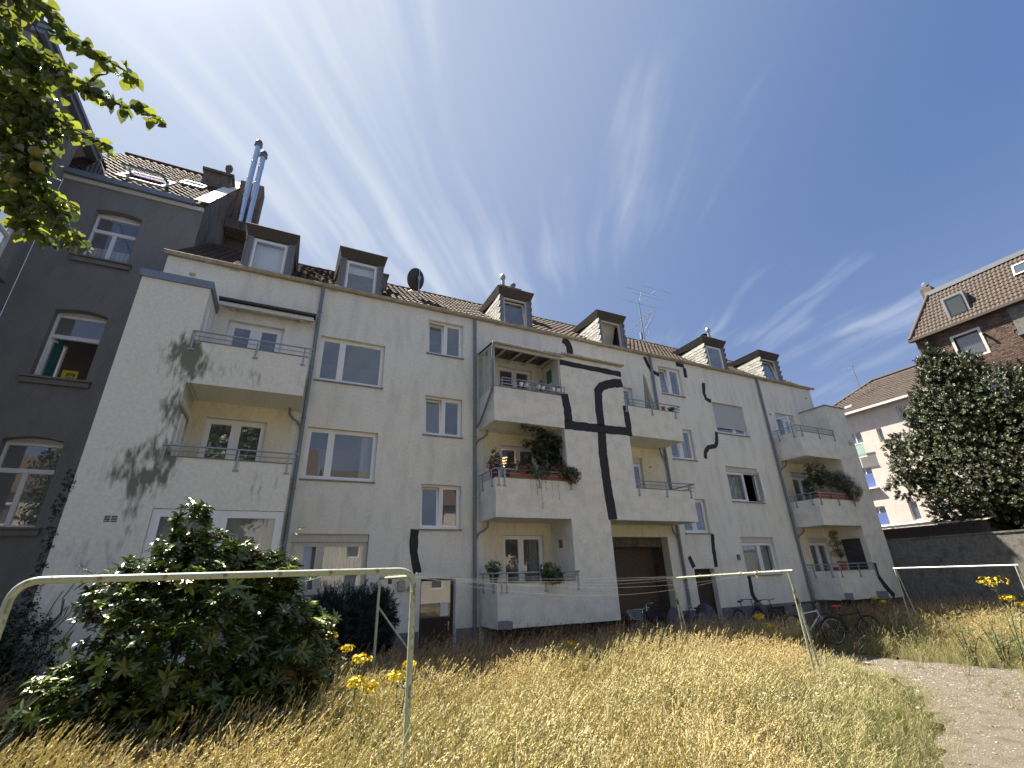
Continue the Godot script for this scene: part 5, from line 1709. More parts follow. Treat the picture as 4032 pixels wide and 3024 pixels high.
func build_balcony_things() -> void:
	# folded awning over the top left balcony
	var aw := thing("awning", Vector3(-2.45, 9.2, 0.05), "rolled up awning under the eaves of the top left balcony", "awning")
	var c := MB.new()
	c.box(Vector3(-0.02, 0.14, -0.03), Vector3(2.48, 0.20, 0.24))
	put("hood", c, M.fascia, aw)
	var rl := MB.new()
	rl.tube([Vector3(0.02, 0.07, 0.12), Vector3(2.42, 0.07, 0.12)], 0.055, 10)
	put("cloth_roll", rl, M.old_white, aw)
	var fb := MB.new()
	fb.box(Vector3(0.02, -0.06, 0.20), Vector3(2.42, 0.03, 0.25))
	put("front_bar", fb, M.old_white, aw)
	for s in [[0.35, 1.15], [2.1, 1.3]]:
		var ar := MB.new()
		ar.tube([Vector3(s[0], -0.03, 0.14), Vector3(s[1], -0.06, 0.20)], 0.026, 6)
		ar.box(Vector3(s[0] - 0.05, -0.06, -0.04), Vector3(s[0] + 0.05, 0.04, 0.16))
		put("folding_arm", ar, M.old_white, aw)
	# glazed lean-to on the top middle balcony
	var lt := thing("balcony_canopy", Vector3(5.32, 7.52, 0.0), "weathered lean-to canopy with glazed flank over the top middle balcony", "canopy")
	var fr := MB.new()
	for z in [0.03, 0.45, 0.86, 1.22]: fr.box(Vector3(0.0, 0.0, z), Vector3(0.04, 1.50 + 0.10 * (1.27 - z), z + 0.04))
	fr.bar(Vector3(0.02, 0.03, 0.03), Vector3(0.02, 0.03, 1.25), 0.05, 0.05)
	fr.bar(Vector3(0.02, 1.60, 0.03), Vector3(0.02, 1.46, 1.25), 0.05, 0.06)
	put("frame", fr, M.old_white, lt)
	for i in 3:
		var z0: float = [0.07, 0.49, 0.90][i]; var z1: float = [0.45, 0.86, 1.22][i]
		var p := MB.new()
		p.box(Vector3(0.015, 0.06, z0), Vector3(0.021, 1.45, z1))
		var fg := mat(Color(0.7, 0.74, 0.74, 0.35), 0.3)
		fg.transparency = BaseMaterial3D.TRANSPARENCY_ALPHA
		put("flank_pane", p, fg, lt)
	var bm := MB.new()
	bm.bar(Vector3(-0.02, 1.40, 1.28), Vector3(2.46, 1.36, 1.28), 0.07, 0.11)
	bm.bar(Vector3(2.42, 0.0, 1.24), Vector3(2.42, 1.34, 1.24), 0.03, 0.03)
	for x in [0.5, 1.1, 1.7, 2.3]: bm.bar(Vector3(x, 1.52, 0.02), Vector3(x, 1.40, 1.25), 0.045, 0.05)
	put("beam", bm, M.old_white, lt)
	var sh := MB.new()
	for i in 26:
		var x0 := -0.06 + i * 0.1; var a := 0.014 if i % 2 else 0.0
		sh.quad(Vector3(x0, 1.50 + a, 1.36), Vector3(x0 + 0.1, 1.514 - a, 1.36), Vector3(x0 + 0.1, 1.66 - a, -0.0), Vector3(x0, 1.646 + a, 0.0))
	put("sheet", sh, rough_mat(Vector3(0.16, 0.14, 0.15), 0.15, 1.0, [[0.0, lin(0.16, 0.12, 0.14)], [0.44, lin(0.30, 0.24, 0.26)], [0.5, lin(2.2, 2.3, 2.3)], [1.0, lin(2.8, 2.8, 2.8)]], Vector3(0.9, 0.9, 0.9), 0.2, 0.7, 211), lt)
	var gt := MB.new()
	gt.tube([Vector3(-0.08, 1.46, 1.40), Vector3(1.2, 1.44, 1.40), Vector3(2.58, 1.41, 1.40)], 0.045, 8)
	put("gutter", gt, M.gutter, lt)
	var dp := MB.new()
	dp.tube([Vector3(-0.03, 1.43, 1.37), Vector3(-0.05, 1.25, 1.30), Vector3(-0.04, 0.0, 1.29), Vector3(-0.06, -0.15, 1.22), Vector3(-0.10, -0.9, 0.42), Vector3(-0.14, -1.05, 0.16)], 0.036, 8)
	put("downpipe", dp, M.pipe, lt)
	var rg := MB.new()
	rg.tube([Vector3(7.85, 9.07, Z1 + 0.07), Vector3(10.5, 9.07, Z1 + 0.07)], 0.05, 8)
	rg.box(Vector3(7.76, 9.003, 0.004), Vector3(10.44, 9.055, Z1 + 0.03))
	tag(put("block_gutter", rg, M.gutter), "weathered gutter along the top of the middle wall block", "gutter")
	# white hanging pots in the rack
	var hp := [6.28, 6.46, 6.90, 7.08, 7.46, 7.64]
	var words := ["first", "second", "third", "fourth", "fifth", "sixth"]
	for i in 6:
		var t := thing("hanging_pot", Vector3(hp[i], 7.615, Z1 - 0.005), words[i] + " white pot from the left in the rack of the top middle balcony", "flower pot", "white pots in the rack")
		var b := MB.new()
		b.lathe([[0.0, 0], [0.05, 0.0], [0.07, 0.12], [0.075, 0.125], [0.075, 0.14], [0.064, 0.14]], Vector3.ZERO, 12)
		put("bowl", b, M.white_frame, t)
		foliage("leaves", t, small_leaf_mesh(6, 0.05, 0.014, 0.7), M.leaf, [[Vector3(0, 0.17, 0), Vector3(0.07, 0.05, 0.07)]], 10, Vector2(0.6, 1.0), green(Vector3(0.03, 0.05, 0.02), Vector3(0.06, 0.09, 0.03)), 0.1)
	var pic := MB.new()
	pic.box(Vector3(7.755, 8.25, 0.40), Vector3(7.777, 8.72, 0.72))
	tag(put("wall_picture", pic, rough_mat(Vector3(0.08, 0.22, 0.20), 0.5, 3.0, [], Vector3.ONE, 0.0, 0.7, 215)), "small green picture on the flank wall of the top middle balcony", "picture")
	var cage := thing("bird_cage", Vector3(7.52, 8.02, 0.35), "small reddish wire cage hanging in the top middle balcony", "cage")
	var cg := MB.new()
	for i in 12:
		var a := TAU * i / 12
		cg.tube([Vector3(cos(a) * 0.10, 0.0, sin(a) * 0.10), Vector3(cos(a) * 0.10, 0.26, sin(a) * 0.10), Vector3(cos(a) * 0.05, 0.34, sin(a) * 0.05), Vector3(0, 0.37, 0)], 0.006, 4)
	put("bars", cg, M.rust, cage)
	var cgb := MB.new()
	cgb.lathe([[0.0, 0.0], [0.105, 0.0], [0.105, 0.03], [0.0, 0.035]], Vector3.ZERO, 12)
	put("tray", cgb, M.rust, cage)

	# first floor middle: geraniums, terracotta boxes, ivy
	var pp := pot("purple_pot", Vector3(5.44, 4.70, 0.95), 0.17, 0.34, "purple flower pot at the left corner of the flower balcony", mat(lin(0.13, 0.02, 0.06), 0.5))
	flowers("red_geranium", Vector3(5.44, 5.15, 0.97), [[Vector3(0, 0, 0), Vector3(0.30, 0.2, 0.28)], [Vector3(0, 0.22, 0), Vector3(0.12, 0.25, 0.12)]], 120, 38, [Color(0.42, 0.012, 0.03), Color(0.55, 0.02, 0.06)], "red geranium in the purple pot on the flower balcony")
	for q in [[6.28, 1.0, "left terracotta flower box on the first floor middle balcony"], [7.36, 1.02, "right terracotta flower box on the first floor middle balcony"]]:
		box_planter("flower_box", Vector3(q[0], 4.70, Z1 - 0.09), Vector3(q[1], 0.17, 0.17), q[2], M.terracotta)
	var pk := [Color(0.52, 0.09, 0.22), Color(0.58, 0.16, 0.30), Color(0.40, 0.04, 0.14)]
	flowers("pink_geranium", Vector3(6.12, 5.0, Z1 - 0.08), [[Vector3(0, 0, 0), Vector3(0.38, 0.18, 0.2)], [Vector3(0.25, -0.02, 0.08), Vector3(0.25, 0.16, 0.18)]], 220, 130, pk, "pink geranium clump in the left flower box")
	flowers("pink_geranium", Vector3(7.30, 5.0, Z1 - 0.08), [[Vector3(-0.05, 0.02, 0), Vector3(0.30, 0.18, 0.2)], [Vector3(0.35, -0.05, 0.08), Vector3(0.30, 0.2, 0.2)]], 230, 130, pk, "pink geranium clump in the right flower box")
	flowers("pink_geranium", Vector3(7.85, 4.83, Z1 + 0.14), [[Vector3(0, 0, 0), Vector3(0.26, 0.24, 0.16)]], 170, 100, pk, "pink geranium hanging over the right end of the flower balcony")
	var tr := thing("trailing_plant", Vector3(6.75, 4.75, Z1 + 0.08), "pale green plant trailing down the front of the flower balcony", "plant")
	foliage("leaves", tr, small_leaf_mesh(5, 0.05, 0.012, 0.4), M.leaf, [[Vector3(0, 0.12, 0), Vector3(0.34, 0.14, 0.12)]], 130, Vector2(0.7, 1.2), green(Vector3(0.07, 0.10, 0.05), Vector3(0.12, 0.16, 0.08)), 0.2)
	for x in [[-0.34, 0.62], [-0.14, 0.55], [0.02, 0.95], [0.16, 0.45], [0.38, 0.62], [0.60, 0.7]]:
		var st := MB.new()
		var pts := []
		for i in 7: pts.append(Vector3(x[0] + 0.02 * sin(i * 1.7), 0.02 - x[1] * i / 6.0, 0.02 + 0.01 * cos(i * 2.1)))
		st.tube(pts, 0.004, 4)
		for p in pts:
			for k in 4:
				var o := Vector3(rr(-1, 1), rr(-0.6, 0.4), rr(-0.3, 1)).normalized(); var s := o.cross(Vector3.UP).normalized()
				var at: Vector3 = p + Vector3(0, rr(-0.06, 0.06), 0)
				st.quad(at, at + o * 0.02 - s * 0.012, at + o * 0.042, at + o * 0.02 + s * 0.012)
		put("trailing_stem", st, mat(lin(0.08, 0.11, 0.05), 0.6), tr)
	var iv := thing("ivy", Vector3(7.45, 3.76, 0.55), "dark ivy curtain climbing in the right corner of the flower balcony", "plant")
	foliage("leaves", iv, small_leaf_mesh(6, 0.07, 0.026, 0.2), M.leaf, [[Vector3(0.12, 1.35, 0.35), Vector3(0.20, 1.15, 0.28)], [Vector3(-0.1, 2.2, 0.45), Vector3(0.42, 0.28, 0.26)], [Vector3(-0.38, 1.95, 0.3), Vector3(0.24, 0.45, 0.2)]], 900, Vector2(0.7, 1.3), green(Vector3(0.018, 0.032, 0.012), Vector3(0.045, 0.07, 0.022)), 0.2)
	for v in [[Vector3(-0.4, 2.4, 0.6), Vector3(-0.9, 2.52, 0.7), Vector3(-1.25, 2.5, 0.72)], [Vector3(-0.3, 2.2, 0.6), Vector3(-0.75, 1.95, 0.7), Vector3(-1.05, 2.05, 0.72), Vector3(-1.18, 1.9, 0.72)], [Vector3(-0.35, 1.9, 0.5), Vector3(-0.45, 1.3, 0.5), Vector3(-0.5, 0.9, 0.5)]]:
		var s := MB.new()
		s.tube(v, 0.008, 5)
		put("vine", s, M.bark, iv)
		var cl := []
		for i in v.size() - 1: cl.append([(v[i] + v[i + 1]) / 2, Vector3(absf(v[i].x - v[i + 1].x) / 2 + 0.06, absf(v[i].y - v[i + 1].y) / 2 + 0.06, 0.07)])
		foliage("leaves", iv, small_leaf_mesh(6, 0.07, 0.026, 0.2), M.leaf, cl, 60, Vector2(0.6, 1.1), green(Vector3(0.02, 0.035, 0.014), Vector3(0.05, 0.06, 0.02)), 0.0)
	var ln := thing("lantern", Vector3(6.45, 5.42, 1.05), "small dark star shaped lantern hanging above the flower balcony", "lantern")
	var lb := MB.new()
	for i in 5:
		var a := TAU * i / 5 + PI / 2
		var o := Vector3(cos(a), sin(a), 0) * 0.13; var l := Vector3(cos(a - 0.63), sin(a - 0.63), 0) * 0.06; var r := Vector3(cos(a + 0.63), sin(a + 0.63), 0) * 0.06
		for z in [-0.045, 0.045]:
			if z > 0:
				lb.tri(Vector3(0, 0, z), l, o); lb.tri(Vector3(0, 0, z), o, r)
			else:
				lb.tri(Vector3(0, 0, z), o, l); lb.tri(Vector3(0, 0, z), r, o)
	lb.tube([Vector3(0, 0.13, 0), Vector3(0.02, 0.55, 0.05)], 0.003, 4)
	put("body", lb, M.fascia, ln)

	# lit lamp just inside the flower balcony's door
	var lam := thing("room_lamp", Vector3(6.40, 5.72, -0.85), "lit lamp of crossed glowing rods inside the flower balcony door", "lamp")
	var glow := mat(lin(1.0, 0.72, 0.40), 0.5)
	glow.emission_enabled = true
	glow.emission = lin(1.0, 0.66, 0.30)
	glow.emission_energy_multiplier = 1.6
	for i in 6:
		var rod := MB.new()
		var a := -0.18 + 0.09 * (i % 3)
		if i < 3: rod.tube([Vector3(-0.24, a, -0.05 * i), Vector3(0.26, a + 0.10, 0.05 * i)], 0.010, 6)
		else: rod.tube([Vector3(-0.2, a + 0.16, 0.04), Vector3(0.22, a - 0.02, -0.05)], 0.010, 6)
		put("glowing_rod", rod, glow, lam)
	var ol := OmniLight3D.new()
	ol.name = "lamp_light"
	lam.add_child(ol)
	ol.position = Vector3(0, -0.06, 0.12)
	ol.light_color = Color(1.0, 0.80, 0.55)
	ol.light_energy = 0.03
	ol.light_size = 0.1
	ol.omni_range = 8.0
	ol.omni_attenuation = 2.0
	ol.shadow_enabled = true
	# ground floor middle: two small planters
	var g1 := box_planter("railing_planter", Vector3(6.9, 1.86, Z1 + 0.10), Vector3(0.52, 0.2, 0.2), "dark planter hung on the railing of the ground floor balcony", M.black)
	flowers("green_plant", Vector3(6.9, 2.14, Z1 + 0.12), [[Vector3(0, 0, 0), Vector3(0.32, 0.2, 0.2)], [Vector3(0.05, -0.16, 0.12), Vector3(0.3, 0.18, 0.12)]], 300, 0, [], "bushy green plant in the planter on the ground floor railing")
	var g2 := pot("dark_pot", Vector3(5.45, 1.88, 0.75), 0.14, 0.24, "small dark pot at the left end of the ground floor balcony", M.black)
	flowers("green_plant", Vector3(5.45, 2.25, 0.75), [[Vector3(0, 0, 0), Vector3(0.2, 0.18, 0.2)]], 110, 0, [], "leafy plant in the small dark pot left of the balcony door")
	var star := thing("star_ornament", Vector3(7.05, 2.46, -0.10), "thin wire star in the ground floor balcony door", "ornament")
	var sb := MB.new()
	var sp := []
	for i in 11:
		var rad := 0.12 if i % 2 == 0 else 0.055
		var a := TAU * i / 10 + PI / 2
		sp.append(Vector3(cos(a) * rad, sin(a) * rad, 0))
	sb.tube(sp, 0.005, 4)
	put("wire", sb, M.net, star)
	var lamp := MB.new()
	lamp.box(Vector3(7.752, 2.78, 0.50), Vector3(7.778, 3.02, 0.66))
	tag(put("wall_box", lamp, M.terracotta), "small brown box on the flank wall of the ground floor balcony", "box")

	# top right of middle: folded parasol, small things
	var um := thing("parasol", Vector3(12.05, 6.62, 0.78), "folded grey parasol leaning on the top balcony beside the downpipe", "parasol")
	var up := MB.new()
	up.tube([Vector3(0.05, 0, 0), Vector3(-0.12, 2.55, 0)], 0.018, 7)
	put("pole", up, M.steel, um)
	var uc := MB.new()
	var tilt := Basis(Vector3.BACK, 0.066)
	var prof := [[0.10, 1.05], [0.14, 1.25], [0.11, 1.55], [0.07, 2.0], [0.035, 2.45], [0.0, 2.52]]
	for i in prof.size() - 1:
		for k in 14:
			var f := func(ii: int, kk: int) -> Vector3:
				var a := TAU * kk / 14.0
				var rad: float = prof[ii][0] * (1.0 + 0.28 * (1 if kk % 2 else -1))
				return tilt * Vector3(cos(a) * rad + 0.045, prof[ii][1], -sin(a) * rad)
			uc.quad(f.call(i, k), f.call(i, k + 1), f.call(i + 1, k + 1), f.call(i + 1, k))
	put("cloth", uc, rough_mat(Vector3(0.36, 0.34, 0.30), 0.1, 2.0, [], Vector3.ONE, 0.2, 0.95, 221), um)
	pot("small_pot", Vector3(12.25, 7.56, Z1 - 0.07), 0.07, 0.16, "small terracotta pot on the parapet beside the parasol", M.terracotta)
	pot("black_pot", Vector3(12.62, 7.56, Z1 - 0.07), 0.11, 0.15, "black pot on the right end of the top balcony parapet", M.black)

	# right end balconies: pots and shrubs
	for q in [[20.10, 4.66, 0.7, 0.9, 0.5, "left terracotta trough on the first floor right balcony"], [21.35, 4.665, Z1 - 0.08, 0.95, 0.2, "middle terracotta trough on the first floor right balcony"], [22.15, 4.665, Z1 - 0.08, 0.5, 0.2, "right terracotta trough on the first floor right balcony"]]:
		if q[2] > 1.0: box_planter("terracotta_trough", Vector3(q[0], q[1], q[2]), Vector3(q[3], 0.2, 0.2), q[5], M.terracotta)
	box_planter("terracotta_trough", Vector3(20.35, 4.665, Z1 - 0.08), Vector3(0.8, 0.2, 0.2), "left terracotta trough on the first floor right balcony", M.terracotta)
	pot("terracotta_pot", Vector3(20.75, 4.67, 0.95), 0.22, 0.36, "large terracotta pot with the open shrub on the right balcony", M.terracotta)
	shrub("potted_shrub", Vector3(20.8, 5.02, 0.95), [[Vector3(0, 0.75, 0), Vector3(0.6, 0.48, 0.4)], [Vector3(0.4, 0.5, 0.1), Vector3(0.4, 0.4, 0.35)]], 330, small_leaf_mesh(7, 0.08, 0.018, 0.6), green(Vector3(0.03, 0.045, 0.022), Vector3(0.07, 0.085, 0.04)), "open leafy shrub in the terracotta pot on the right balcony")
	pot("terracotta_pot", Vector3(22.0, 4.87, Z1 - 0.08), 0.09, 0.1, "small terracotta pot at the right end of the first floor right balcony", M.terracotta)
	shrub("trailing_shrub", Vector3(22.05, 4.95, Z1 + 0.0), [[Vector3(-0.1, 0.55, -0.1), Vector3(0.52, 0.42, 0.4)], [Vector3(0.2, 0.1, 0.15), Vector3(0.42, 0.5, 0.25)]], 520, small_leaf_mesh(8, 0.10, 0.008, 0.1), green(Vector3(0.06, 0.055, 0.03), Vector3(0.10, 0.085, 0.045)), "brownish bushy plant hanging over the right balcony railing")
	shrub("small_shrub", Vector3(19.98, 4.66, 1.0), [[Vector3(0, 0.42, 0), Vector3(0.22, 0.4, 0.22)]], 130, small_leaf_mesh(6, 0.07, 0.02, 0.6), green(Vector3(0.02, 0.035, 0.015), Vector3(0.045, 0.07, 0.03)), "small dark shrub at the left corner of the right balcony")
	pot("brown_pot", Vector3(21.0, 1.87, 0.85), 0.17, 0.34, "reddish pot with a thin conifer on the ground floor right balcony", M.terracotta)
	shrub("thin_conifer", Vector3(21.0, 2.18, 0.85), [[Vector3(0, 0.35, 0), Vector3(0.42, 0.14, 0.3)], [Vector3(-0.02, 0.72, 0), Vector3(0.32, 0.12, 0.25)], [Vector3(-0.05, 1.05, 0), Vector3(0.16, 0.14, 0.12)]], 170, small_leaf_mesh(9, 0.09, 0.006, 0.3), green(Vector3(0.02, 0.035, 0.018), Vector3(0.04, 0.06, 0.03)), "thin layered conifer in the reddish pot on the ground floor right balcony")
	var rb := MB.new()
	rb.box(Vector3(20.05, 1.87, 1.0), Vector3(20.25, 2.0, 1.12))
	tag(put("red_box", rb, mat(lin(0.28, 0.02, 0.03), 0.6)), "small red box at the left end of the ground floor right balcony", "box")
	var flo := MB.new()
	flo.lathe([[0.0, -0.1], [0.09, -0.06], [0.11, 0.02], [0.05, 0.09], [0.0, 0.1]], Vector3(23.45, 7.35, Z1 + 0.09), 10, Basis(Vector3.RIGHT, 0.9))
	flo.tube([Vector3(23.45, 7.42, Z1 + 0.01), Vector3(23.45, 7.42, Z1 + 0.08)], 0.02, 6)
	tag(put("floodlight", flo, M.old_white), "small white floodlight on the right end wall", "lamp")
	# yellow card in the open window of the grey house
	var sg := thing("yellow_card", Vector3(-5.90, 7.32, -2.30), "yellow card with a round black club badge in the open window", "card")
	var cd := MB.new()
	cd.box(Vector3(-0.17, 0.0, -0.004), Vector3(0.17, 0.33, 0.004))
	put("sheet", cd, mat(lin(0.52, 0.43, 0.03), 0.8), sg)
	var em := MB.new()
	em.torus(Vector3(0.02, 0.165, 0.006), Basis.IDENTITY, 0.085, 0.007, 24, 5)
	put("badge_ring", em, M.black, sg)
	for l in [["B", -0.075, 0.150, 0.075], ["V", -0.012, 0.168, 0.075], ["B", 0.058, 0.150, 0.075], ["09", -0.022, 0.098, 0.045]]:
		var tm := TextMesh.new()
		tm.text = l[0]
		var sf := SystemFont.new()
		sf.font_names = PackedStringArray(["Droid Sans"])
		sf.font_weight = 700
		tm.font = sf
		tm.font_size = 32
		tm.pixel_size = l[3] / 23.0
		tm.depth = 0.003
		tm.horizontal_alignment = HORIZONTAL_ALIGNMENT_LEFT
		tm.vertical_alignment = VERTICAL_ALIGNMENT_BOTTOM
		var o := inst("lettering", tm, M.black, sg)
		o.position = Vector3(l[1], l[2] - 0.01, 0.007)
	# boxes by the back door
	for q in [[3.07, 1.88, "small brown box on the wall left of the back door"], [3.33, 1.80, "round grey fitting on the wall beside the back door"]]:
		var bx := MB.new()
		if q[0] < 3.2:
			bx.box(Vector3(-0.09, -0.12, 0.0), Vector3(0.09, 0.10, 0.12))
			bx.prism(PackedVector2Array([Vector2(-0.11, 0.10), Vector2(0.11, 0.10), Vector2(0.0, 0.17)]), Transform3D(Basis.IDENTITY, Vector3.ZERO), 0.14)
		else:
			bx.lathe([[0.075, 0.0], [0.075, 0.06], [0.05, 0.08], [0.0, 0.085]], Vector3.ZERO, 12, Basis(Vector3.RIGHT, PI / 2))
		var o := put("wall_fitting", bx, M.gutter)
		o.position = Vector3(q[0], q[1], 0.002)
		tag(o, q[2], "fitting")
	var bell := MB.new()
	bell.box(Vector3(15.95, 2.35, 0.002), Vector3(16.05, 2.55, 0.09))
	tag(put("wall_lamp", bell, M.pipe), "small wall lamp left of the ground floor window", "lamp")

func pipe_path(b: MB, pts: Array, r: float, bend: float, sides := 14) -> void:
	var out := [pts[0]]
	for i in range(1, pts.size() - 1):
		var a: Vector3 = (pts[i - 1] - pts[i]).normalized(); var c: Vector3 = (pts[i + 1] - pts[i]).normalized()
		for k in 9:
			var t := k / 8.0
			var p: Vector3 = pts[i] + a * bend; var q: Vector3 = pts[i] + c * bend
			out.append(p.lerp(pts[i], t).lerp(pts[i].lerp(q, t), t))
	out.append(pts[-1])
	b.tube(out, r, sides)

func build_drying_frames() -> void:
	# the big carpet beating bar in the foreground
	var c := thing("carpet_bar", Vector3(-1.70, 0, 8.55), "pale green steel carpet beating bar across the left foreground", "carpet bar")
	var b := MB.new()
	pipe_path(b, [Vector3(0, -0.1, 0), Vector3(0, 2.085, 0), Vector3(2.93, 2.095, 0.02), Vector3(2.93, -0.1, 0.02)], 0.028, 0.16)
	put("pipe", b, M.pole, c)
	for q in [[Vector3(0, 1.90, 0), 1], [Vector3(0, 1.79, 0), 1], [Vector3(2.93, 1.90, 0.02), 1], [Vector3(0.20, 2.086, 0.002), 0], [Vector3(2.74, 2.094, 0.018), 0]]:
		var r := MB.new()
		r.torus(q[0], Basis(Vector3.RIGHT, Vector3(0, 0, -1), Vector3.UP) if q[1] == 1 else Basis(Vector3.BACK, Vector3.UP, Vector3(-1, 0, 0)), 0.028, 0.0035, 16, 6)
		put("weld_ring", r, M.pole, c)
	# clothes drying frame on the left, bar going back from the camera
	var f1 := thing("drying_frame", Vector3(1.63, 0, 6.1), "pale green drying frame just behind the carpet bar's right post", "drying frame", "frames for washing lines")
	var p := MB.new()
	p.tube([Vector3(0, 2.05, -1.42), Vector3(-0.12, 2.05, 1.35)], 0.021, 10)
	put("top_bar", p, M.pole, f1)
	for z in [-1.40, 1.33]:
		var q := MB.new()
		var px: float = 0.0 if z < 0 else -0.12
		q.tube([Vector3(px, -0.1, z), Vector3(px, 2.04, z)], 0.023, 10)
		put("post", q, M.pole, f1)
		if z > 0: continue
		var d := MB.new()
		d.tube([Vector3(0.0, 1.62, z), Vector3(1.35, -0.05, z)], 0.017, 8)
		put("brace", d, M.pole, f1)
	var clip := MB.new()
	clip.box(Vector3(-0.02, 1.96, -0.62), Vector3(0.03, 2.03, -0.57))
	put("clip", clip, M.rust, f1)
	for i in 8:
		var hk := MB.new()
		hk.torus(Vector3(0.0, 2.065, -1.25 + i * 0.33), Basis(Vector3.RIGHT, Vector3.UP, Vector3.BACK), 0.022, 0.005, 10, 5)
		put("hook", hk, M.pole, f1)
	# right frame with splayed legs
	var f2 := thing("drying_frame", Vector3(8.0, 0, 6.25), "pale green drying frame with splayed legs in the middle of the grass", "drying frame", "frames for washing lines")
	var t := MB.new()
	t.tube([Vector3(-0.08, 1.87, -1.38), Vector3(0.0, 1.92, 0), Vector3(0.09, 1.96, 1.45)], 0.021, 10)
	put("top_bar", t, M.pole, f2)
	for z in [-1.32, 1.36]:
		var k: float = -0.07 if z < 0 else 0.08
		var yt: float = 1.87 if z < 0 else 1.95
		var n := MB.new()
		n.tube([Vector3(k, yt, z), Vector3(k + 0.05, yt - 0.32, z + 0.0)], 0.019, 9)
		put("neck", n, M.pole, f2)
		for s in [-1, 1]:
			var l := MB.new()
			l.tube([Vector3(k + 0.05, yt - 0.28, z + 0.015 * s), Vector3(k + 0.13 + (0.22 if s > 0 else -0.02), -0.1, z + 0.03 * s + (-0.10 if s > 0 else 0.0))], 0.019, 9)
			put("leg", l, M.pole, f2)
		var w := MB.new()
		w.tube([Vector3(k + 0.05, yt - 0.42, z), Vector3(k + 0.06, yt - 0.52, z)], 0.024, 9)
		put("rust_band", w, M.rust, f2)
	for i in 8:
		var hk := MB.new()
		var z := -1.2 + i * 0.33
		hk.torus(Vector3(-0.08 + (z + 1.38) / 2.83 * 0.17, 1.875 + (z + 1.38) * 0.032 + 0.018, z), Basis(Vector3.RIGHT, Vector3.UP, Vector3.BACK), 0.022, 0.005, 10, 5)
		put("hook", hk, M.pole, f2)
	for q in [[0.68, "left"], [1.02, "right"]]:
		var pg := thing("peg_bundle", Vector3(8.03, 1.93, 6.25 + q[0] - 0.25), q[1] + " bundle of wooden pegs on the middle drying frame", "pegs")
		for i in 5:
			var e := MB.new()
			e.obox(Vector3(rr(-0.03, 0.03), rr(-0.04, 0.02), rr(-0.035, 0.035)), Vector3(0.012, 0.085, 0.02), Basis(Vector3.BACK, rr(-0.7, 0.7)) * Basis(Vector3.RIGHT, rr(-0.5, 0.5)))
			put("peg", e, mat(lin(0.48, 0.36, 0.22), 0.9), pg)
	# third frame, far right
	var f3 := thing("drying_frame", Vector3(17.0, 0, 6.1), "pale drying frame standing in front of the grey garden wall", "drying frame", "frames for washing lines")
	var t3 := MB.new()
	t3.tube([Vector3(0, 1.90, -1.40), Vector3(0, 1.90, 1.45)], 0.022, 10)
	put("top_bar", t3, M.white_frame, f3)
	for z in [-1.36, 1.40]:
		for s in [-1, 1]:
			var l := MB.new()
			l.tube([Vector3(0.0, 1.89, z + 0.012 * s), Vector3(0.2 + s * 0.24, -0.1, z + 0.02 * s)], 0.018, 8)
			put("leg", l, M.pole, f3)
	# washing lines
	for i in 7:
		var z := -1.15 + i * 0.37
		var a := Vector3(1.65, 2.06, 6.1 + z); var e := Vector3(7.95 + i * 0.02, 1.90 + i * 0.012, 6.25 + z - 0.1)
		var w := MB.new()
		var pts := []
		var sag: float = [0.03, 0.09, 0.05, 0.16, 0.11, 0.32, 0.21][i]
		for k in 15:
			var s := k / 14.0
			pts.append(a.lerp(e, s) - Vector3(0, sag * 4.0 * s * (1 - s), 0))
		w.tube(pts, 0.0017, 4)
		var words := ["farthest", "second farthest", "third farthest", "middle", "third nearest", "most sagging, second nearest", "nearest"]
		tag(put("washing_line", w, M.wire), words[i] + " of the seven washing lines strung between the drying frames", "washing line", "washing lines")

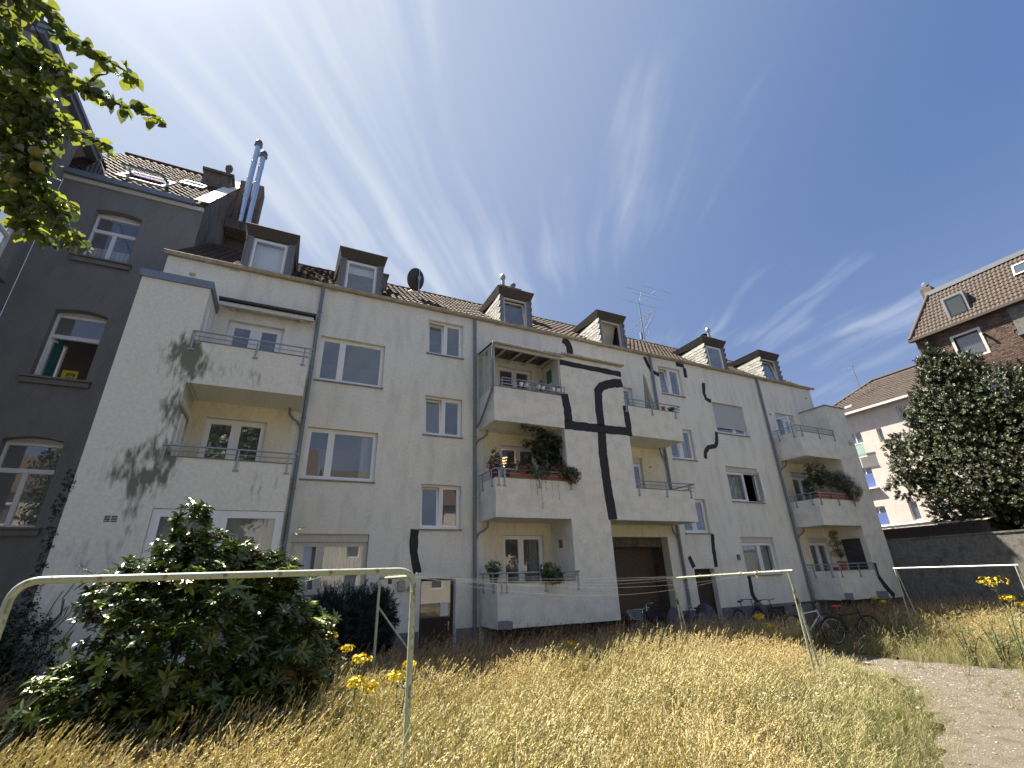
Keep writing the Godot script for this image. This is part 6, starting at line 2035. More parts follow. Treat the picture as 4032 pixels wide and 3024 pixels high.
# a bicycle in its own axes: rear hub at x = 0, front hub at x = 1.02, wheels upright in the xy plane, ground at y = 0
func bicycle(at: Vector3, turn: float, lean: float, frame_mat: Material, label: String, o := {}) -> Node3D:
	var t := thing("bicycle", at, label, "bicycle")
	t.basis = Basis(Vector3.UP, turn) * Basis(Vector3.RIGHT, lean)
	var R := 0.345
	var hub := [Vector3(0, R, 0), Vector3(1.04, R, 0)]
	for i in 2:
		var w := MB.new()
		w.torus(hub[i], Basis.IDENTITY, R - 0.017, 0.018, 36, 8)
		var wo := put("wheel", w, M.rubber, t)
		var rm := MB.new()
		rm.torus(hub[i], Basis.IDENTITY, R - 0.040, 0.009, 36, 5)
		put("rim", rm, o.get("rim", M.steel), wo)
		var sp := MB.new()
		for k in 20:
			var a := TAU * k / 20
			sp.tube([hub[i] + Vector3(0, 0, 0.03 * (1 if k % 2 else -1)), hub[i] + Vector3(cos(a), sin(a), 0) * (R - 0.04)], 0.0016, 3, false)
		sp.tube([hub[i] + Vector3(0, 0, -0.05), hub[i] + Vector3(0, 0, 0.05)], 0.022, 8)
		put("spokes", sp, M.steel, wo)
		var fd := MB.new()
		fd.torus(hub[i], Basis.IDENTITY, R + 0.018, 0.014, 20, 5, 0.5 if i == 0 else 0.7, 2.9 if i == 0 else 2.5)
		put("mudguard", fd, M.black, t)
	var bb := Vector3(0.44, 0.28, 0)
	var seat := Vector3(0.27, 0.78, 0)
	var head := Vector3(0.84, 0.78, 0); var crown := Vector3(0.88, 0.66, 0)
	if o.get("step", false): head = Vector3(0.82, 0.84, 0)
	var f := MB.new()
	f.tube([bb, seat], 0.017, 8)
	f.tube([bb, crown], 0.019, 8)
	if o.get("step", false): f.tube([Vector3(0.36, 0.5, 0), Vector3(0.86, 0.74, 0)], 0.016, 8)
	else: f.tube([seat - Vector3(-0.02, 0.06, 0), head], 0.017, 8)
	f.tube([head + Vector3(-0.01, 0.04, 0), crown], 0.021, 8)
	for s in [-0.05, 0.05]:
		f.tube([bb + Vector3(0, 0, s * 0.6), hub[0] + Vector3(0, 0, s)], 0.010, 6)
		f.tube([seat + Vector3(0.02, -0.08, s * 0.5), hub[0] + Vector3(0, 0, s)], 0.009, 6)
	put("frame", f, frame_mat, t)
	var fk := MB.new()
	for s in [-0.05, 0.05]: fk.tube([crown + Vector3(0, 0, s * 0.6), crown.lerp(hub[1], 0.6) + Vector3(0.0, 0, s), hub[1] + Vector3(0, 0, s)], 0.012, 6)
	put("fork", fk, frame_mat, t)
	var sd := MB.new()
	sd.tube([seat, Vector3(0.235, 0.93, 0)], 0.013, 6)
	sd.ball(Vector3(0.20, 0.96, 0), Vector3(0.085, 0.032, 0.075), 10, 6)
	sd.ball(Vector3(0.30, 0.962, 0), Vector3(0.12, 0.022, 0.030), 10, 6)
	put("saddle", sd, o.get("saddle", M.black), t)
	var hb := MB.new()
	var top: float = o.get("bar", 1.03)
	hb.tube([head, Vector3(head.x - 0.03, top, 0)], 0.014, 6)
	hb.tube([Vector3(head.x - 0.16, top + 0.02, -0.29), Vector3(head.x - 0.02, top + 0.03, -0.20), Vector3(head.x + 0.02, top, 0), Vector3(head.x - 0.02, top + 0.03, 0.20), Vector3(head.x - 0.16, top + 0.02, 0.29)], 0.012, 7)
	put("handlebar", hb, o.get("bars", M.black), t)
	for s in [-1, 1]:
		var g := MB.new()
		g.tube([Vector3(head.x - 0.20, top + 0.018, 0.305 * s), Vector3(head.x - 0.09, top + 0.023, 0.265 * s)], 0.017, 7)
		put("grip", g, M.rubber, t)
	var cr := MB.new()
	cr.torus(bb + Vector3(0, 0, 0.05), Basis.IDENTITY, 0.085, 0.006, 20, 5)
	cr.tube([bb + Vector3(0, 0, 0.06), bb + Vector3(0.12, -0.12, 0.06)], 0.009, 5)
	cr.tube([bb + Vector3(0, 0, -0.06), bb + Vector3(-0.12, 0.12, -0.06)], 0.009, 5)
	cr.box(bb + Vector3(0.08, -0.135, 0.07), bb + Vector3(0.17, -0.11, 0.15))
	cr.box(bb + Vector3(-0.17, 0.11, -0.15), bb + Vector3(-0.08, 0.135, -0.07))
	put("crank", cr, M.pipe, t)
	var rk := MB.new()
	rk.box(Vector3(-0.20, 0.745, -0.06), Vector3(0.22, 0.757, 0.06))
	for s in [-0.055, 0.055]: rk.tube([hub[0] + Vector3(0, 0, s), Vector3(-0.12, 0.75, s)], 0.006, 5)
	put("luggage_rack", rk, M.black, t)
	if o.has("basket"):
		var ce := Vector3(1.06, 0.74, 0)
		var bk := MB.new()
		for y in [[0.0, 0.13, 0.15], [0.26, 0.18, 0.21]]:
			bk.tube([ce + Vector3(-y[1], y[0], -y[2]), ce + Vector3(y[1], y[0], -y[2]), ce + Vector3(y[1], y[0], y[2]), ce + Vector3(-y[1], y[0], y[2]), ce + Vector3(-y[1], y[0], -y[2])], 0.008, 5)
		for i in 9:
			var k := -1.0 + 2.0 * i / 8.0
			for s in [-1, 1]:
				bk.tube([ce + Vector3(0.13 * k, 0, 0.15 * s), ce + Vector3(0.18 * k, 0.26, 0.21 * s)], 0.004, 4, false)
				bk.tube([ce + Vector3(0.13 * s, 0, 0.15 * k), ce + Vector3(0.18 * s, 0.26, 0.21 * k)], 0.004, 4, false)
			bk.tube([ce + Vector3(-0.13, 0, 0.15 * k), ce + Vector3(0.13, 0, 0.15 * k)], 0.004, 4, false)
		put("basket", bk, M.chrome, t)
	return t

func covered_scooter(at: Vector3, turn: float, tone: Material, label: String) -> void:
	var t := thing("covered_scooter", at, label, "scooter")
	t.rotation.y = turn
	# draped cover over a scooter: long body, raised seat, steering column; folds by noise
	var nz := FastNoiseLite.new(); nz.seed = int(at.x * 100); nz.frequency = 1.6
	var n2 := FastNoiseLite.new(); n2.seed = 5; n2.frequency = 7.0
	var N := 34; var K := 18
	var grid := []
	for i in N + 1:
		var row := []
		var s := i / float(N)
		var x := lerpf(-0.85, 0.85, s)
		var ridge := 0.62 + 0.24 * exp(-pow((s - 0.24) / 0.16, 2)) + 0.42 * exp(-pow((s - 0.74) / 0.10, 2)) - 0.45 * pow(maxf(absf(s - 0.5) * 2 - 0.75, 0) * 4.0, 2.0)
		var wide := 0.20 + 0.16 * exp(-pow((s - 0.74) / 0.09, 2)) + 0.06 * exp(-pow((s - 0.25) / 0.2, 2))
		for k in K + 1:
			var a := PI * k / K
			var y := maxf(0.0, ridge) * pow(sin(a), 0.45)
			var z := cos(a) * (wide + 0.10 * (1.0 - sin(a)))
			var f := nz.get_noise_3d(x * 1.5, a * 0.6, 2.0) * 0.07 + n2.get_noise_2d(x * 2.2, a * 0.35) * 0.022
			row.append(Vector3(x + f * 0.4, maxf(y + f * 0.8 * sin(a), 0.06 + 0.05 * absf(f)), z * (1.0 + f)))
		grid.append(row)
	var b := MB.new()
	for i in N:
		for k in K: b.quad(grid[i][k], grid[i + 1][k], grid[i + 1][k + 1], grid[i][k + 1])
	for e in [0, N]:
		for k in K:
			if e == 0: b.tri(Vector3(grid[e][0].x, 0.06, 0), grid[e][k], grid[e][k + 1])
			else: b.tri(Vector3(grid[e][0].x, 0.06, 0), grid[e][k + 1], grid[e][k])
	put("cover", b, tone, t)
	for x in [-0.55, 0.62]:
		var w := MB.new()
		w.torus(Vector3(x, 0.2, 0), Basis.IDENTITY, 0.15, 0.05, 20, 8)
		w.tube([Vector3(x, 0.2, -0.05), Vector3(x, 0.2, 0.05)], 0.07, 10)
		put("wheel", w, M.rubber, t)
	var st := MB.new()
	st.tube([Vector3(-0.3, 0.42, 0.34), Vector3(0.1, 0.50, 0.36), Vector3(0.45, 0.42, 0.36)], 0.008, 5)
	put("strap", st, M.old_white, t)

func build_bikes() -> void:
	bicycle(Vector3(10.95, 0.0, 1.15), PI, 0.06, M.pipe, "city bicycle with a wire basket in front of the passage", {"basket": 1, "step": true, "bars": M.chrome, "bar": 1.0})
	bicycle(Vector3(11.55, 0.0, 0.55), PI + 0.15, 0.08, M.black, "dark bicycle with a bright handlebar behind the basket bicycle", {"step": true, "bars": M.chrome, "bar": 1.08})
	covered_scooter(Vector3(11.25, 0.0, 1.75), 1.9, M.cover, "scooter under a grey cover right of the basket bicycle")
	covered_scooter(Vector3(12.45, 0.0, 1.05), 0.25, M.cover, "low scooter under a brownish grey cover by the brown door")
	var hb := thing("scooter_handlebar", Vector3(12.1, 0.93, 1.1), "bright handlebar sticking out above the covered scooter", "handlebar")
	var q := MB.new()
	q.tube([Vector3(-0.16, 0.06, 0.12), Vector3(0.0, 0.0, 0.0), Vector3(0.16, -0.02, 0.05)], 0.018, 8)
	q.tube([Vector3(0, 0, 0), Vector3(-0.03, -0.25, 0)], 0.016, 8)
	put("bar", q, M.chrome, hb)
	var q2 := MB.new()
	q2.tube([Vector3(0.10, -0.01, 0.03), Vector3(0.30, -0.03, 0.1)], 0.024, 8)
	put("grip", q2, M.rubber, hb)
	bicycle(Vector3(14.95, 0.0, 0.50), 0.0, -0.12, M.pipe, "slim black bicycle leaning on the wall left of the others", {"bar": 1.0})
	bicycle(Vector3(15.55, 0.0, 0.78), 0.03, -0.10, M.black, "black bicycle in front of the basement window", {"bar": 0.96})
	var bag := thing("grey_bag", Vector3(15.85, 0.72, 0.66), "grey rolled bag lying on the bicycles by the wall", "bag")
	var bg := MB.new()
	bg.lathe([[0.0, -0.26], [0.11, -0.24], [0.135, -0.1], [0.13, 0.12], [0.11, 0.24], [0.0, 0.26]], Vector3.ZERO, 14, Basis(Vector3.BACK, 0.75))
	put("body", bg, rough_mat(Vector3(0.13, 0.125, 0.13), 0.1, 2.0, [], Vector3.ONE, 0.3, 0.85, 231), bag)
	bicycle(Vector3(14.2, 0.0, 3.05), -0.35, -0.10, M.white_frame, "bicycle with a white frame right of the black ones", {"bar": 1.0})
	bicycle(Vector3(14.35, 0.0, 4.05), -0.42, 0.05, M.black, "black bicycle with a red saddle cover beside the path", {"saddle": mat(lin(0.50, 0.05, 0.07), 0.6), "rim": M.chrome, "bar": 1.06})
	var bw := MB.new()
	bw.box(Vector3(17.0, 0.12, 0.013), Vector3(17.95, 0.66, 0.035))
	var cw := tag(put("basement_window", bw, M.wood_dark), "dark basement window in the grey plinth behind the bicycles", "window")

func shrub(called: String, at: Vector3, clumps: Array, count: int, m: Mesh, tone: Callable, label: String, mt: Material = null, cat := "shrub") -> Node3D:
	var t := thing(called, at, label, cat)
	foliage("leaves", t, m, mt if mt else M.leaf, clumps, count, Vector2(0.75, 1.25), tone, 0.35)
	for c in clumps:
		var b := MB.new()
		var e: Vector3 = c[0]
		b.tube([Vector3(e.x * 0.1, -0.02, e.z * 0.1), Vector3(e.x * 0.5, e.y * 0.45, e.z * 0.5), e + Vector3(0, c[1].y * 0.4, 0)], [0.012, 0.010, 0.004], 5)
		put("stem", b, M.bark, t)
	return t

func long_leaf(b: MB, base: Vector3, o: Vector3, L: float, w: float, droop: float) -> void:
	# pointed leaf folded along its midrib, four segments
	var s := o.cross(Vector3.UP)
	if s.length() < 0.05: s = Vector3.RIGHT
	s = s.normalized()
	var up := s.cross(o).normalized()
	var ws := [0.25, 0.85, 1.0, 0.7, 0.0]
	var pl := []
	for i in 5:
		var t := i / 4.0
		var c := base + o * L * t - Vector3(0, droop * L * t * t, 0)
		pl.append([c - s * w * ws[i] + up * w * 0.35 * ws[i], c, c + s * w * ws[i] + up * w * 0.35 * ws[i]])
	for i in 4:
		b.quad(pl[i][0], pl[i][1], pl[i + 1][1], pl[i + 1][0])
		b.quad(pl[i][1], pl[i][2], pl[i + 1][2], pl[i + 1][1])

func whorl_mesh(n: int, L: float, w: float, seed_: int) -> ArrayMesh:
	var g := RandomNumberGenerator.new(); g.seed = seed_
	var b := MB.new()
	for i in n:
		var a := TAU * i / n + g.randf_range(-0.2, 0.2)
		var e := g.randf_range(-0.1, 0.55)
		long_leaf(b, Vector3(0, g.randf_range(-0.02, 0.02), 0), Vector3(cos(a) * cos(e), sin(e), sin(a) * cos(e)), L * g.randf_range(0.75, 1.15), w * g.randf_range(0.8, 1.15), g.randf_range(0.05, 0.3))
	return b.mesh()

func limb(b: MB, a: Vector3, e: Vector3, r0: float, r1: float, wob: float) -> void:
	var pts := []
	var rs := []
	for i in 6:
		var k := i / 5.0
		var j := Vector3(rr(-wob, wob), rr(-wob, wob), rr(-wob, wob)) if i > 0 and i < 5 else Vector3.ZERO
		pts.append(a.lerp(e, k) + j)
		rs.append(lerpf(r0, r1, k))
	b.tube(pts, rs, 8)

func build_shrubs() -> void:
	# --- rhododendron in the left foreground
	var rh := thing("rhododendron", Vector3(-0.7, 0, 6.0), "large glossy rhododendron bush behind the carpet bar", "bush")
	var cl := [[Vector3(-0.05, 1.45, 0), Vector3(1.20, 1.05, 1.0)], [Vector3(-0.15, 2.2, 0), Vector3(0.78, 0.48, 0.6)], [Vector3(-0.36, 2.72, 0), Vector3(0.22, 0.36, 0.2)], [Vector3(-1.05, 0.85, 0.15), Vector3(0.52, 0.45, 0.6)], [Vector3(1.0, 1.15, 0), Vector3(0.58, 0.72, 0.7)], [Vector3(0.6, 2.0, 0.1), Vector3(0.45, 0.40, 0.45)], [Vector3(0.1, 0.55, 0.2), Vector3(1.4, 0.6, 0.9)], [Vector3(-0.85, 1.9, 0.1), Vector3(0.4, 0.35, 0.4)]]
	var tone := func(_p, _d, _r):
		var k := rr(0, 1)
		var q := Vector3(0.030, 0.048, 0.014).lerp(Vector3(0.080, 0.115, 0.026), rr(0, 1))
		if k > 0.90: q = Vector3(0.17, 0.22, 0.035)
		elif k > 0.86: q = Vector3(0.09, 0.065, 0.03)
		return Color(q.x, q.y, q.z)
	for i in 3: foliage("leaves", rh, whorl_mesh(9, 0.095, 0.020, 5 + i), M.gloss_leaf, cl, 900, Vector2(0.7, 1.3), tone, 0.6, 0.9)
	foliage("inner_leaves", rh, whorl_mesh(8, 0.11, 0.020, 9), M.gloss_leaf, cl, 700, Vector2(0.9, 1.4), tone, 0.1)
	for c in cl:
		var b := MB.new()
		limb(b, Vector3(c[0].x * 0.15, -0.05, c[0].z * 0.2), c[0], 0.03, 0.012, 0.06)
		put("stem", b, M.bark, rh)
	for q in [[Vector3(0.35, 2.2, 0.1), Vector3(0.95, 2.72, 0.15)], [Vector3(0.8, 1.9, 0.1), Vector3(1.45, 2.18, 0.2)], [Vector3(-0.9, 1.95, 0.1), Vector3(-1.35, 2.28, 0.1)]]:
		var b := MB.new()
		limb(b, q[0], q[1], 0.008, 0.003, 0.03)
		for k in 12:
			var p: Vector3 = q[0].lerp(q[1], rr(0.3, 1.0))
			long_leaf(b, p, Vector3(rr(-1, 1), rr(-0.2, 0.8), rr(-1, 1)).normalized(), 0.075, 0.013, 0.1)
		put("long_shoot", b, mat(lin(0.10, 0.15, 0.03), 0.4), rh)

	# --- dark clipped yew behind it
	var yw := thing("yew_hedge", Vector3(1.6, 0, 1.9), "dark blue green yew hedge below the ground floor window", "hedge")
	var yc := [[Vector3(-0.35, 1.0, 0), Vector3(0.62, 0.92, 0.5)], [Vector3(0.30, 1.0, 0), Vector3(0.58, 0.90, 0.5)], [Vector3(0.62, 1.25, 0), Vector3(0.30, 0.55, 0.4)], [Vector3(-0.6, 0.9, 0.1), Vector3(0.45, 0.8, 0.4)]]
	foliage("needles", yw, small_leaf_mesh(14, 0.07, 0.006, 1.2), M.needle, yc, 3800, Vector2(0.8, 1.6), green(Vector3(0.010, 0.020, 0.017), Vector3(0.030, 0.046, 0.038)), 0.7)
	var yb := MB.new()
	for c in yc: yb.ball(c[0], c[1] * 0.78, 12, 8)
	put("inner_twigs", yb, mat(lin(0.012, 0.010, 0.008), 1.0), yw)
	# --- evergreen shrub at the left edge, by the corner of the grey house
	var ls := shrub("corner_shrub", Vector3(-4.3, 0, 1.6), [[Vector3(0.3, 1.0, 0), Vector3(0.75, 0.75, 0.6)], [Vector3(-0.3, 0.9, 0), Vector3(0.9, 0.8, 0.7)], [Vector3(0.55, 0.4, 0.3), Vector3(0.8, 0.5, 0.6)], [Vector3(1.3, 0.25, 0.3), Vector3(0.8, 0.4, 0.6)]], 1700, small_leaf_mesh(7, 0.07, 0.020, 0.5), green(Vector3(0.016, 0.030, 0.012), Vector3(0.040, 0.065, 0.022)), "dark evergreen shrub at the foot of the grey house corner")
	var ci := thing("corner_ivy", Vector3(-3.86, 0, Z1), "ivy climbing up the left corner of the white house", "plant")
	var ic := []
	for i in 12: ic.append([Vector3(-0.10 + rr(-0.05, 0.05), 1.0 + i * 0.28, -0.05), Vector3(0.10 + 0.05 * (12 - i) / 12.0, 0.22, 0.10)])
	foliage("leaves", ci, small_leaf_mesh(5, 0.05, 0.02, 0.3), M.leaf, ic, 260, Vector2(0.6, 1.1), green(Vector3(0.012, 0.022, 0.010), Vector3(0.03, 0.045, 0.018)), 0.0)
	for i in 7:
		var v := MB.new()
		var pts := [Vector3(rr(-0.05, 0.3), 0.4, 0.01)]
		for k in 7: pts.append(pts[-1] + Vector3(rr(-0.06, 0.16), rr(0.12, 0.32), 0))
		v.tube(pts, 0.006, 4)
		put("vine", v, M.bark, ci)
	var lp := MB.new()
	lp.bar(Vector3(-3.05, 0.0, 1.62), Vector3(-2.72, 1.55, 1.33), 0.07, 0.03)
	tag(put("leaning_board", lp, M.panel), "narrow blue grey board leaning on the white wall beside the bush", "board")
	# --- ragwort and other weeds
	ragwort(Vector3(0.92, 0, 7.1), 1.22, [[Vector3(0.10, 1.20, 0.1), 0.13], [Vector3(0.05, 1.0, 0.2), 0.12], [Vector3(0.22, 0.92, 0.1), 0.11]], "yellow ragwort leaning out of the grass left of the carpet bar post")
	ragwort(Vector3(1.42, 0, 7.3), 1.0, [[Vector3(0.0, 1.0, 0), 0.13], [Vector3(0.12, 1.12, 0.05), 0.09]], "yellow ragwort beside the carpet bar's right post")
	ragwort(Vector3(0.85, 0, 5.4), 1.25, [[Vector3(0, 1.3, 0), 0.13], [Vector3(0.25, 1.12, 0), 0.12], [Vector3(-0.2, 1.4, 0), 0.1]], "shaded ragwort between the rhododendron and the hedge")
	ragwort(Vector3(5.1, 0, 5.1), 0.82, [[Vector3(0, 0.86, 0), 0.09], [Vector3(0.1, 0.8, 0), 0.06]], "small yellow ragwort in the middle of the grass")
	ragwort(Vector3(10.2, 0, 5.1), 1.02, [[Vector3(0.0, 1.0, 0), 0.15], [Vector3(0.24, 0.80, 0.0), 0.14], [Vector3(-0.2, 0.62, 0.1), 0.10]], "tall yellow ragwort in front of the black bicycles")
	ragwort(Vector3(11.0, 0, 5.5), 0.82, [[Vector3(0, 0.84, 0), 0.09]], "small yellow ragwort beside the drying frame leg")
	ragwort(Vector3(13.6, 0, 8.2), 1.55, [[Vector3(0.05, 1.62, 0), 0.26], [Vector3(0.12, 1.3, 0.1), 0.14], [Vector3(0.3, 1.18, 0.2), 0.08]], "large yellow ragwort at the right edge in front of the wall")
	ragwort(Vector3(13.3, 0, 7.5), 1.0, [], "dark leafy thistle beside the gravel path")
	ragwort(Vector3(13.75, 0, 7.85), 0.9, [], "bushy dark green weed at the right edge beside the path")
	ragwort(Vector3(16.3, 0, 4.3), 1.05, [[Vector3(0, 1.1, 0), 0.10], [Vector3(0.2, 1.0, 0.1), 0.09]], "ragwort behind the red saddle bicycle")
	# --- holly tree behind the garden wall
	var tr := thing("evergreen_tree", Vector3(27.6, 0, 3.9), "dense dark evergreen tree rising behind the garden wall", "tree")
	var tk := MB.new()
	limb(tk, Vector3(0, 0, 0), Vector3(0.1, 7.5, 0.1), 0.22, 0.05, 0.08)
	put("trunk", tk, M.bark, tr)
	var tc := [[Vector3(0, 5.6, 0.6), Vector3(2.0, 2.6, 2.6)], [Vector3(-0.1, 7.8, 0.2), Vector3(1.5, 1.9, 1.8)], [Vector3(-0.1, 9.4, 0.0), Vector3(1.0, 1.3, 1.2)], [Vector3(-0.2, 10.7, 0.1), Vector3(0.6, 0.95, 0.6)], [Vector3(-0.1, 10.2, 1.0), Vector3(0.8, 0.8, 0.8)], [Vector3(-0.3, 6.5, -1.7), Vector3(1.1, 1.2, 1.3)], [Vector3(-0.2, 8.4, 2.0), Vector3(1.3, 1.5, 1.5)], [Vector3(-0.3, 4.3, -0.6), Vector3(1.5, 1.2, 1.6)], [Vector3(-0.3, 4.4, 2.0), Vector3(1.7, 1.6, 1.8)], [Vector3(-0.2, 6.6, 3.3), Vector3(1.6, 2.2, 1.7)], [Vector3(-0.4, 5.5, -2.6), Vector3(0.6, 0.6, 0.9)], [Vector3(-0.4, 7.4, -2.2), Vector3(0.6, 0.6, 0.8)], [Vector3(-0.3, 8.6, -1.0), Vector3(0.7, 0.7, 0.8)]]
	for i in 9:
		var b := MB.new()
		var e: Array = tc[rng.randi() % tc.size()]
		limb(b, Vector3(0, rr(2.5, 6.0), 0), e[0] + Vector3(rr(-0.8, 0.8), rr(-0.8, 0.8), rr(-0.8, 0.8)), 0.06, 0.015, 0.1)
		put("limb", b, M.bark, tr)
	for i in 2: foliage("crown" if i == 0 else "inner_crown", tr, small_leaf_mesh(14, 0.11, 0.022, 0.9), M.holly_leaf, tc, 8500 if i == 0 else 3000, Vector2(0.8, 1.6), green(Vector3(0.020, 0.032, 0.012), Vector3(0.075, 0.088, 0.036)), 0.66 if i == 0 else 0.2)
	var iw := thing("wall_ivy", Vector3(35.92, 15.1, 1.2), "climbing plant at the top corner of the brick house", "plant")
	foliage("leaves", iw, small_leaf_mesh(6, 0.14, 0.05, 0.3), M.leaf, [[Vector3(-0.1, -0.3, 0.0), Vector3(0.15, 0.6, 0.3)], [Vector3(-0.1, -1.2, 0.5), Vector3(0.15, 0.7, 0.4)], [Vector3(-0.1, -2.4, 0.9), Vector3(0.2, 0.9, 0.7)]], 170, Vector2(0.7, 1.2), green(Vector3(0.03, 0.04, 0.02), Vector3(0.08, 0.09, 0.04)), 0.0)
	# --- garden trees behind the camera, mirrored in the left panes
	for q in [[Vector3(-4.6, 0, 21.5), 1.25, "tall garden tree behind the camera, in front of the grey house"], [Vector3(-11.5, 0, 24.0), 1.1, "broad garden tree behind the camera, in front of the cream house"], [Vector3(21.0, 0, 27.0), 1.0, "garden tree behind the camera, in front of the tan house"]]:
		var g := thing("garden_tree", q[0], q[2], "tree")
		var k := MB.new()
		var z: float = q[1]
		limb(k, Vector3.ZERO, Vector3(0, 6 * z, 0), 0.25, 0.1, 0.1)
		put("trunk", k, M.bark, g)
		foliage("crown", g, small_leaf_mesh(9, 0.35, 0.11, 0.5), M.leaf, [[Vector3(0, 6.5, 0) * z, Vector3(3.4, 3.2, 3) * z], [Vector3(1.4, 9.4, 0) * z, Vector3(2.4, 2.2, 2) * z], [Vector3(-1.5, 8.8, 0.5) * z, Vector3(2.2, 2.2, 2) * z]], 2600, Vector2(0.8, 1.5), green(Vector3(0.03, 0.05, 0.02), Vector3(0.07, 0.10, 0.03)), 0.4)

func ragwort(at: Vector3, hh: float, heads: Array, label: String) -> void:
	var t := thing("ragwort" if heads.size() else "thistle", at, label, "wild plant")
	var tips := []
	for h in heads: tips.append(h[0])
	if tips.is_empty(): tips = [Vector3(0, hh, 0), Vector3(-0.22, hh * 0.75, 0.1), Vector3(0.25, hh * 0.8, 0.05), Vector3(0.1, hh * 0.65, 0.25), Vector3(-0.12, hh * 0.9, -0.15)]
	var lv := MB.new()
	for tp in tips:
		var s := MB.new()
		var base := Vector3(tp.x * 0.1, -0.03, tp.z * 0.1)
		var mid := Vector3(tp.x * 0.45, tp.y * 0.55, tp.z * 0.45)
		s.tube([base, mid, tp], [0.009, 0.007, 0.004], 6)
		put("stem", s, mat(lin(0.10, 0.13, 0.05), 0.7), t)
		var n := 26 if heads.is_empty() else 15
		for i in n:
			var k := rr(0.18, 0.92)
			var p: Vector3 = base.lerp(mid, k / 0.55) if k < 0.55 else mid.lerp(tp, (k - 0.55) / 0.45)
			var a := rr(0, TAU)
			long_leaf(lv, p, Vector3(cos(a), rr(-0.2, 0.7), sin(a)).normalized(), rr(0.07, 0.17), rr(0.010, 0.022), rr(0.1, 0.5))
	put("leaves", lv, mat(lin(0.045, 0.075, 0.035), 0.6), t)
	for h in heads:
		foliage("flower_head", t, blossom_mesh(9, 0.020), M.petal, [[h[0], Vector3(h[1], h[1] * 0.42, h[1])]], int(260 * h[1]) + 12, Vector2(0.8, 1.25), func(_p, _d, _r): return Color(0.70, 0.56, 0.02) if rr(0, 1) > 0.2 else Color(0.55, 0.38, 0.02), 0.55)

func round_leaf(L: float, curl: float, seed_: int) -> ArrayMesh:
	var g := RandomNumberGenerator.new(); g.seed = seed_
	var b := MB.new()
	var prof := [0.0, 0.62, 0.92, 1.0, 0.86, 0.5, 0.0]
	var rows := []
	for i in 7:
		var t := i / 6.0
		var w: float = prof[i] * L * 0.40
		var c := Vector3(0, -0.25 * curl * L * t * t, L * t)
		var e := g.randf_range(-0.1, 0.1)
		rows.append([c + Vector3(-w, w * (0.35 + curl * 0.3 + e), 0), c, c + Vector3(w, w * (0.35 + curl * 0.3 - e), 0)])
	for i in 6:
		b.quad(rows[i][0], rows[i + 1][0], rows[i + 1][1], rows[i][1])
		b.quad(rows[i][1], rows[i + 1][1], rows[i + 1][2], rows[i][2])
	return b.mesh()

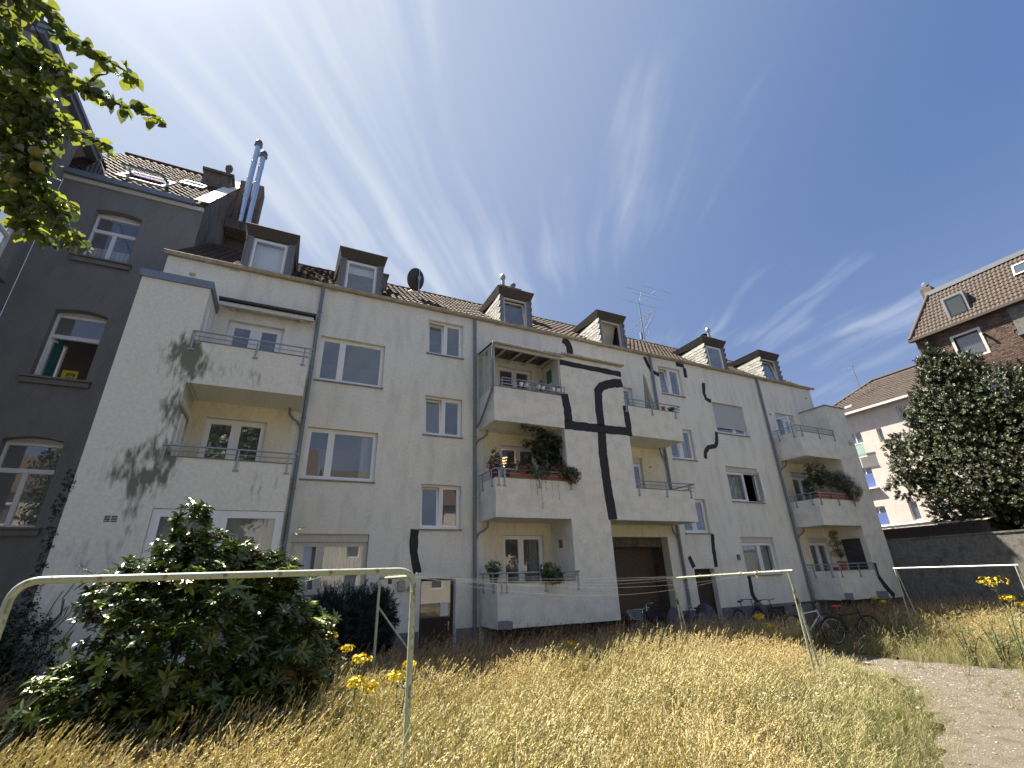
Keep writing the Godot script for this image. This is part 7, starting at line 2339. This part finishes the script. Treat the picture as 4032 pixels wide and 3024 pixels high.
func build_fruit_tree() -> void:
	var t := thing("fruit_tree", Vector3(-3.4, 0, 9.7), "leafy fruit tree branches reaching in at the top left", "tree")
	var o := t.position
	var tk := MB.new()
	limb(tk, Vector3(0, -0.1, 0), Vector3(0.1, 3.6, 0.1), 0.14, 0.08, 0.05)
	limb(tk, Vector3(0.1, 3.5, 0.1), Vector3(0.95, 5.4, 0.3), 0.06, 0.025, 0.04)
	limb(tk, Vector3(0.1, 3.5, 0.1), Vector3(-0.9, 5.6, -0.4), 0.06, 0.02, 0.06)
	put("trunk", tk, M.bark, t)
	var br := [
		[Vector3(-2.45, 5.41, 10.05), Vector3(-2.34, 5.54, 10.40), Vector3(-1.88, 5.35, 10.66), Vector3(-1.68, 5.16, 10.79), Vector3(-1.55, 4.97, 10.83), Vector3(-1.38, 4.81, 10.90), Vector3(-1.23, 4.74, 10.94), Vector3(-1.15, 4.69, 10.95), Vector3(-1.09, 4.63, 10.95)],
		[Vector3(-2.45, 5.41, 10.05), Vector3(-2.06, 5.19, 10.32), Vector3(-1.81, 5.01, 10.48), Vector3(-1.57, 4.83, 10.63), Vector3(-1.40, 4.72, 10.72), Vector3(-1.22, 4.58, 10.81), Vector3(-1.08, 4.52, 10.88), Vector3(-0.98, 4.46, 10.92), Vector3(-0.91, 4.41, 10.94)],
		[Vector3(-2.50, 5.32, 9.95), Vector3(-1.96, 4.96, 10.20), Vector3(-1.74, 4.84, 10.31), Vector3(-1.58, 4.70, 10.39), Vector3(-1.40, 4.58, 10.48), Vector3(-1.26, 4.47, 10.56)],
		[Vector3(-2.50, 5.32, 9.95), Vector3(-1.99, 4.87, 10.14), Vector3(-1.77, 4.59, 10.24), Vector3(-1.63, 4.33, 10.24), Vector3(-1.54, 4.12, 10.25), Vector3(-1.41, 4.00, 10.29), Vector3(-1.29, 3.90, 10.34)],
		[Vector3(-1.77, 4.59, 10.24), Vector3(-1.81, 4.42, 10.08), Vector3(-1.78, 4.20, 10.05), Vector3(-1.61, 4.05, 10.13)],
		[Vector3(-1.40, 4.72, 10.72), Vector3(-1.35, 4.78, 10.78), Vector3(-1.30, 4.79, 10.80)]]
	var leaves := []
	var per := [1.0, 1.0, 0.75, 1.1, 0.9, 0.6]
	for i in br.size():
		var b := MB.new()
		var pts := []
		var rs := []
		for p in br[i]:
			pts.append(p - o)
			rs.append(lerpf(0.016, 0.0025, pts.size() / float(br[i].size())))
		b.tube(pts, rs, 6)
		put("branch", b, M.bark, t)
		for k in pts.size() - 1:
			var n := int(pts[k].distance_to(pts[k + 1]) * 85 * per[i])
			for q in n: leaves.append(pts[k].lerp(pts[k + 1], rr(0, 1)) + Vector3(rr(-1, 1), rr(-1, 0.7), rr(-1, 1)) * 0.026)
	var mass := [[Vector3(-1.96, 5.16, 10.48), 0.142], [Vector3(-1.83, 5.05, 10.48), 0.142], [Vector3(-1.69, 4.98, 10.52), 0.104], [Vector3(-1.60, 4.94, 10.54), 0.076], [Vector3(-1.90, 4.86, 10.36), 0.161], [Vector3(-1.76, 4.78, 10.40), 0.151], [Vector3(-1.84, 4.64, 10.29), 0.151], [Vector3(-1.69, 4.61, 10.35), 0.114], [Vector3(-1.83, 4.47, 10.21), 0.132], [Vector3(-1.69, 4.44, 10.27), 0.104], [Vector3(-1.74, 4.29, 10.17), 0.123], [Vector3(-1.61, 4.24, 10.21), 0.104], [Vector3(-1.53, 4.20, 10.23), 0.066], [Vector3(-1.73, 4.14, 10.11), 0.085], [Vector3(-1.64, 4.07, 10.12), 0.066], [Vector3(-1.51, 4.01, 10.16), 0.066], [Vector3(-1.37, 3.98, 10.21), 0.052], [Vector3(-2.01, 5.33, 10.53), 0.057], [Vector3(-1.93, 5.36, 10.58), 0.076], [Vector3(-2.3, 5.0, 10.2), 0.25], [Vector3(-2.5, 5.4, 10.0), 0.3], [Vector3(-2.35, 4.6, 10.0), 0.22]]
	for m in mass:
		var n := int(pow(m[1] / 0.1, 2.0) * 46)
		for q in n:
			var d: Vector3 = Vector3(rng.randfn(), rng.randfn(), rng.randfn()).normalized() * pow(rr(0, 1), 0.45) * m[1]
			leaves.append(m[0] - o + d)
	var vm := []
	for k in 5: vm.append(round_leaf(0.066, 0.2 + 0.35 * k, 40 + k))
	var cam := Vector3(0, 2, 13.4) - o
	leaves.sort_custom(func(a, c): return a.distance_squared_to(cam) < c.distance_squared_to(cam))
	var tones := []
	for k in 5:
		var m := mat(lin(0.024 + 0.008 * k, 0.040 + 0.010 * k, 0.015 + 0.002 * k), 0.28)
		m.backlight_enabled = true
		m.backlight = lin(0.06 + 0.05 * k, 0.085 + 0.055 * k, 0.03)
		tones.append(m)
	var rest := []
	for i in leaves.size():
		var up := Vector3(rr(-0.8, 0.8), 1.0, rr(-0.8, 0.8)).normalized()
		var f := Vector3(rr(-1, 1), rr(-0.9, 0.3), rr(-1, 1)).normalized()
		var sx := up.cross(f).normalized()
		var s := rr(0.7, 1.2)
		var xf := Transform3D(Basis(sx, f.cross(sx), f).scaled(Vector3(s, s, s)), leaves[i])
		if i < 300:
			var l := inst("leaf", vm[i % 5], tones[rng.randi() % 5], t)
			l.transform = xf
		else: rest.append(xf)
	for k in 5:
		var part := []
		for i in range(k, rest.size(), 5): part.append(rest[i])
		many("leaves", vm[k], tones[(k * 3) % 5], part, [], t)
	for p in [Vector3(-1.64, 4.42, 10.41), Vector3(-1.62, 4.34, 10.38), Vector3(-1.75, 4.28, 10.28)]:
		var f := MB.new()
		f.ball(p - o, Vector3(0.034, 0.032, 0.034), 12, 8)
		put("fruit", f, mat(lin(0.16, 0.15, 0.035), 0.45), t)

func blade(b: MB, g: RandomNumberGenerator, base: Vector3, dir: Vector3, h: float, w: float, bend: float, nod: float, head: float, c0: Color, c1: Color) -> void:
	var s := dir.cross(Vector3.UP).normalized()
	var turn := g.randf_range(0, PI)
	s = (s * cos(turn) + dir * sin(turn)).normalized()
	var pts := []
	var n := 6
	for i in n + 1:
		var t := i / float(n)
		var p := base + Vector3.UP * h * t + dir * bend * h * t * t
		if t > 0.6: p += (dir - Vector3.UP * 0.9) * nod * pow((t - 0.6) / 0.4, 2.0)
		pts.append(p)
	for i in n:
		var wa := w * (1.0 - 0.6 * i / n); var wb := w * (1.0 - 0.6 * (i + 1) / n)
		if head <= 0.0 and i == n - 1: wb = 0.0
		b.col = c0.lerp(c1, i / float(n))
		b.quad(pts[i] - s * wa, pts[i] + s * wa, pts[i + 1] + s * wb, pts[i + 1] - s * wb)
	if head > 0.0:
		# narrow seed head: spikelets pressed along the last stretch
		b.col = c1
		var m := 12
		for i in m:
			var t := i / float(m)
			var k := 1.0 - head / h * (1.0 - t)
			var j := clampi(int(k * n), 0, n - 1)
			var p: Vector3 = pts[j].lerp(pts[j + 1], clampf(k * n - j, 0, 1))
			var d: Vector3 = (pts[j + 1] - pts[j]).normalized()
			var a := g.randf_range(0, TAU)
			var o := (d.cross(Vector3(cos(a), 0.3, sin(a)))).normalized()
			var e := (d + o * g.randf_range(0.18, 0.45)).normalized()
			var L := g.randf_range(0.024, 0.036) * (1.15 - 0.5 * t)
			var q := d.cross(e).normalized() * L * 0.20
			b.quad(p, p + e * L * 0.5 - q, p + e * L, p + e * L * 0.5 + q)

func tuft(seed_: int, kind: int) -> ArrayMesh:
	var g := RandomNumberGenerator.new(); g.seed = seed_
	var b := MB.new()
	var straw := Color(0.40, 0.33, 0.145); var pale := Color(0.60, 0.50, 0.29); var gr := Color(0.085, 0.125, 0.026); var yg := Color(0.235, 0.245, 0.062)
	var ns: int = [7, 6, 3][kind]
	var nl: int = [11, 14, 16][kind]
	for i in ns:
		var a := g.randf_range(0, TAU); var r := g.randf_range(0, 0.10)
		var lean := Vector3(g.randf_range(-0.4, 1.0), 0, g.randf_range(-0.6, 0.7)).normalized()
		blade(b, g, Vector3(cos(a) * r, -0.02, sin(a) * r), lean, g.randf_range(0.62, 1.12), 0.0024, g.randf_range(0.08, 0.45), g.randf_range(0.0, 0.14), g.randf_range(0.09, 0.16), gr.lerp(straw, g.randf_range(0.3, 0.9)), pale.lerp(straw, g.randf_range(0, 0.6)))
	for i in nl:
		var a := g.randf_range(0, TAU); var r := g.randf_range(0, 0.10)
		var lean := Vector3(cos(a) + 0.5, 0, sin(a)).normalized()
		var c := gr.lerp(yg, g.randf_range(0, 1)) if g.randf() < [0.55, 0.75, 0.92][kind] else straw
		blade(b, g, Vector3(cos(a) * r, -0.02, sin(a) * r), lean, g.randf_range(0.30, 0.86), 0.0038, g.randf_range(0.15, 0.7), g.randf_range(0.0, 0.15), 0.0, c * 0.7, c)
	return b.mesh()

func build_grass() -> void:
	var patch := FastNoiseLite.new(); patch.seed = 77; patch.frequency = 0.22; patch.fractal_octaves = 3
	var fine := FastNoiseLite.new(); fine.seed = 12; fine.frequency = 0.9
	var left := [[11.0, 2.0], [11.3, 4.5], [11.45, 6.3], [11.1, 7.5], [9.95, 8.45], [8.5, 9.35], [7.1, 9.95], [5.6, 11.0], [4.0, 13.0], [2.5, 16.0]]
	var right := [[12.4, 2.0], [12.5, 4.5], [12.6, 6.3], [12.8, 7.4], [13.1, 8.5], [13.4, 10.0], [13.6, 11.5], [13.8, 13.0], [14.0, 15.0], [14.0, 18.0]]
	var poly := PackedVector2Array()
	for p in left: poly.append(Vector2(p[0], p[1]))
	for i in range(right.size() - 1, -1, -1): poly.append(Vector2(right[i][0], right[i][1]))
	var sets := [[], [], [], [], [], []]
	var cols := [[], [], [], [], [], []]
	for i in 30000:
		var x := rr(-6.0, 23.6); var z := rr(0.9, 12.6)
		if i < 16000:
			x = rr(-3.5, 12.5); z = rr(3.6, 11.4)
		var p := Vector2(x, z)
		if z < 1.6 and (x < 3.4 or x > 9.0) : continue
		if z < 1.3 and x > 5.2 and x < 9.3: continue
		var pj := p + Vector2(fine.get_noise_2d(x * 2.0, z * 2.0), fine.get_noise_2d(x * 2.0 + 40.0, z * 2.0)) * 0.55
		if Geometry2D.is_point_in_polygon(pj, poly) and rr(0, 1) > 0.03: continue
		if Vector2((x + 0.7) / 1.2, (z - 6.0) / 0.85).length() < 1.0: continue
		if x > 9.2 and x < 14.9 and z < 2.3 and z > 0.0: continue
		if x > 12.6 and x < 16.2 and z > 2.0 and z < 4.9 and rr(0, 1) < 0.55: continue
		if Vector2(x, z - 13.4).length() < 1.6: continue
		if z < 3.4 and rr(0, 1) < 0.55: continue
		# thin out towards the trodden edge
		var edge := 9.0
		for k in left.size() - 1:
			edge = minf(edge, Geometry2D.get_closest_point_to_segment(p, Vector2(left[k][0], left[k][1]), Vector2(left[k + 1][0], left[k + 1][1])).distance_to(p))
		var q := patch.get_noise_2d(x, z); var f := fine.get_noise_2d(x, z)
		var tall := 0.80 + q * 0.22 + f * 0.12
		if x < 12.0 and edge < 2.2 and z > 5.5: tall *= lerpf(0.14, 1.0, clampf(edge / 2.6, 0, 1))
		if z > 10.4: tall *= 0.8
		if x > 12.2: tall *= lerpf(0.30, 1.0, clampf((x - 12.6) / 3.0, 0, 1))
		var painted_shade := clampf((5.2 - z) / 1.5, 0.0, 1.0)  # house shade painted into the tuft colours here, along with a browner tone
		var green_k := clampf(q * 1.5 + 0.22 + (0.5 if edge < 1.8 and z > 6.5 and x < 12 else 0.0) + (0.18 if z > 7.0 else -0.18), -0.5, 1.0)
		var kind := 0
		if green_k > 0.55: kind = 2
		elif green_k > 0.18: kind = 1
		if rr(0, 1) < 0.25: kind = rng.randi() % 3
		var s := tall * rr(0.78, 1.18)
		var bs := Basis(Vector3.UP, rr(-1.1, 1.1)) * Basis(Vector3.BACK, rr(-0.16, 0.06))
		if x > 12.6 and z > 4.5: bs = Basis(Vector3.UP, rr(-0.8, 0.8)) * Basis(Vector3.BACK, rr(-0.75, -0.1)) * Basis(Vector3.UP, rr(0, TAU))
		var k2 := rr(0.75, 1.2)
		var warm := clampf(-green_k, -0.3, 0.5)
		var j := kind * 2 + rng.randi() % 2
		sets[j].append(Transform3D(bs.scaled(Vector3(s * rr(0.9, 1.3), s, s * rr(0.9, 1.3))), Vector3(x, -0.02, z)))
		cols[j].append(Color(k2 * (1.0 + 0.12 * warm) * (1.0 - 0.25 * painted_shade), k2 * (1.0 - 0.42 * painted_shade), k2 * (1.0 - 0.10 * warm) * (1.0 - 0.36 * painted_shade)))
	var names := ["seeding_grass", "seeding_grass", "mixed_grass", "mixed_grass", "green_grass", "green_grass"]
	var words := ["tall dry seeding grass covering the courtyard", "tall dry seeding grass covering the courtyard", "half dry grass with pale seed heads across the courtyard", "half dry grass with pale seed heads across the courtyard", "shorter green grass beside the gravel path", "shorter green grass beside the gravel path"]
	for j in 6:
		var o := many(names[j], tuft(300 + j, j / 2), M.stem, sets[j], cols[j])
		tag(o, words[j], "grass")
	# small daisies in the foreground
	var xf := []
	var co := []
	for i in 220:
		var x := rr(1.0, 9.0); var z := rr(6.2, 9.6)
		if Geometry2D.is_point_in_polygon(Vector2(x, z), poly): continue
		xf.append(Transform3D(Basis(Vector3.RIGHT, rr(-0.6, 0.6)), Vector3(x, rr(0.35, 0.62), z)))
		co.append(Color(0.75, 0.74, 0.66))
	tag(many("small_blossoms", blossom_mesh(7, 0.017), M.petal, xf, co), "tiny white wildflowers scattered in the foreground grass", "wildflowers")
